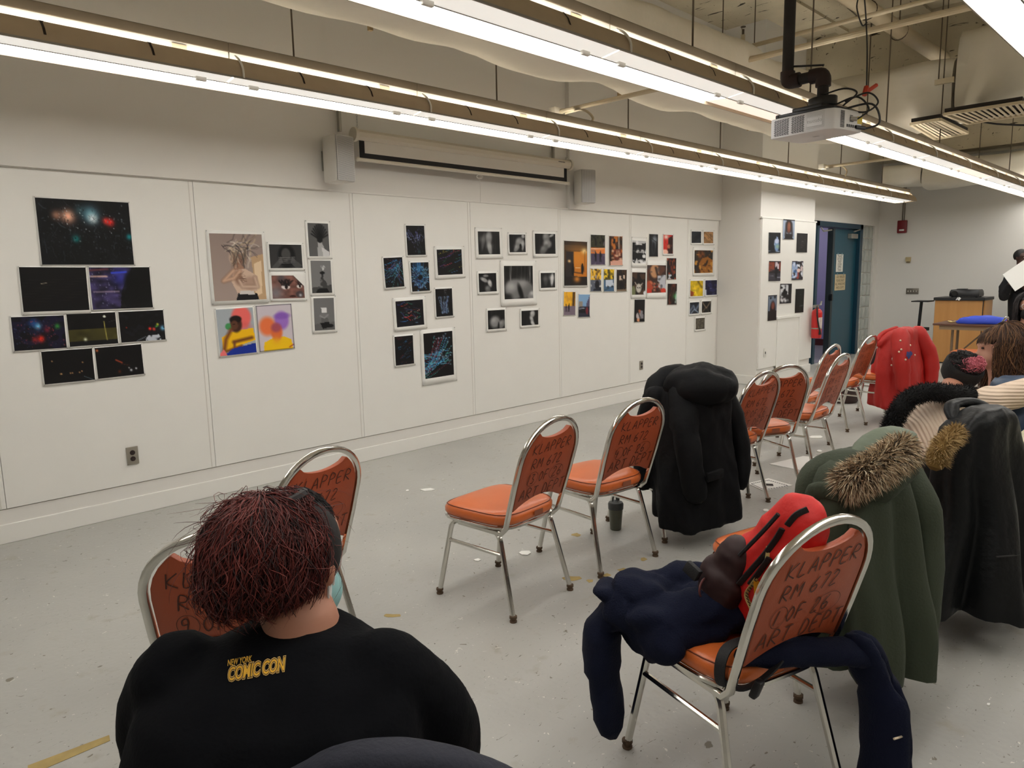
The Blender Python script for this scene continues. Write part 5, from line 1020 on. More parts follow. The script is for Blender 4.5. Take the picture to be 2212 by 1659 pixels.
def cloth(name, g, mat, parent=None, m_=None, wr=.006, ws=14., seed=1., sz=.5, angle=80):
    if m_ is not None: g = xf(g, m_)
    o = obj(name, g, mat, None, angle=angle); me = o.data
    co = [v.co.copy() for v in me.vertices]; no = [v.normal.copy() for v in me.vertices]
    for v, c, n in zip(me.vertices, co, no):
        q = Vector((c.x, c.y, c.z*sz))*ws+Vector((seed, seed, 0)); v.co = c+n*(wr*(.7*(1-2*abs(mn.noise(q)))+.3*(1-2*abs(mn.noise(q*2.1)))-.25))
    if parent is not None:
        o.parent = parent; b = parent.location
        for v in me.vertices: v.co -= b
    return o
def fur(name, path, rad, n, ln, cols, parent, seed=0, wd=.0016, droop=.25, back=None, flow=.35):
    """fur strands along a path: tapered three-segment blades; colours by strand in a few objects"""
    rg = np.random.default_rng(seed); pts, fr = frames(spline(path, 8)); out = {i: ([], []) for i in range(len(cols))}; b = parent.location
    for _ in range(n):
        i = rg.integers(0, len(pts)); j = min(i+1, len(pts)-1); f = rg.random(); p = pts[i].lerp(pts[j], f); s, u = fr[i]; a = rg.uniform(0, 6.28); r = rad[i*len(rad)//len(pts)] if hasattr(rad, '__len__') else rad
        d = s*math.cos(a)+u*math.sin(a); q = p+d*r*.75; tg = (pts[j]-pts[i]) if j > i else (pts[i]-pts[i-1]); tg = tg.normalized()
        dr = (d+tg*rg.normal(0, flow)+Vector(rg.normal(0, .25, 3))).normalized(); L = ln*rg.uniform(.55, 1.15); side = dr.cross(Vector(rg.normal(0, 1, 3))).normalized()*wd
        v, fc = out[rg.integers(len(cols))]; o_ = len(v); g = Vector((0, 0, -droop))
        v += [q-side-b, q+side-b, q+dr*L*.5+g*L*.15+side*.8-b, q+dr*L*.5+g*L*.15-side*.8-b, q+dr*L+g*L*.6-b]; fc += [(o_, o_+1, o_+2, o_+3), (o_+3, o_+2, o_+4)]
    for i, c in enumerate(cols):
        o = obj(name, out[i], c, parent, smooth=False); o['kind'] = 'stuff'
def ribbon3(pts, wd, th, up=None): return tube(pts, wd, 6, ry=th, up=up, sq=4)
def fused(name, g, extra, mat, parent, m_, wr, ws, seed): return blob(name, [xf(q, m_) for q in [g]+extra], mat, parent, .011, 3, wr, ws, True, seed, True, .5)
from mathutils.bvhtree import BVHTree
def surf(parent, names):
    vs, fs = [], []
    for o in parent.children:
        if o.name.split('.')[0] in names: b_ = len(vs); vs += [parent.location+v.co for v in o.data.vertices]; fs += [tuple(b_+i for i in p_.vertices) for p_ in o.data.polygons]
    bv = BVHTree.FromPolygons(vs, fs)
    def f(px, py, lift=.002, dflt=None):
        d = ray(px, py).normalized(); h_ = bv.ray_cast(CAM, d); return (h_[0]-d*lift) if h_[0] is not None else (dflt or bv.find_nearest(P(px, py, (parent.location-CAM).dot(_f)))[0])
    return f
# ---------------------------------------------------------------- black parka on its chair
blk = M('black_nylon', (15, 15, 17), .65, bump=.25, bscale=30, spec=.15)
pk = thing('black_parka', 'black hooded parka draped over a chair back', 'coat', (*CH['parka'].location[:2], .1))
m_ = cmat('parka')
fused('body', coat_body([(.115, -.01, -.28, .235, .20), (.25, -.01, -.27, .235, .20), (.45, -.01, -.25, .225, .195), (.62, -.01, -.24, .215, .19), (.76, -.01, -.25, .205, .175), (.86, -.01, -.28, .18, .14), (.92, -.01, -.30, .11, .08)], 4, 3, fold=.02), [capsule([(-.19, -.14, .80), (-.21, -.08, .6), (-.20, -.06, .3)], [.07, .06, .05], 12)], blk, pk, m_, .014, 8, 2.)
for s in (-1, 1): cloth('sleeve', capsule(spline([(s*.15, -.30, .84), (s*.20, -.36, .68), (s*.215, -.41, .5), (s*.19, -.43, .33)], 5), [.075]*6+[.066]*5+[.06]*5, 16, .7), blk, pk, m_, .012, 10, 5.+s)
cloth('hood', crumple((-.01, -.30, .865), (.20, .19, .115), 8, 40, 28, .1, 1), blk, pk, m_, .02, 9, 3.)
cloth('collar', capsule(spline([(-.17, -.16, .76), (-.14, -.10, .83), (-.03, -.10, .89), (.10, -.14, .87)], 5), [.07]*16, 14), blk, pk, m_, .014, 12, 4.)
obj('pocket_flap', xf(box((-.10, -.482, .42), (.14, .02, .05), (.0, 0, .1)), m_), blk, pk, world=True, bev=.006); obj('zip', xf(tube([(-.18, -.44, .58), (-.19, -.45, .48)], .004, 6), m_), M('zip_metal', (120, 120, 120), .3, .8), pk, world=True)
# ---------------------------------------------------------------- green parka with fur
grn = M('olive_green_canvas', (52, 60, 44), .8, noise=.08, nscale=12, bump=.2, bscale=120)
grnl = M('sage_lining', (100, 110, 92), .6, bump=.1, bscale=60)
gp = thing('green_parka', 'dark green parka with a brown fur-trimmed hood draped over a chair', 'coat', (*CH['green'].location[:2], .1))
m_ = cmat('green')
cloth('body', coat_body([(.16, -.01, -.33, .19, .17), (.30, -.01, -.33, .19, .17), (.48, -.02, -.31, .19, .165), (.66, -.02, -.29, .19, .155), (.78, -.02, -.28, .185, .14), (.85, -.02, -.30, .15, .10), (.88, -.02, -.31, .08, .06)], 5, 11, fold=.05, sharp=.8), grn, gp, m_, .02, 5, 7., .25)
cloth('sleeve', capsule(spline([(.14, -.34, .80), (.16, -.42, .66), (.15, -.45, .48), (.12, -.46, .28)], 5), [.075]*6+[.066]*5+[.06]*5, 16, .75), grn, gp, m_, .012, 9, 8.)
cloth('sleeve', capsule(spline([(-.16, -.30, .79), (-.19, -.31, .66), (-.20, -.30, .5), (-.19, -.29, .35)], 5), [.07]*6+[.062]*5+[.058]*5, 16, .75), grn, gp, m_, .012, 9, 9.)
cloth('placket', capsule(spline([P(1752, 1085, 2.36), P(1762, 1062, 2.34), P(1790, 1058, 2.30), P(1815, 1066, 2.26)], 4), [.018, .024]+[.028]*10+[.02], 14, .6), grn, gp, None, .006, 20, 4.)
fp = [P(1826, 1044, 2.20), P(1850, 1028, 2.17), P(1890, 1008, 2.17), P(1925, 985, 2.20), P(1950, 968, 2.26)]
cloth('hood', capsule(spline([P(1838, 1022, 2.42), P(1872, 985, 2.44), P(1912, 962, 2.44), P(1945, 960, 2.44)], 5), [.05]*5+[.06]*6+[.055]*5, 18), grnl, gp, None, .012, 12, 11.)
cloth('hood_lower', capsule(spline([P(1850, 1055, 2.30), P(1910, 1045, 2.30), P(1950, 1005, 2.34)], 5), [.05]*11, 14), grn, gp, None, .01, 14, 12.)
obj('fur_backing', capsule(spline(fp, 6), [.034]*25, 12), M('fur_dark', (56, 46, 36), .9), gp, world=True)
FURC = [M('fur_tan', (196, 172, 138), .85), M('fur_dark', (56, 46, 36), .9), M('fur_cream', (230, 214, 184), .85), M('fur_brown', (124, 100, 76), .9), M('fur_tan2', (176, 150, 118), .85)]
fur('fur_trim', fp, .040, 9000, .044, FURC, gp, 5, .0016, .5, flow=.6)
sg_ = surf(gp, ('body', 'sleeve'))
obj('brand_stitch', join(*[tube([sg_(1765+4*k, 1099+1.5*(k % 2)), sg_(1768+4*k, 1101-1.5*(k % 2))], .0012, 4) for k in range(4)]), spk, gp, world=True)
# ---------------------------------------------------------------- black leather coat
lea = M('black_leather', (19, 20, 21), .45, noise=.2, nscale=14, bump=.3, bscale=35, spec=.2)
lc = thing('leather_coat', 'long black leather coat hanging over a chair back', 'coat', (*CH['leather'].location[:2], .1))
m_ = cmat('leather')
cloth('body', coat_body([(.14, -.05, -.26, .265, .24), (.30, -.03, -.27, .235, .21), (.50, 0, -.28, .20, .17), (.68, 0, -.28, .205, .14), (.81, 0, -.295, .185, .105), (.88, 0, -.315, .142, .08), (.918, 0, -.325, .07, .045)], 5, 23, fold=.055, sharp=.8), lea, lc, m_, .02, 5.5, 1., .3)
cloth('sleeve', capsule(spline([(-.12, -.27, .84), (-.17, -.27, .70), (-.19, -.29, .52), (-.19, -.31, .36)], 5), [.055]*6+[.052]*5+[.05]*5, 16, .65), lea, lc, m_, .012, 9, 3.)
cloth('sleeve', capsule(spline([(.12, -.31, .84), (.15, -.37, .70), (.16, -.41, .50), (.15, -.44, .32)], 5), [.055]*6+[.052]*5+[.05]*5, 16, .65), lea, lc, m_, .012, 9, 6.)
cloth('collar', capsule(spline([(-.11, -.25, .885), (-.05, -.22, .925), (.05, -.24, .93), (.11, -.29, .905)], 5), [.016, .022]+[.026]*12+[.022, .016], 12, .6), lea, lc, m_, .006, 16, 2.)
obj('pocket_seam', xf(tube([(-.19, -.475, .40), (-.06, -.502, .385)], .0035, 6), m_), M('seam_black', (12, 12, 13), .6), lc, world=True)
tf = thing('fur_collar_coat', 'tan fur collar of a coat lying between the knit sweater and leather coat', 'coat', P(2040, 965, 2.68))
obj('collar', capsule(spline([P(2022, 997, 2.66), P(2034, 966, 2.66), P(2066, 936, 2.72)], 5), [.035]*11, 12), M('tan_under', (120, 92, 44), .9), tf, world=True)
fur('fur_trim', [P(2024, 1000, 2.66), P(2036, 963, 2.65), P(2068, 934, 2.70)], .032, 1900, .028, [M('fur_gold', (190, 162, 112), .85), M('fur_gold2', (146, 118, 74), .85)], tf, 9, .0015)
# ---------------------------------------------------------------- red jacket
rd = M('red_canvas', (176, 28, 22), .6, noise=.06, nscale=8, bump=.12, bscale=80)
rj = thing('red_jacket', 'red jacket with a blue arm patch draped over a chair', 'jacket', (*CH['red'].location[:2], .2))
m_ = cmat('red')
fused('body', coat_body([(.13, .02, -.22, .235, .215), (.3, .02, -.22, .235, .21), (.5, .01, -.22, .23, .20), (.66, 0, -.22, .20, .17), (.78, 0, -.24, .165, .13), (.87, 0, -.28, .12, .085), (.905, 0, -.29, .07, .05)], 5, 31, fold=.02), [capsule([(.02, -.28, .85), (-.10, -.18, .82), (-.17, -.12, .76)], [.07, .06, .04], 14)], rd, rj, m_, .012, 9, 4.)
cloth('sleeve', capsule(spline([(-.17, -.30, .84), (-.24, -.34, .68), (-.25, -.36, .52), (-.22, -.36, .38)], 5), [.078]*6+[.07]*5+[.062]*5, 16), rd, rj, m_, .012, 9, 3.)
cloth('sleeve', capsule(spline([(.17, -.33, .84), (.24, -.40, .68), (.25, -.44, .50), (.24, -.44, .33)], 5), [.075]*6+[.068]*5+[.062]*5, 16), rd, rj, m_, .012, 9, 5.)
cloth('lining', capsule(spline([P(1908, 748, 7.12), P(1900, 772, 7.10), P(1902, 806, 7.10)], 5), [.05]*3+[.08]*5+[.07]*3, 14, .7), M('black_lining', (14, 14, 16), .8), rj, None, .008, 12, 1.)
cloth('collar', capsule(spline([(-.19, -.10, .79), (-.12, -.12, .855), (-.02, -.20, .90)], 5), [.02]*11, 12), rd, rj, m_, .006, 12, 8.)
sj = surf(rj, ('body', 'sleeve'))
obj('arm_patch', join(*[tube([sj(1960+dx, 765+dy, .004), sj(1960+dx, 765+dy, -.01)], .024, 10) for dx, dy in ((0, 0), (5, -1), (1, 5))]), M('patch_blue', (60, 66, 120), .7), rj, world=True)
for (x, y) in ((1945, 736), (1966, 746), (1956, 777), (1947, 755), (1942, 760), (1926, 789), (1976, 767)): obj('snap', ellipsoid(sj(x, y), (.010, .010, .010), 8, 6), M('snap_brass', (226, 206, 180), .3, .6), rj, world=True)
# ---------------------------------------------------------------- navy jacket and red backpack on chair 1
nav = M('navy_fleece', (15, 20, 40), .9, noise=.12, nscale=14, bump=.3, bscale=200, spec=.2)
m_ = cmat('c1')
nj = thing('navy_jacket', 'dark navy fleece jacket heaped on a chair seat with dangling sleeves', 'jacket', (*CH['c1'].location[:2], .3))
heap = [ellipsoid((-.06, .09, .495), (.20, .15, .06), 24, 14, (0, -.1, .3)), ellipsoid((-.16, .17, .53), (.13, .09, .045), 20, 12, (.2, .3, .2)), ellipsoid((-.235, .11, .455), (.05, .15, .075), 20, 12), ellipsoid((-.25, .24, .52), (.10, .055, .028), 20, 12, (.1, .35, .5)), capsule([(-.22, .02, .49), (-.08, .06, .53), (.06, .10, .54)], [.03, .035, .03], 12), capsule(spline([(-.16, .2, .53), (-.02, .14, .555), (.10, .06, .53)], 4), [.04]*9, 14), capsule(spline([(-.24, .08, .50), (-.10, .0, .52), (.06, -.06, .51), (.14, -.12, .50)], 4), [.055]*13, 14), capsule([(-.26, .17, .50), (-.14, .20, .50), (.02, .19, .50)], [.06, .06, .05], 14), capsule([(-.26, .12, .48), (-.28, .18, .46), (-.22, .21, .47)], [.04, .045, .04], 12)]
blob('body', [xf(g, m_) for g in heap], nav, nj, .009, 3, .028, 7, True, 3.)
cloth('sleeve', capsule(spline([(-.25, .20, .50), (-.285, .24, .42), (-.29, .235, .30), (-.285, .21, .155)], 5), [.07]*5+[.09]*6+[.075]*5, 18, .55), nav, nj, m_, .012, 14, 5.)
cloth('back_panel', capsule(spline([(-.12, -.17, .475), (.0, -.20, .465), (.12, -.24, .455), (.22, -.27, .43), (.255, -.29, .36)], 5), [.03, .035, .04]+[.045]*18, 14, .7), nav, nj, m_, .01, 14, 6.)
cloth('sleeve', capsule(spline([(.21, -.27, .44), (.245, -.31, .32), (.24, -.33, .18), (.235, -.33, .045)], 5), [.055]*5+[.068]*6+[.066]*5, 16, .45), nav, nj, m_, .012, 12, 7.)
cloth('sleeve', capsule(spline([(.25, -.26, .44), (.31, -.27, .33), (.33, -.29, .2), (.34, -.30, .06)], 5), [.05]*5+[.062]*6+[.058]*5, 16, .45), nav, nj, m_, .012, 12, 8.)
obj('button_loop', xf(tube([(.20, -.385, .255), (.24, -.385, .25)], .003, 6), m_), M('snap_brass', (226, 206, 180), .3, .6), nj, world=True)
rbm = M('red_nylon', (206, 28, 24), .55, noise=.06, bump=.15, bscale=70)
mesh_m = M('maroon_mesh', (40, 14, 16), .6, noise=.15, nscale=30); strapM = M('black_webbing', (20, 20, 22), .7, bump=.2, bscale=300)
bpk = thing('backpack', 'red backpack with a dark mesh pocket leaning inside the chair back', 'backpack', (*CH['c1'].location[:2], .46))
blob('body', [xf(g, m_) for g in (capsule(spline([(.01, -.05, .53), (.0, -.09, .62), (.0, -.15, .73), (.01, -.215, .825)], 4), [.095]*4+[.10]*4+[.085]*5, 20, ry=.6),)], rbm, bpk, .01, 4, .008, 10, True, 2.)
blob('mesh_pocket', [xf(g, m_) for g in (capsule(spline([(-.06, .0, .55), (-.05, -.02, .62), (-.045, -.06, .70)], 4), [.068]*3+[.075]*3+[.055]*3, 16, ry=.85),)], mesh_m, bpk, .009, 3, .008, 14, True, 5.)
obj('pocket_badge', xf(tube([(-.115+.026*math.cos(a), -.005+.01*math.cos(a), .60+.026*math.sin(a)) for a in np.linspace(0, 6.28, 17)], .003, 5), m_), M('badge_maroon', (96, 50, 48), .6), bpk, world=True)
sb_ = surf(bpk, ('body', 'mesh_pocket'))
for pts in ([(1596, 1262), (1622, 1232), (1650, 1200), (1676, 1165), (1690, 1142)], [(1700, 1135), (1720, 1112), (1745, 1100)], [(1620, 1262), (1640, 1236), (1662, 1205)]):
    obj('strap', ribbon3(spline([sb_(x, y, .007) for x, y in pts], 5), .008, .004, up=_f), strapM, bpk, world=True)
for pts in ([(.02, -.13, .48), (-.13, -.14, .50), (-.185, -.15, .475), (-.19, -.155, .41), (-.15, -.17, .40)],):
    obj('strap', xf(ribbon3(spline(pts, 6), .016, .004), m_), strapM, bpk, world=True)
obj('strap', xf(ribbon3(spline([(-.19, -.14, .42), (-.16, -.19, .405), (-.12, -.215, .425), (-.08, -.225, .45), (-.05, -.225, .47)], 6), .012, .004), m_), strapM, bpk, world=True)
obj('buckle', xf(box((-.135, -.225, .415), (.035, .02, .05), (.3, .2, .4)), m_), blackp, bpk, world=True, bev=.006)
obj('tab', xf(box((-.135, .02, .645), (.02, .05, .035), (.4, .2, .2)), m_), strapM, bpk, world=True, bev=.004)
obj('zip', xf(tube(spline([(-.08, -.10, .72), (-.065, -.16, .80), (-.05, -.20, .86)], 5), .006, 6), m_), strapM, bpk, world=True)
lny = [(1660, 1180), (1656, 1210), (1640, 1240), (1625, 1262), (1612, 1285), (1622, 1312), (1626, 1330)]
sb_ = surf(bpk, ('body', 'mesh_pocket'))
obj('lanyard', ribbon3(spline([sb_(x, y, .006) for x, y in lny], 5), .006, .0012, up=_f), M('lanyard_cream', (206, 196, 130), .6), bpk, world=True)
obj('lanyard_print', join(*[tube([sb_(lny[i][0]+(lny[i+1][0]-lny[i][0])*f-3, lny[i][1]+(lny[i+1][1]-lny[i][1])*f-2, .009), sb_(lny[i][0]+(lny[i+1][0]-lny[i][0])*f+3, lny[i][1]+(lny[i+1][1]-lny[i][1])*f+3, .009)], .0012, 4) for i in range(1, 5) for f in (.1, .35, .6, .85)]), blackp, bpk, world=True)
obj('charm', join(ribbon3([sb_(1634, 1255, .006), sb_(1636, 1290, .006)], .008, .0015, up=_f)), M('charm_gold', (214, 168, 40), .5), bpk, world=True)
# ---------------------------------------------------------------- blue puffer and its chair, cream table
chair('puffer', '16', 2.62, -3.88, -12, 'orange chair carrying the blue quilted puffer jacket')
chair('knit', '17', 1.93, -3.80, 38, 'orange chair under the person in the cream sweater')
pfm = M('blue_puffer', (40, 64, 92), .5, noise=.08, bump=.1, bscale=60)
pf = thing('puffer_jacket', 'slate blue quilted puffer jacket draped over a chair back', 'jacket', (*CH['puffer'].location[:2], .2)); m_ = cmat('puffer')
for k in range(6):
    z = .20+k*.125; a = .25-.012*k; cloth('quilt_band', loft([[Vector((math.cos(q)*a*s, -.29+math.sin(q)*(.18-.012*k)*s, z+dz)) for q in np.linspace(0, 6.28, 41)[:-1]] for dz, s in ((-.062, .86), (-.04, .97), (0, 1.03), (.04, .97), (.062, .86))]), pfm, pf, m_, .012, 9, k*1.3)
cloth('sleeve', capsule(spline([(-.17, -.33, .82), (-.26, -.38, .66), (-.27, -.42, .48), (-.25, -.43, .32)], 5), [.08]*6+[.075]*5+[.07]*5, 16), pfm, pf, m_, .012, 9, 3.)
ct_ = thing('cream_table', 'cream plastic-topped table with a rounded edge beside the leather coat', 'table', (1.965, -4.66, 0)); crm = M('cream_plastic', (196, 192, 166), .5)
ctop = [(.345*math.copysign(abs(math.cos(a))**.35, math.cos(a)), .37*math.copysign(abs(math.sin(a))**.35, math.sin(a))) for a in np.linspace(0, 6.283, 49)[:-1]]
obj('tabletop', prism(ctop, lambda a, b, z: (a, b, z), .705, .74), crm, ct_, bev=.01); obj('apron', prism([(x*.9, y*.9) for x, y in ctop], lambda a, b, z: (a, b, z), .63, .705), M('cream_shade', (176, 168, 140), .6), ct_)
for x in (-.26, .26):
    for y in (-.28, .28): obj('leg', tube([(x, y, .64), (x, y, 0)], .02, 8), bt, ct_)
# ---------------------------------------------------------------- things on the floor
b0 = onz(1330, 1143); sh = thing('shaker_bottle', 'grey-green shaker bottle on the floor under a chair', 'bottle', b0)
obj('cup', lathe([(.03, 0), (.033, .004), (.041, .13)], (0, 0, 0), 20), M('smoky_plastic', (84, 86, 70), .3, spec=.6), sh); obj('lid', lathe([(.044, .125), (.045, .155), (.04, .165), (.022, .172), (.012, .175)], (0, 0, 0), 20), M('lid_grey', (64, 66, 66), .45), sh)
obj('spout', lathe([(.011, .17), (.013, .195), (.009, .2)], (.018, 0, 0), 10), M('lid_grey', (64, 66, 66), .45), sh); obj('carry_loop', tube(spline([(.02, 0, .195), (0, 0, .21), (-.025, 0, .2), (-.03, 0, .175)], 5), .005, 6), M('lid_grey', (64, 66, 66), .45), sh)
def flat(px, z, lab, name, cat, mat, lift=.004, group=None):
    q = [onz(x, y, z) for x, y in px]; n = len(q); return single(name, (q+[v+Vector((0, 0, lift)) for v in q], [tuple(range(n))[::-1], tuple(range(n, 2*n))]+[(k, (k+1) % n, n+(k+1) % n, n+k) for k in range(n)]), mat, lab, cat, group, smooth=False)
flat([(1662, 1003), (1735, 986), (1770, 989), (1802, 1001), (1738, 1018)], .001, 'large white paper sheet lying on the floor under the chairs', 'paper_sheet', 'paper', paperM)
pc = flat([(1615, 1045), (1660, 1034), (1712, 1049), (1650, 1061)], .001, 'white card with a dark printed border on the floor', 'printed_card', 'card', paperM)
ptn = [(1623, 1045), (1660, 1037), (1702, 1049), (1651, 1058)]; qq = [onz(*p_, .0062) for p_ in ptn]
obj('print_border', join(*[tube([qq[i].lerp(qq[(i+1) % 4], k/9), qq[i].lerp(qq[(i+1) % 4], (k+.55)/9)], .006, 4, ry=.0006) for i in range(4) for k in range(9)]), inkM, pc, world=True); obj('print_centre', xf(tube([qq[0].lerp(qq[2], .38), qq[0].lerp(qq[2], .6)], .03, 6, ry=.0006), Matrix.Identity(4)), inkM, pc, world=True)
tpm = M('old_yellow_tape', (168, 146, 92), .8, noise=.25, nscale=20)
flat([(60, 1668), (80, 1668), (238, 1600), (236, 1588), (60, 1654)], .0005, 'strip of old brown floor tape beside the seated woman in black', 'floor_tape', 'tape', tpm, .001)
flat([(1010, 1632), (1012, 1616), (1066, 1668), (1046, 1668)], .0005, 'short end of old brown floor tape behind the seated woman', 'floor_tape', 'tape', tpm, .001)
STAIN = [((1235, 1250), 20, 6), ((1345, 1232), 12, 5), ((1310, 1243), 9, 4), ((1275, 1255), 8, 4), ((1300, 1262), 7, 3), ((1245, 1155), 10, 4), ((1390, 1208), 8, 4), ((845, 1330), 26, 4)]
for i, ((x, y), w_, h_) in enumerate(STAIN):
    rr = random.Random(i); flat([(x+w_*math.cos(a)*rr.uniform(.6, 1.2), y+h_*math.sin(a)*rr.uniform(.6, 1.2)) for a in np.linspace(0, 6.28, 10)[:-1]], .0005, 'torn tan tape remnant stuck on the grey floor', 'tape_remnant', 'tape', tpm, .0008, 'tan tape remnants on the floor')
for i, (x, y, w_, h_) in enumerate([(975, 1476, 12, 7), (1135, 1195, 16, 5), (925, 1058, 16, 4), (1700, 1074, 10, 3), (1760, 945, 22, 4), (1770, 975, 9, 3), (1030, 1210, 8, 3), (1600, 820, 9, 3), (1655, 1103, 7, 3), (2135, 1523, 7, 3), (880, 1060, 5, 2)]):
    rr = random.Random(40+i); pts = [(x+w_*math.cos(a)*rr.uniform(.5, 1.2), y+h_*math.sin(a)*rr.uniform(.5, 1.2)) for a in np.linspace(0, 6.28, 7)[:-1]]
    flat(pts, .001, 'small torn scrap lying on the grey floor', 'paper_scrap', 'scrap', M('scrap_brown', (120, 104, 84), .8) if i == 0 else paperM, .004, 'scraps on the floor')
db = onz(1828, 872); single('duffel_bag', crumple((db.x+.1, db.y+.1, .1), (.16, .2, .2), 12, amp=.2, flat=.48), M('brown_leather', (52, 34, 30), .6), 'dark brown bag slumped on the floor under the far chairs', 'bag')
# ================================================================ people
from mathutils.bvhtree import BVHTree
RT = Vector((_r0.x, _r0.y, 0)); FW = Vector((math.sin(YAW), math.cos(YAW), 0)); UP = Vector((0, 0, 1))
skinA = M('skin_light', (188, 132, 108), .5, noise=.05); skinB = M('skin_fair', (206, 156, 134), .5, noise=.05); skinC = M('skin_deep', (70, 44, 36), .5, noise=.06)
def person(geos, mat, label, voxel=.012):
    o = blob('person', geos, mat, None, voxel, 4); me = o.data; lo = Vector([min(v.co[i] for v in me.vertices) for i in range(3)]); hi = Vector([max(v.co[i] for v in me.vertices) for i in range(3)]); b = Vector(((lo.x+hi.x)/2, (lo.y+hi.y)/2, lo.z))
    for v in me.vertices: v.co -= b
    o.location = b; return tag(o, label, 'person')
def hand(c, d, n, size=1., curl=.5, thumb=1):
    """palm + five bent fingers; c wrist, d pointing direction, n palm normal (fingers curl towards n)"""
    d = d.normalized(); n = (n-d*n.dot(d)).normalized(); s = d.cross(n); k = size; g = [capsule([c, c+d*.045*k, c+d*.085*k], [.026*k, .034*k, .032*k], 10, .55)]
    for i, (o_, L) in enumerate(((-.030, .060), (-.010, .072), (.010, .068), (.029, .052))):
        a = c+d*.085*k+s*o_*k; b = a+(d+n*curl*.4)*L*.45*k; e = b+(d*.8+n*curl)*L*.4*k; f = e+(d*.5+n*curl*1.3)*L*.25*k; g.append(capsule([a-d*.01*k, a, b, e, f], [.0095*k, .0095*k, .009*k, .008*k, .007*k], 8))
    a = c+d*.03*k+s*(-.032*thumb)*k; b = a+(d*.6-s*thumb*.7+n*.2).normalized()*.035*k; e = b+(d+n*.3).normalized()*.032*k; g.append(capsule([a, b, e], [.012*k, .011*k, .009*k], 8)); return g
def head_geo(c, face, up=UP, k=1., ears=True):
    """skull, jaw, nose, brow, lips, ears; face = viewing direction of the head"""
    f = face.normalized(); s = f.cross(up).normalized(); u = s.cross(f); g = []
    rot = Matrix((s, f, u)).transposed()
    def E(o_, r_): g.append(ellipsoid(c+(s*o_[0]+f*o_[1]+u*o_[2])*k, [v*k for v in r_], 16, 10, None)); vv, ff = g[-1]; cc = c+(s*o_[0]+f*o_[1]+u*o_[2])*k; g[-1] = ([cc+rot @ (v-cc) for v in vv], ff)
    E((0, -.01, .02), (.074, .092, .088)); E((0, .03, -.045), (.056, .062, .065)); E((0, .092, -.018), (.013, .022, .020)); E((0, .082, .008), (.011, .015, .03)); E((0, .078, .03), (.045, .018, .012)); E((0, .082, -.058), (.022, .013, .007)); E((0, .08, -.072), (.02, .014, .008)); E((0, .07, -.098), (.024, .022, .018))
    if ears:
        for q in (-1, 1): E((q*.076, -.005, -.008), (.010, .020, .032))
    return g, (s, f, u)
def hairball(name, c, rad, n, mats, parent, seed, az=(0, 6.28), p0=(.1, .8), dp=(.7, 1.8), frizz=.06, wave=.05, drop=0., wd=.0011, axes=(RT, FW, UP), flare=.12, pts=12, tip=None):
    rg = np.random.default_rng(seed); out = {i: ([], []) for i in range(len(mats))}; b = parent.location; A, B, Cc = axes
    for _ in range(n):
        a = rg.uniform(*az); q0 = rg.uniform(*p0); q1 = q0+rg.uniform(*dp); rr = 1+rg.normal(0, frizz); ph = rg.uniform(0, 6.28); w_ = rg.uniform(.3, 1)*wave; fl = rg.uniform(0, flare); dz = drop*rg.uniform(.5, 1); P_ = []
        for i in range(pts):
            f = i/(pts-1); q = q0+(q1-q0)*f; k = rr*(1+fl*f*f+.4*w_*math.sin(9*f+ph)); aa = a+w_*math.sin(7*f+ph*1.7)
            qq = min(q, 1.75) if drop else q; v = A*(rad[0]*math.sin(qq)*math.cos(aa)*k)+B*(rad[1]*math.sin(qq)*math.sin(aa)*k)+Cc*(rad[2]*math.cos(qq)*k)
            if drop and q > 1.5: v = v-Cc*(dz*(q-1.5)/max(.3, q1-1.5))+A*(.02*math.sin(11*f+ph))
            P_.append(c+v-b)
        m_ = wd*rg.uniform(.6, 1.3); g = tube(P_, [m_]*(pts-3)+[m_*.8, m_*.6, m_*.25], 3, cap=False); v, fc = out[rg.integers(len(mats))]; o_ = len(v); v += g[0]; fc += [tuple(i+o_ for i in q) for q in g[1]]
    for i, m__ in enumerate(mats):
        if out[i][0]: o = obj(name, out[i], m__, parent, angle=180); o['kind'] = 'stuff'
def loc2w(o, u, w_, z): return o+RT*u+FW*w_+UP*z
# ---------------------------------------------------------------- seated woman in black, seen from behind
O1 = P(596, 1470, 1.07); O1.z = 0
L1 = lambda u, w_, z: loc2w(O1, u, w_, z)
def ringset(rs, n=32, f=None):
    f = f or L1
    return loft([[f(cu+a*math.cos(q)*((abs(math.cos(q))**2.5+abs(math.sin(q))**2.5)**(-.4)), cw+b*math.sin(q)*((abs(math.cos(q))**2.5+abs(math.sin(q))**2.5)**(-.4)), z) for q in np.linspace(0, 6.2832, n+1)[:-1]] for z, cu, cw, a, b in rs])
hc = P(630, 1203, 1.17); hface = (FW*.80+RT*.38-UP*.40)
hg, hax = head_geo(hc, hface, UP)
bodyg = hg+[ellipsoid(hc+hax[0]*.083-hax[1]*.014-UP*.012, (.013, .019, .030), 12, 10),capsule([L1(.02, .06, .89), L1(.02, .075, .95), hc-UP*.05-FW*.02], [.066, .06, .055], 14), ringset([(.46, 0, .03, .19, .15), (.6, 0, .02, .19, .145), (.75, 0, .01, .195, .135), (.87, 0, .02, .17, .10), (.92, 0.02, .05, .09, .07)])]
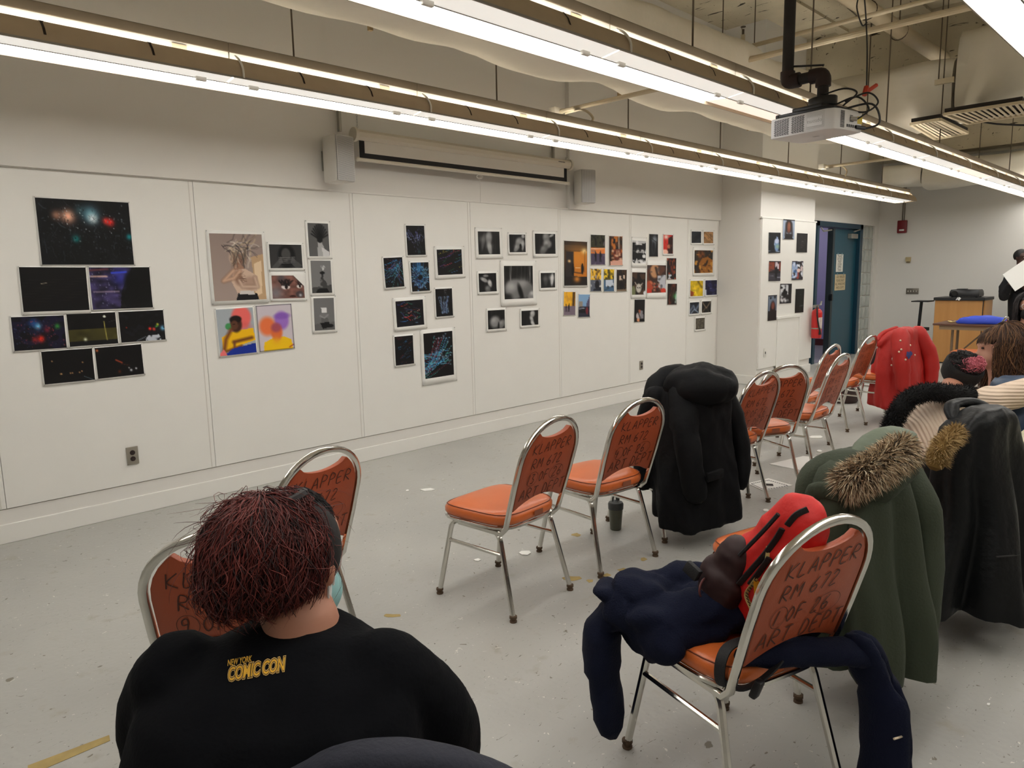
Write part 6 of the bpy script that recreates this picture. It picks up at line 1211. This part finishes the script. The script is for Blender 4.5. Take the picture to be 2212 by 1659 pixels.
for s in (-1, 1):
    bodyg += [capsule([L1(s*.16, .03, .87), L1(s*.205, .10, .74), L1(s*.20, .17, .64)], [.06, .055, .05], 12), capsule([L1(s*.22, .17, .64), L1(s*.14, .30, .61), L1(s*.07, .40, .62)], [.045, .04, .032], 12), capsule([L1(s*.09, .02, .53), L1(s*.11, .25, .54), L1(s*.12, .47, .52)], [.10, .09, .07], 12), capsule([L1(s*.12, .47, .52), L1(s*.12, .50, .30), L1(s*.12, .50, .09)], [.07, .058, .04], 12), capsule([L1(s*.12, .48, .05), L1(s*.12, .62, .04)], [.042, .036], 10)]
    bodyg += hand(L1(s*.065, .41, .62), FW*.8-RT*s*.4+UP*.1, UP, 1., .6, -s)
wm = person(bodyg, skinA, 'seated woman with maroon curly hair and a black printed T-shirt', .011)
tee = M('black_tee', (10, 11, 15), .9, noise=.1, nscale=30, bump=.12, bscale=160, spec=.12)
tg = [ringset([(.44, 0, .03, .205, .175), (.56, 0, .02, .212, .178), (.70, 0, .0, .218, .17), (.80, 0, -.005, .218, .155), (.87, .005, .008, .20, .13), (.91, .015, .03, .16, .105), (.937, .02, .05, .105, .082), (.95, .022, .06, .074, .068)], 40), capsule([L1(-.13, .03, .872), L1(.15, .03, .885)], [.062, .062], 14)]
for s in (-1, 1): tg.append(capsule(spline([L1(s*.155, .03, .885), L1(s*.205, .07, .80), L1(s*.228, .12, .71), L1(s*.22, .18, .63)], 4), [.07]*4+[.07]*5+[.065]*4, 16))
shirt = blob('shirt', tg, tee, wm, .009, 5, .006, 9, True, 2.)
obj('trousers', join(*[capsule(q, r, 14) for s in (-1, 1) for q, r in (([L1(s*.09, .0, .52), L1(s*.11, .25, .535), L1(s*.12, .47, .52)], [.125, .105, .085]), ([L1(s*.12, .48, .52), L1(s*.12, .51, .30), L1(s*.12, .51, .11)], [.085, .072, .055]))]), M('black_denim', (26, 27, 32), .8), wm, world=True)
obj('shoe', join(*[capsule([L1(s*.12, .47, .05), L1(s*.12, .64, .042)], [.052, .045], 12) for s in (-1, 1)]), blackp, wm, world=True)
HRM = [M('hair_maroon', (84, 33, 31), .55), M('hair_maroon2', (118, 48, 42), .5), M('hair_dark', (46, 21, 22), .6), M('hair_maroon3', (100, 40, 34), .5)]
HC = P(572, 1192, 1.11)
blob('hair', [ellipsoid(HC, (.074, .075, .074), 20, 14), ellipsoid(P(606, 1095, 1.13), (.038, .04, .022), 16, 10), ellipsoid(P(540, 1238, 1.10), (.060, .06, .052), 16, 10), ellipsoid(P(618, 1235, 1.11), (.046, .05, .05), 16, 10)], HRM[2], wm, .008, 4, .01, 14, True, 1.)
HRB = HRM[:2]+HRM[2:]
hairball('hair_strands', HC, (.086, .084, .084), 4200, HRB, wm, 3, (0, 6.28), (.05, 1.1), (.7, 1.9), .05, .16, 0, .0009, (RT, FW, UP), .16, 13)
hairball('hair_strands', P(540, 1242, 1.10), (.066, .064, .060), 1800, HRB, wm, 4, (0, 6.28), (.4, 1.3), (.8, 1.7), .08, .25, 0, .0008, (RT, FW, UP), .28, 12)
hairball('hair_strands', P(618, 1240, 1.11), (.05, .055, .056), 1200, HRB, wm, 5, (0, 6.28), (.2, 1.2), (.8, 1.6), .07, .2, 0, .0008, (RT, FW, UP), .2, 12)
hairball('flyaway_hair', HC, (.090, .09, .088), 240, HRB[:2], wm, 6, (0, 6.28), (.1, 1.4), (.5, 1.6), .08, .35, 0, .00045, (RT, FW, UP), .5, 12)
shv = M('hair_black_short', (18, 15, 17), .75, noise=.3, nscale=90)
cap_c = hc+UP*.022-FW*.008
vv, ff = ellipsoid(cap_c, (.0775, .094, .090), 26, 18); keep = [q for q in ff if sum(((vv[i]-hc).dot(hax[1])) for i in q)/len(q) < .035 and sum((vv[i]-hc).z for i in q)/len(q) > -.018]
obj('scalp_hair', (vv, keep), shv, wm, world=True)
hairball('scalp_strands', cap_c, (.0785, .096, .0915), 1500, [shv, M('hair_black_soft', (30, 22, 23), .55)], wm, 7, (-1.9, 1.2), (.1, .8), (.25, .5), .012, .03, 0, .0008, (RT, FW, UP), .02, 9)
hairball('bun_hair', P(610, 1092, 1.13), (.042, .042, .024), 500, HRM[:3], wm, 8, (0, 6.28), (.2, 1.4), (.8, 1.6), .06, .25, 0, .0008)
obj('hair_tie', tube([P(620, 1080, 1.12)+RT*(.026*math.cos(a))+FW*(.026*math.sin(a))+UP*.010*math.cos(a) for a in np.linspace(0, 6.28, 15)], .007, 6), M('hair_tie_black', (30, 22, 24), .6), wm, world=True)
mk = M('surgical_mask', (150, 196, 196), .7); mw = M('mask_white', (226, 232, 232), .7)
mc = hc+hax[1]*.050-hax[2]*.052+hax[0]*.004
vv, ff = ellipsoid(mc, (.060, .056, .056), 22, 16); keep = [q for q in ff if sum((vv[i]-mc).dot(hax[1]) for i in q)/len(q) > -.024]
obj('face_mask', (vv, keep), mk, wm, world=True)
obj('mask_edge', tube([mc+hax[0]*.066*math.cos(a)*1.0+hax[2]*.056*math.sin(a)-hax[1]*.024 for a in np.linspace(-1.3, 1.3, 9)], .004, 6), mw, wm, world=True)
obj('mask_loop', join(tube([mc+hax[0]*.066+hax[2]*.02-hax[1]*.02, hc+hax[0]*.085+hax[2]*.03-hax[1]*.0, hc+hax[0]*.087-hax[1]*.025], .002, 5), tube([mc+hax[0]*.066-hax[2]*.02-hax[1]*.02, hc+hax[0]*.087-hax[2]*.03-hax[1]*.005, hc+hax[0]*.087-hax[1]*.025], .002, 5)), mw, wm, world=True)
# printed logo conformed to the shirt surface
vsh = [v.co+wm.location for v in shirt.data.vertices]; bvh = BVHTree.FromPolygons(vsh, [tuple(p.vertices) for p in shirt.data.polygons])
def on_shirt(px, py, lift):
    d = ray(px, py).normalized(); h_ = bvh.ray_cast(CAM, d); p_ = h_[0] if h_[0] is not None else P(px, py, .98); return p_-d*lift
def logo(parts, lift, mat, name):
    gs = []
    for (s, size, cx, cy, off, sp) in parts:
        g = text_geo(s, 1., shear=.18, off=off, spacing=sp); gs.append(([on_shirt(cx+v.x*size*.54, cy-v.y*size-v.x*size*.54*.19, lift) for v in g[0]], g[1]))
    obj(name, join(*gs), mat, wm, smooth=False, world=True)
gold = M('print_gold', (222, 168, 42), .7); goldl = M('print_gold_light', (226, 186, 110), .7); pblk = M('print_black', (14, 13, 14), .8)
prts = lambda o_: [('COMIC CON', 40, 553, 1447, o_, .96), ('NEW YORK', 18, 517, 1428, o_*.32, 1.02)]
logo(prts(.10), .0012, goldl, 'logo_outline'); logo(prts(.06), .0018, pblk, 'logo_dark_edge'); logo(prts(.018), .0024, gold, 'logo_letters')  # middle layer is the printed black outline of the letters
# her chair with a dark jacket over its back
chair('wm', '18', -1.285, -3.985, -45, 'orange chair under the seated woman in black')
dj = thing('dark_jacket', 'dark charcoal navy jacket over the chair back behind the seated woman', 'jacket', (*CH['wm'].location[:2], .4)); m_ = cmat('wm')
cloth('body', coat_body([(.36, 0, -.25, .235, .09), (.52, 0, -.26, .235, .085), (.66, 0, -.28, .225, .07), (.77, 0, -.302, .208, .05), (.84, 0, -.322, .15, .04), (.882, 0, -.33, .085, .03), (.896, 0, -.333, .035, .016)], 4, 5, fold=.015), M('charcoal_navy', (34, 36, 48), .85, bump=.2, bscale=150), dj, m_, .006, 8, 2.)
# ---------------------------------------------------------------- person in the cream ribbed sweater
def knit(name, direction, scale):
    if name in MATS: return MATS[name]
    mt = M(name, (226, 204, 182), .85); nt = mt.node_tree; b = nt.nodes['Principled BSDF']; tc = nt.nodes.new('ShaderNodeTexCoord'); mp = nt.nodes.new('ShaderNodeMapping'); mp.inputs['Rotation'].default_value = direction
    wv = nt.nodes.new('ShaderNodeTexWave'); wv.inputs['Scale'].default_value = scale; wv.inputs['Distortion'].default_value = .3; nt.links.new(tc.outputs['Object'], mp.inputs[0]); nt.links.new(mp.outputs[0], wv.inputs['Vector'])
    bp = nt.nodes.new('ShaderNodeBump'); bp.inputs['Strength'].default_value = .9; bp.inputs['Distance'].default_value = .006; nt.links.new(wv.outputs['Fac'], bp.inputs['Height']); nt.links.new(bp.outputs[0], b.inputs['Normal']); return mt
T2 = 3.57
h2 = P(2076, 803, 3.71); ax2 = (UP*.80-FW*.55+RT*.1).normalized()
g2, hx2 = head_geo(h2, FW*.8+UP*.0-RT*.3+RT*.0, ax2, .85)
b2 = g2+[capsule([P(2035, 880, 3.61), P(2055, 850, 3.64), h2-ax2*.06], [.07, .058, .055], 12), capsule([P(2008, 1045, T2), P(2012, 960, 3.59), P(2030, 895, 3.61)], [.14, .14, .12], 16), capsule([P(2085, 885, 3.59), P(2150, 868, 3.55), P(2228, 842, 3.53)], [.06, .052, .045], 12), capsule([P(2228, 842, 3.53), P(2262, 846, 3.51)], [.042, .03], 10), capsule([P(1980, 890, 3.63), P(1972, 960, 3.75), P(2010, 1000, 3.95)], [.06, .05, .042], 12)]
b2 += hand(P(2264, 846, 3.51), RT*.9-UP*.3, -UP, 1., .6, 1)+hand(P(2012, 1002, 3.97), FW, -UP, 1., .6, 1)
for s, dx in ((-1, -.1), (1, .1)):
    hp = P(2010, 1060, T2)+RT*dx; kn = hp+Vector((0, .40, .02)); ft = Vector((kn.x, kn.y+.05, .08)); b2 += [capsule([hp, kn], [.105, .075], 12), capsule([kn, ft], [.072, .045], 12), capsule([ft, ft+Vector((0, .14, -.03))], [.045, .04], 10)]
p2_ = person(b2, skinA, 'person in a cream ribbed sweater and black headband, arm over a chair', .013)
blob('sweater', [capsule(spline([P(2002, 1050, T2), P(2003, 1000, T2), P(2012, 940, 3.59), P(2030, 895, 3.61)], 4), [.155]*5+[.165]*4+[.15]*4, 20), capsule([P(1985, 892, 3.62), P(2082, 884, 3.61)], [.085, .09], 16), capsule([P(1980, 890, 3.63), P(1975, 960, 3.73), P(2008, 998, 3.93)], [.078, .068, .05], 12)], knit('cream_knit', (0, R(16), R(45)), 19), p2_, .010, 4, .006, 6, True, 3.)
blob('sleeve', [capsule(spline([P(2080, 893, 3.55), P(2112, 880, 3.53), P(2160, 862, 3.50), P(2232, 842, 3.49)], 4), [.088]*4+[.08]*4+[.066]*5, 18)], knit('cream_knit_sleeve', (0, R(90), 0), 20), p2_, .009, 4, .005, 8, True, 1.)
jean = M('dark_denim', (34, 42, 62), .85, noise=.1, nscale=40)
jg = []
for dx in (-.1, .1):
    hp = P(2010, 1060, T2)+RT*dx; kn = hp+Vector((0, .40, .02)); jg += [capsule([hp, kn], [.12, .088], 14), capsule([kn, Vector((kn.x, kn.y+.05, .12))], [.085, .06], 14)]
blob('jeans', jg, jean, p2_, .013, 3)
fuz = M('black_fuzz', (13, 13, 14), .95); sp2 = [P(1922, 928, 3.51), P(1938, 893, 3.49), P(1962, 862, 3.48), P(2005, 846, 3.45), P(2052, 850, 3.44), P(2092, 852, 3.49)]
obj('scarf', capsule(spline(sp2, 5), [.03]*6+[.04]*20, 14), fuz, p2_, world=True)
fur('scarf_fuzz', sp2, .042, 5000, .03, [fuz, M('black_fuzz2', (26, 26, 28), .95)], p2_, 4, .0014, .1, flow=.8)
e1 = ax2.cross(RT).normalized(); e0 = e1.cross(ax2)
def ax_ring(h_, r_): return [h2+ax2*h_+(e0*math.cos(a)*.94+e1*math.sin(a)*1.06)*r_ for a in np.linspace(0, 6.2832, 33)[:-1]]
obj('headband', loft([ax_ring(-.05, .075), ax_ring(-.035, .087), ax_ring(.0, .095), ax_ring(.04, .096), ax_ring(.055, .09), ax_ring(.053, .082), ax_ring(.0, .078), ax_ring(-.045, .07)]), M('black_jersey', (14, 14, 16), .8, bump=.2, bscale=120), p2_, world=True)
hd = M('hair_black', (22, 18, 19), .6); pkh = M('hair_pink', (206, 110, 124), .6); pkh2 = M('hair_pink2', (176, 84, 96), .6)
blob('hair', [ellipsoid(h2+ax2*.03, (.074, .074, .066), 18, 12)], hd, p2_, .01, 3)
hairball('hair_strands', h2+ax2*.03, (.077, .08, .072), 900, [hd, hd, M('hair_black2', (44, 36, 38), .5)], p2_, 11, (0, 6.28), (.0, .9), (.3, .9), .05, .3, 0, .0014, (e0, e1, ax2), .1, 9)
cv2 = (-FW-ax2*(-FW).dot(ax2)).normalized()
hairball('pink_strands', h2+ax2*.034+cv2*.022+RT*.008, (.064, .058, .074), 620, [pkh, pkh2, pkh], p2_, 12, (-.6, 3.4), (.0, .7), (.3, .7), .04, .4, 0, .0022, (RT, cv2, ax2), .06, 9)
obj('pink_cloth', ellipsoid(h2+ax2*.05-RT*.046+e1*.005, (.03, .03, .024), 14, 10), M('pink_cotton', (222, 140, 148), .7), p2_, world=True)
# ---------------------------------------------------------------- girl with long brown hair, in profile
T3 = .40
h3 = P(2152, 750, 3.82+T3); f3 = (-RT*.93+FW*.25-UP*.18)
g3, hx3 = head_geo(h3, f3, UP)
b3 = g3+[capsule([P(2160, 860, 3.9+T3), P(2158, 815, 3.86+T3), h3-UP*.06], [.065, .055, .052], 12), capsule([P(2165, 1010, 3.95+T3), P(2165, 930, 3.93+T3), P(2160, 880, 3.9+T3)], [.13, .13, .11], 14), capsule([P(2105, 885, 3.9+T3), P(2225, 885, 3.95+T3)], [.06, .06], 12), capsule([P(2105, 890, 3.9+T3), P(2092, 960, 3.95+T3), P(2060, 985, 4.1+T3)], [.055, .045, .038], 10), capsule([P(2225, 890, 3.95+T3), P(2235, 960, 4.0+T3), P(2200, 985, 4.2+T3)], [.055, .045, .038], 10)]
b3 += hand(P(2058, 986, 4.11+T3), FW-RT*.3, -UP, 1., .6, 1)+hand(P(2198, 986, 4.21+T3), FW-RT*.3, -UP, 1., .6, -1)
for dx in (-.1, .1):
    hp = P(2165, 1030, 3.95+T3)+RT*dx; hp.z = .56; kn = hp+Vector((-.05, .42, 0)); b3 += [capsule([hp, kn], [.1, .07], 12), capsule([kn, Vector((kn.x, kn.y+.04, .08))], [.065, .045], 12), capsule([Vector((kn.x, kn.y+.04, .06)), Vector((kn.x, kn.y+.18, .045))], [.045, .038], 10)]
p3_ = person(b3, skinB, 'young person with long wavy brown hair, in profile, black chain-print top', .012)
obj('eye', ellipsoid(h3+hx3[1]*.078+hx3[0]*-.03+hx3[2]*.012, (.008, .008, .006), 10, 8), M('eye_dark', (30, 22, 20), .2), p3_, world=True); obj('eye', ellipsoid(h3+hx3[1]*.078+hx3[0]*.03+hx3[2]*.012, (.008, .008, .006), 10, 8), M('eye_dark', (30, 22, 20), .2), p3_, world=True)
obj('lips', ellipsoid(h3+hx3[1]*.092-hx3[2]*.064, (.018, .012, .009), 10, 8), M('lip_pink', (176, 100, 96), .5), p3_, world=True)
blob('top', [capsule([P(2165, 1010, 3.95+T3), P(2165, 930, 3.92+T3), P(2160, 885, 3.9+T3)], [.145, .145, .12], 16), capsule([P(2103, 888, 3.88+T3), P(2225, 888, 3.93+T3)], [.074, .074], 12), capsule([P(2103, 892, 3.9+T3), P(2092, 960, 3.95+T3), P(2062, 985, 4.1+T3)], [.068, .058, .048], 10), capsule([P(2225, 892, 3.95+T3), P(2235, 960, 4.0+T3), P(2202, 985, 4.2+T3)], [.068, .058, .048], 10)], M('black_satin', (20, 18, 20), .45), p3_, .011, 4, .008, 9)
st3 = surf(p3_, ('top',))
obj('chain_print', join(*[tube(spline([st3(x, y), st3(x+14, y+7+2*(k % 3)), st3(x+28, y+6+4*(k % 2)), st3(x+40, y+14)], 5), .003, 5) for k, (x, y) in enumerate(((2082, 838), (2090, 826), (2100, 815), (2120, 846), (2076, 852), (2112, 832)))]), M('gold_print', (170, 140, 84), .4, .4), p3_, world=True)
obj('trousers', join(*[capsule([Vector((*(P(2165, 1030, 3.95+T3)+RT*dx)[:2], .56)), Vector((*(P(2165, 1030, 3.95+T3)+RT*dx+Vector((-.05, .42, 0)))[:2], .56))], [.115, .085], 12) for dx in (-.1, .1)]), M('black_denim', (26, 27, 32), .8), p3_, world=True)
BR = [M('hair_brown', (74, 50, 36), .5), M('hair_brown2', (98, 68, 48), .48), M('hair_brown3', (54, 36, 28), .55), M('hair_honey', (132, 94, 62), .48)]
hb = h3-hx3[1]*.022+UP*.022
blob('hair', [ellipsoid(hb-hx3[1]*.014, (.086, .092, .09), 20, 14), capsule([hb-hx3[1]*.05-UP*.03, hb-hx3[1]*.075-UP*.16, hb-hx3[1]*.08-UP*.27], [.08, .088, .07], 16), capsule([hb+hx3[1]*.045+hx3[2]*.045-FW*.03, hb+hx3[1]*.07+hx3[2]*.02-FW*.04], [.035, .022], 10), capsule([hb-FW*.06-hx3[1]*.035, hb-FW*.07-UP*.1-hx3[1]*.04, hb-FW*.075-UP*.2-hx3[1]*.05], [.035, .04, .04], 12)], BR[2], p3_, .01, 4, .012, 12)
hairball('hair_strands', hb-hx3[1]*.012, (.112, .104, .106), 4200, BR, p3_, 21, (1.0, 5.25), (.02, .5), (2.0, 3.0), .05, .10, .34, .0016, (hx3[1], hx3[0], UP), .1, 16)
hairball('hair_strands', hb-hx3[1]*.03-UP*.02, (.115, .112, .10), 1300, BR, p3_, 22, (1.5, 4.8), (.8, 1.3), (.9, 1.6), .08, .12, .30, .0016, (hx3[1], hx3[0], UP), .25, 14)
hairball('fringe', hb+UP*.004+hx3[1]*.01, (.108, .094, .098), 1500, BR, p3_, 23, (-1.5, 1.5), (.02, .5), (.8, 1.1), .03, .05, 0, .0015, (hx3[1], hx3[0], UP), .03, 10)
# ---------------------------------------------------------------- standing man with a white board
T4 = 11.0; h4 = P(2206, 556, T4); f4 = (-FW*.9+RT*.1-UP*.15)
g4, hx4 = head_geo(h4, f4, UP, 1.02)
ft4 = P(2206, 700, T4); hipz = 1.0
def L4(u, w_, z): q = Vector((ft4.x, ft4.y, 0)); return q+RT*u+FW*w_+UP*z
zs = P(2206, 592, T4).z
b4 = g4+[capsule([L4(0, 0, zs-.06), h4-UP*.07], [.07, .06], 12), capsule([L4(0, 0, .95), L4(0, 0, 1.15), L4(0, 0, zs-.1)], [.14, .15, .15], 16), capsule([L4(-.19, 0, zs-.04), L4(.19, 0, zs-.04)], [.06, .06], 12)]
hw_ = [P(2182, 612, 10.72), P(2212, 622, 10.72)]
for s, hp_ in ((-1, hw_[0]), (1, hw_[1])):
    el = L4(s*.33, -.05, zs-.33); b4 += [capsule([L4(s*.22, 0, zs-.05), el], [.06, .045], 12), capsule([el, hp_-RT*s*-.0], [.044, .03], 12)]; b4 += hand(hp_, UP*.6-RT*s*.5, FW, 1.0, .3, s)
for s in (-1, 1): b4 += [capsule([L4(s*.09, 0, .95), L4(s*.1, -.02, .5), L4(s*.1, .02, .09)], [.10, .075, .045], 12), capsule([L4(s*.1, .02, .045), L4(s*.1, -.16, .04)], [.045, .04], 10)]
p4_ = person(b4, skinC, 'standing man in dark clothes holding a white board by the far wall', .014)
dkc = M('dark_sweat', (18, 18, 22), .85, noise=.1); dkp = M('dark_trousers', (16, 17, 21), .85)
sg = [capsule([L4(0, 0, .98), L4(0, 0, 1.15), L4(0, 0, zs-.11)], [.165, .175, .17], 18), capsule([L4(-.2, 0, zs-.05), L4(.2, 0, zs-.05)], [.078, .078], 14), capsule([L4(-.03, -.02, zs+.01), L4(.03, -.02, zs+.01)], [.08, .08], 12)]
for s, hp_ in ((-1, hw_[0]), (1, hw_[1])):
    el = L4(s*.33, -.05, zs-.33); sg += [capsule([L4(s*.23, 0, zs-.06), L4(s*.30, 0, zs-.2), el], [.078, .074, .066], 14), capsule([el, el.lerp(hp_, .8)], [.064, .045], 12)]
blob('sweatshirt', sg, dkc, p4_, .014, 3, .01, 7)
blob('trousers', [capsule([L4(s*.09, 0, .98), L4(s*.1, -.02, .5), L4(s*.1, .02, .12)], [.125, .095, .075], 14) for s in (-1, 1)], dkp, p4_, .014, 3)
for s in (-1, 1): obj('shoe', capsule([L4(s*.1, .04, .05), L4(s*.1, -.18, .045)], [.052, .045], 12), blackp, p4_, world=True)
vv, ff = ellipsoid(h4+UP*.028+FW*.012, (.083, .10, .098), 20, 14); keep = [q for q in ff if sum((vv[i]-h4).dot(hx4[1]) for i in q)/len(q) < .055 and sum((vv[i]-h4).z for i in q)/len(q) > .0+.5*sum((vv[i]-h4).dot(hx4[1]) for i in q)/len(q)]
obj('hair', (vv, keep), M('hair_black', (22, 18, 19), .6), p4_, world=True)
for s in (-1, 1): obj('eye', ellipsoid(h4+hx4[1]*.083+hx4[0]*s*.03+hx4[2]*.012, (.009, .007, .006), 10, 8), M('eye_white', (190, 180, 170), .3), p4_, world=True)
bq = [P(2166, 593, 10.66), P(2236, 545, 10.70), P(2262, 585, 10.62), P(2193, 629, 10.58)]; bn = (bq[1]-bq[0]).cross(bq[3]-bq[0]).normalized()*.006
single('white_board', ([*bq, *[q+bn for q in bq]], [(0, 1, 2, 3), (7, 6, 5, 4), (0, 4, 5, 1), (1, 5, 6, 2), (2, 6, 7, 3), (3, 7, 4, 0)]), paperM, 'white sheet of board held up by the standing man', 'board', smooth=False)
# ---------------------------------------------------------------- masked person with glasses at the frame edge
h5 = P(2224, 664, 6.1); f5 = (-RT*.5-FW*.8)
g5, hx5 = head_geo(h5, f5, UP)
b5 = g5+[capsule([h5-UP*.28, h5-UP*.07], [.07, .055], 12), capsule([h5-UP*.75, h5-UP*.5, h5-UP*.32], [.15, .15, .12], 16), capsule([h5-UP*.3-RT*.16, h5-UP*.3+RT*.16], [.06, .06], 12)]
for s in (-1, 1):
    sh_ = h5-UP*.31+RT*s*.17; el = sh_-UP*.26+RT*s*.03; b5 += [capsule([sh_, el], [.055, .045], 10), capsule([el, el-FW*.2-RT*s*.05], [.042, .03], 10)]+hand(el-FW*.21-RT*s*.05, -FW, -UP, 1., .5, s)
    hp = Vector((h5.x, h5.y, .5))+RT*s*.1; kn = hp-FW*.4; b5 += [capsule([hp, kn], [.1, .07], 12), capsule([kn, Vector((kn.x, kn.y, .07))], [.065, .045], 12), capsule([Vector((kn.x, kn.y, .05)), Vector((kn.x, kn.y, .05))-FW*.14], [.045, .04], 10)]
p5_ = person(b5, skinB, 'person wearing glasses and a black face mask, cut by the picture edge', .014)
vv, ff = ellipsoid(h5+UP*.022-hx5[1]*.014, (.09, .1, .1), 20, 14); keep = [q for q in ff if sum((vv[i]-h5).dot(hx5[1]) for i in q)/len(q) < .045]
obj('hair', (vv, keep), hd, p5_, world=True); hairball('hair_strands', h5+UP*.02-hx5[1]*.014, (.1, .105, .108), 700, [hd, M('hair_black2', (44, 36, 38), .5)], p5_, 31, (.9, 5.4), (.02, .5), (1.8, 2.6), .04, .08, .2, .0018, (hx5[1], hx5[0], UP), .1, 12)
mc5 = h5+hx5[1]*.045-hx5[2]*.055; vv, ff = ellipsoid(mc5, (.066, .064, .055), 18, 12); keep = [q for q in ff if sum((vv[i]-mc5).dot(hx5[1]) for i in q)/len(q) > -.03]; obj('face_mask', (vv, keep), M('mask_black', (20, 20, 22), .8), p5_, world=True)
for s in (-1, 1): obj('glasses', tube([h5+hx5[1]*.092+hx5[0]*(s*.034+.026*math.cos(a))+hx5[2]*(.012+.021*math.sin(a)) for a in np.linspace(0, 6.28, 15)], .003, 6), M('glasses_frame', (196, 190, 186), .3, .5), p5_, world=True); obj('glasses_arm', tube([h5+hx5[1]*.09+hx5[0]*s*.06+hx5[2]*.014, h5-hx5[1]*.01+hx5[0]*s*.082+hx5[2]*.01], .003, 5), M('glasses_frame', (196, 190, 186), .3, .5), p5_, world=True)
blob('jacket', [capsule([h5-UP*.78, h5-UP*.5, h5-UP*.33], [.17, .17, .14], 16), capsule([h5-UP*.31-RT*.17, h5-UP*.31+RT*.17], [.078, .078], 12)]+[capsule([h5-UP*.31+RT*s*.18, h5-UP*.57+RT*s*.2, h5-UP*.57+RT*s*.16-FW*.17], [.072, .064, .05], 12) for s in (-1, 1)], M('dark_grey_green', (34, 38, 36), .85), p5_, .014, 3, .01, 8)
blob('trousers', [capsule([Vector((h5.x, h5.y, .5))+RT*s*.1, Vector((h5.x, h5.y, .5))+RT*s*.1-FW*.4, Vector((*(h5+RT*s*.1-FW*.41)[:2], .1))], [.12, .09, .06], 12) for s in (-1, 1)], dkp, p5_, .014, 3)
chair('mask', '19', h5.x, h5.y, 130, 'orange chair under the masked person with glasses')
chair('girl', '20', *P(2165, 1010, 3.97+T3)[:2], -6, 'orange chair under the person with long brown hair')
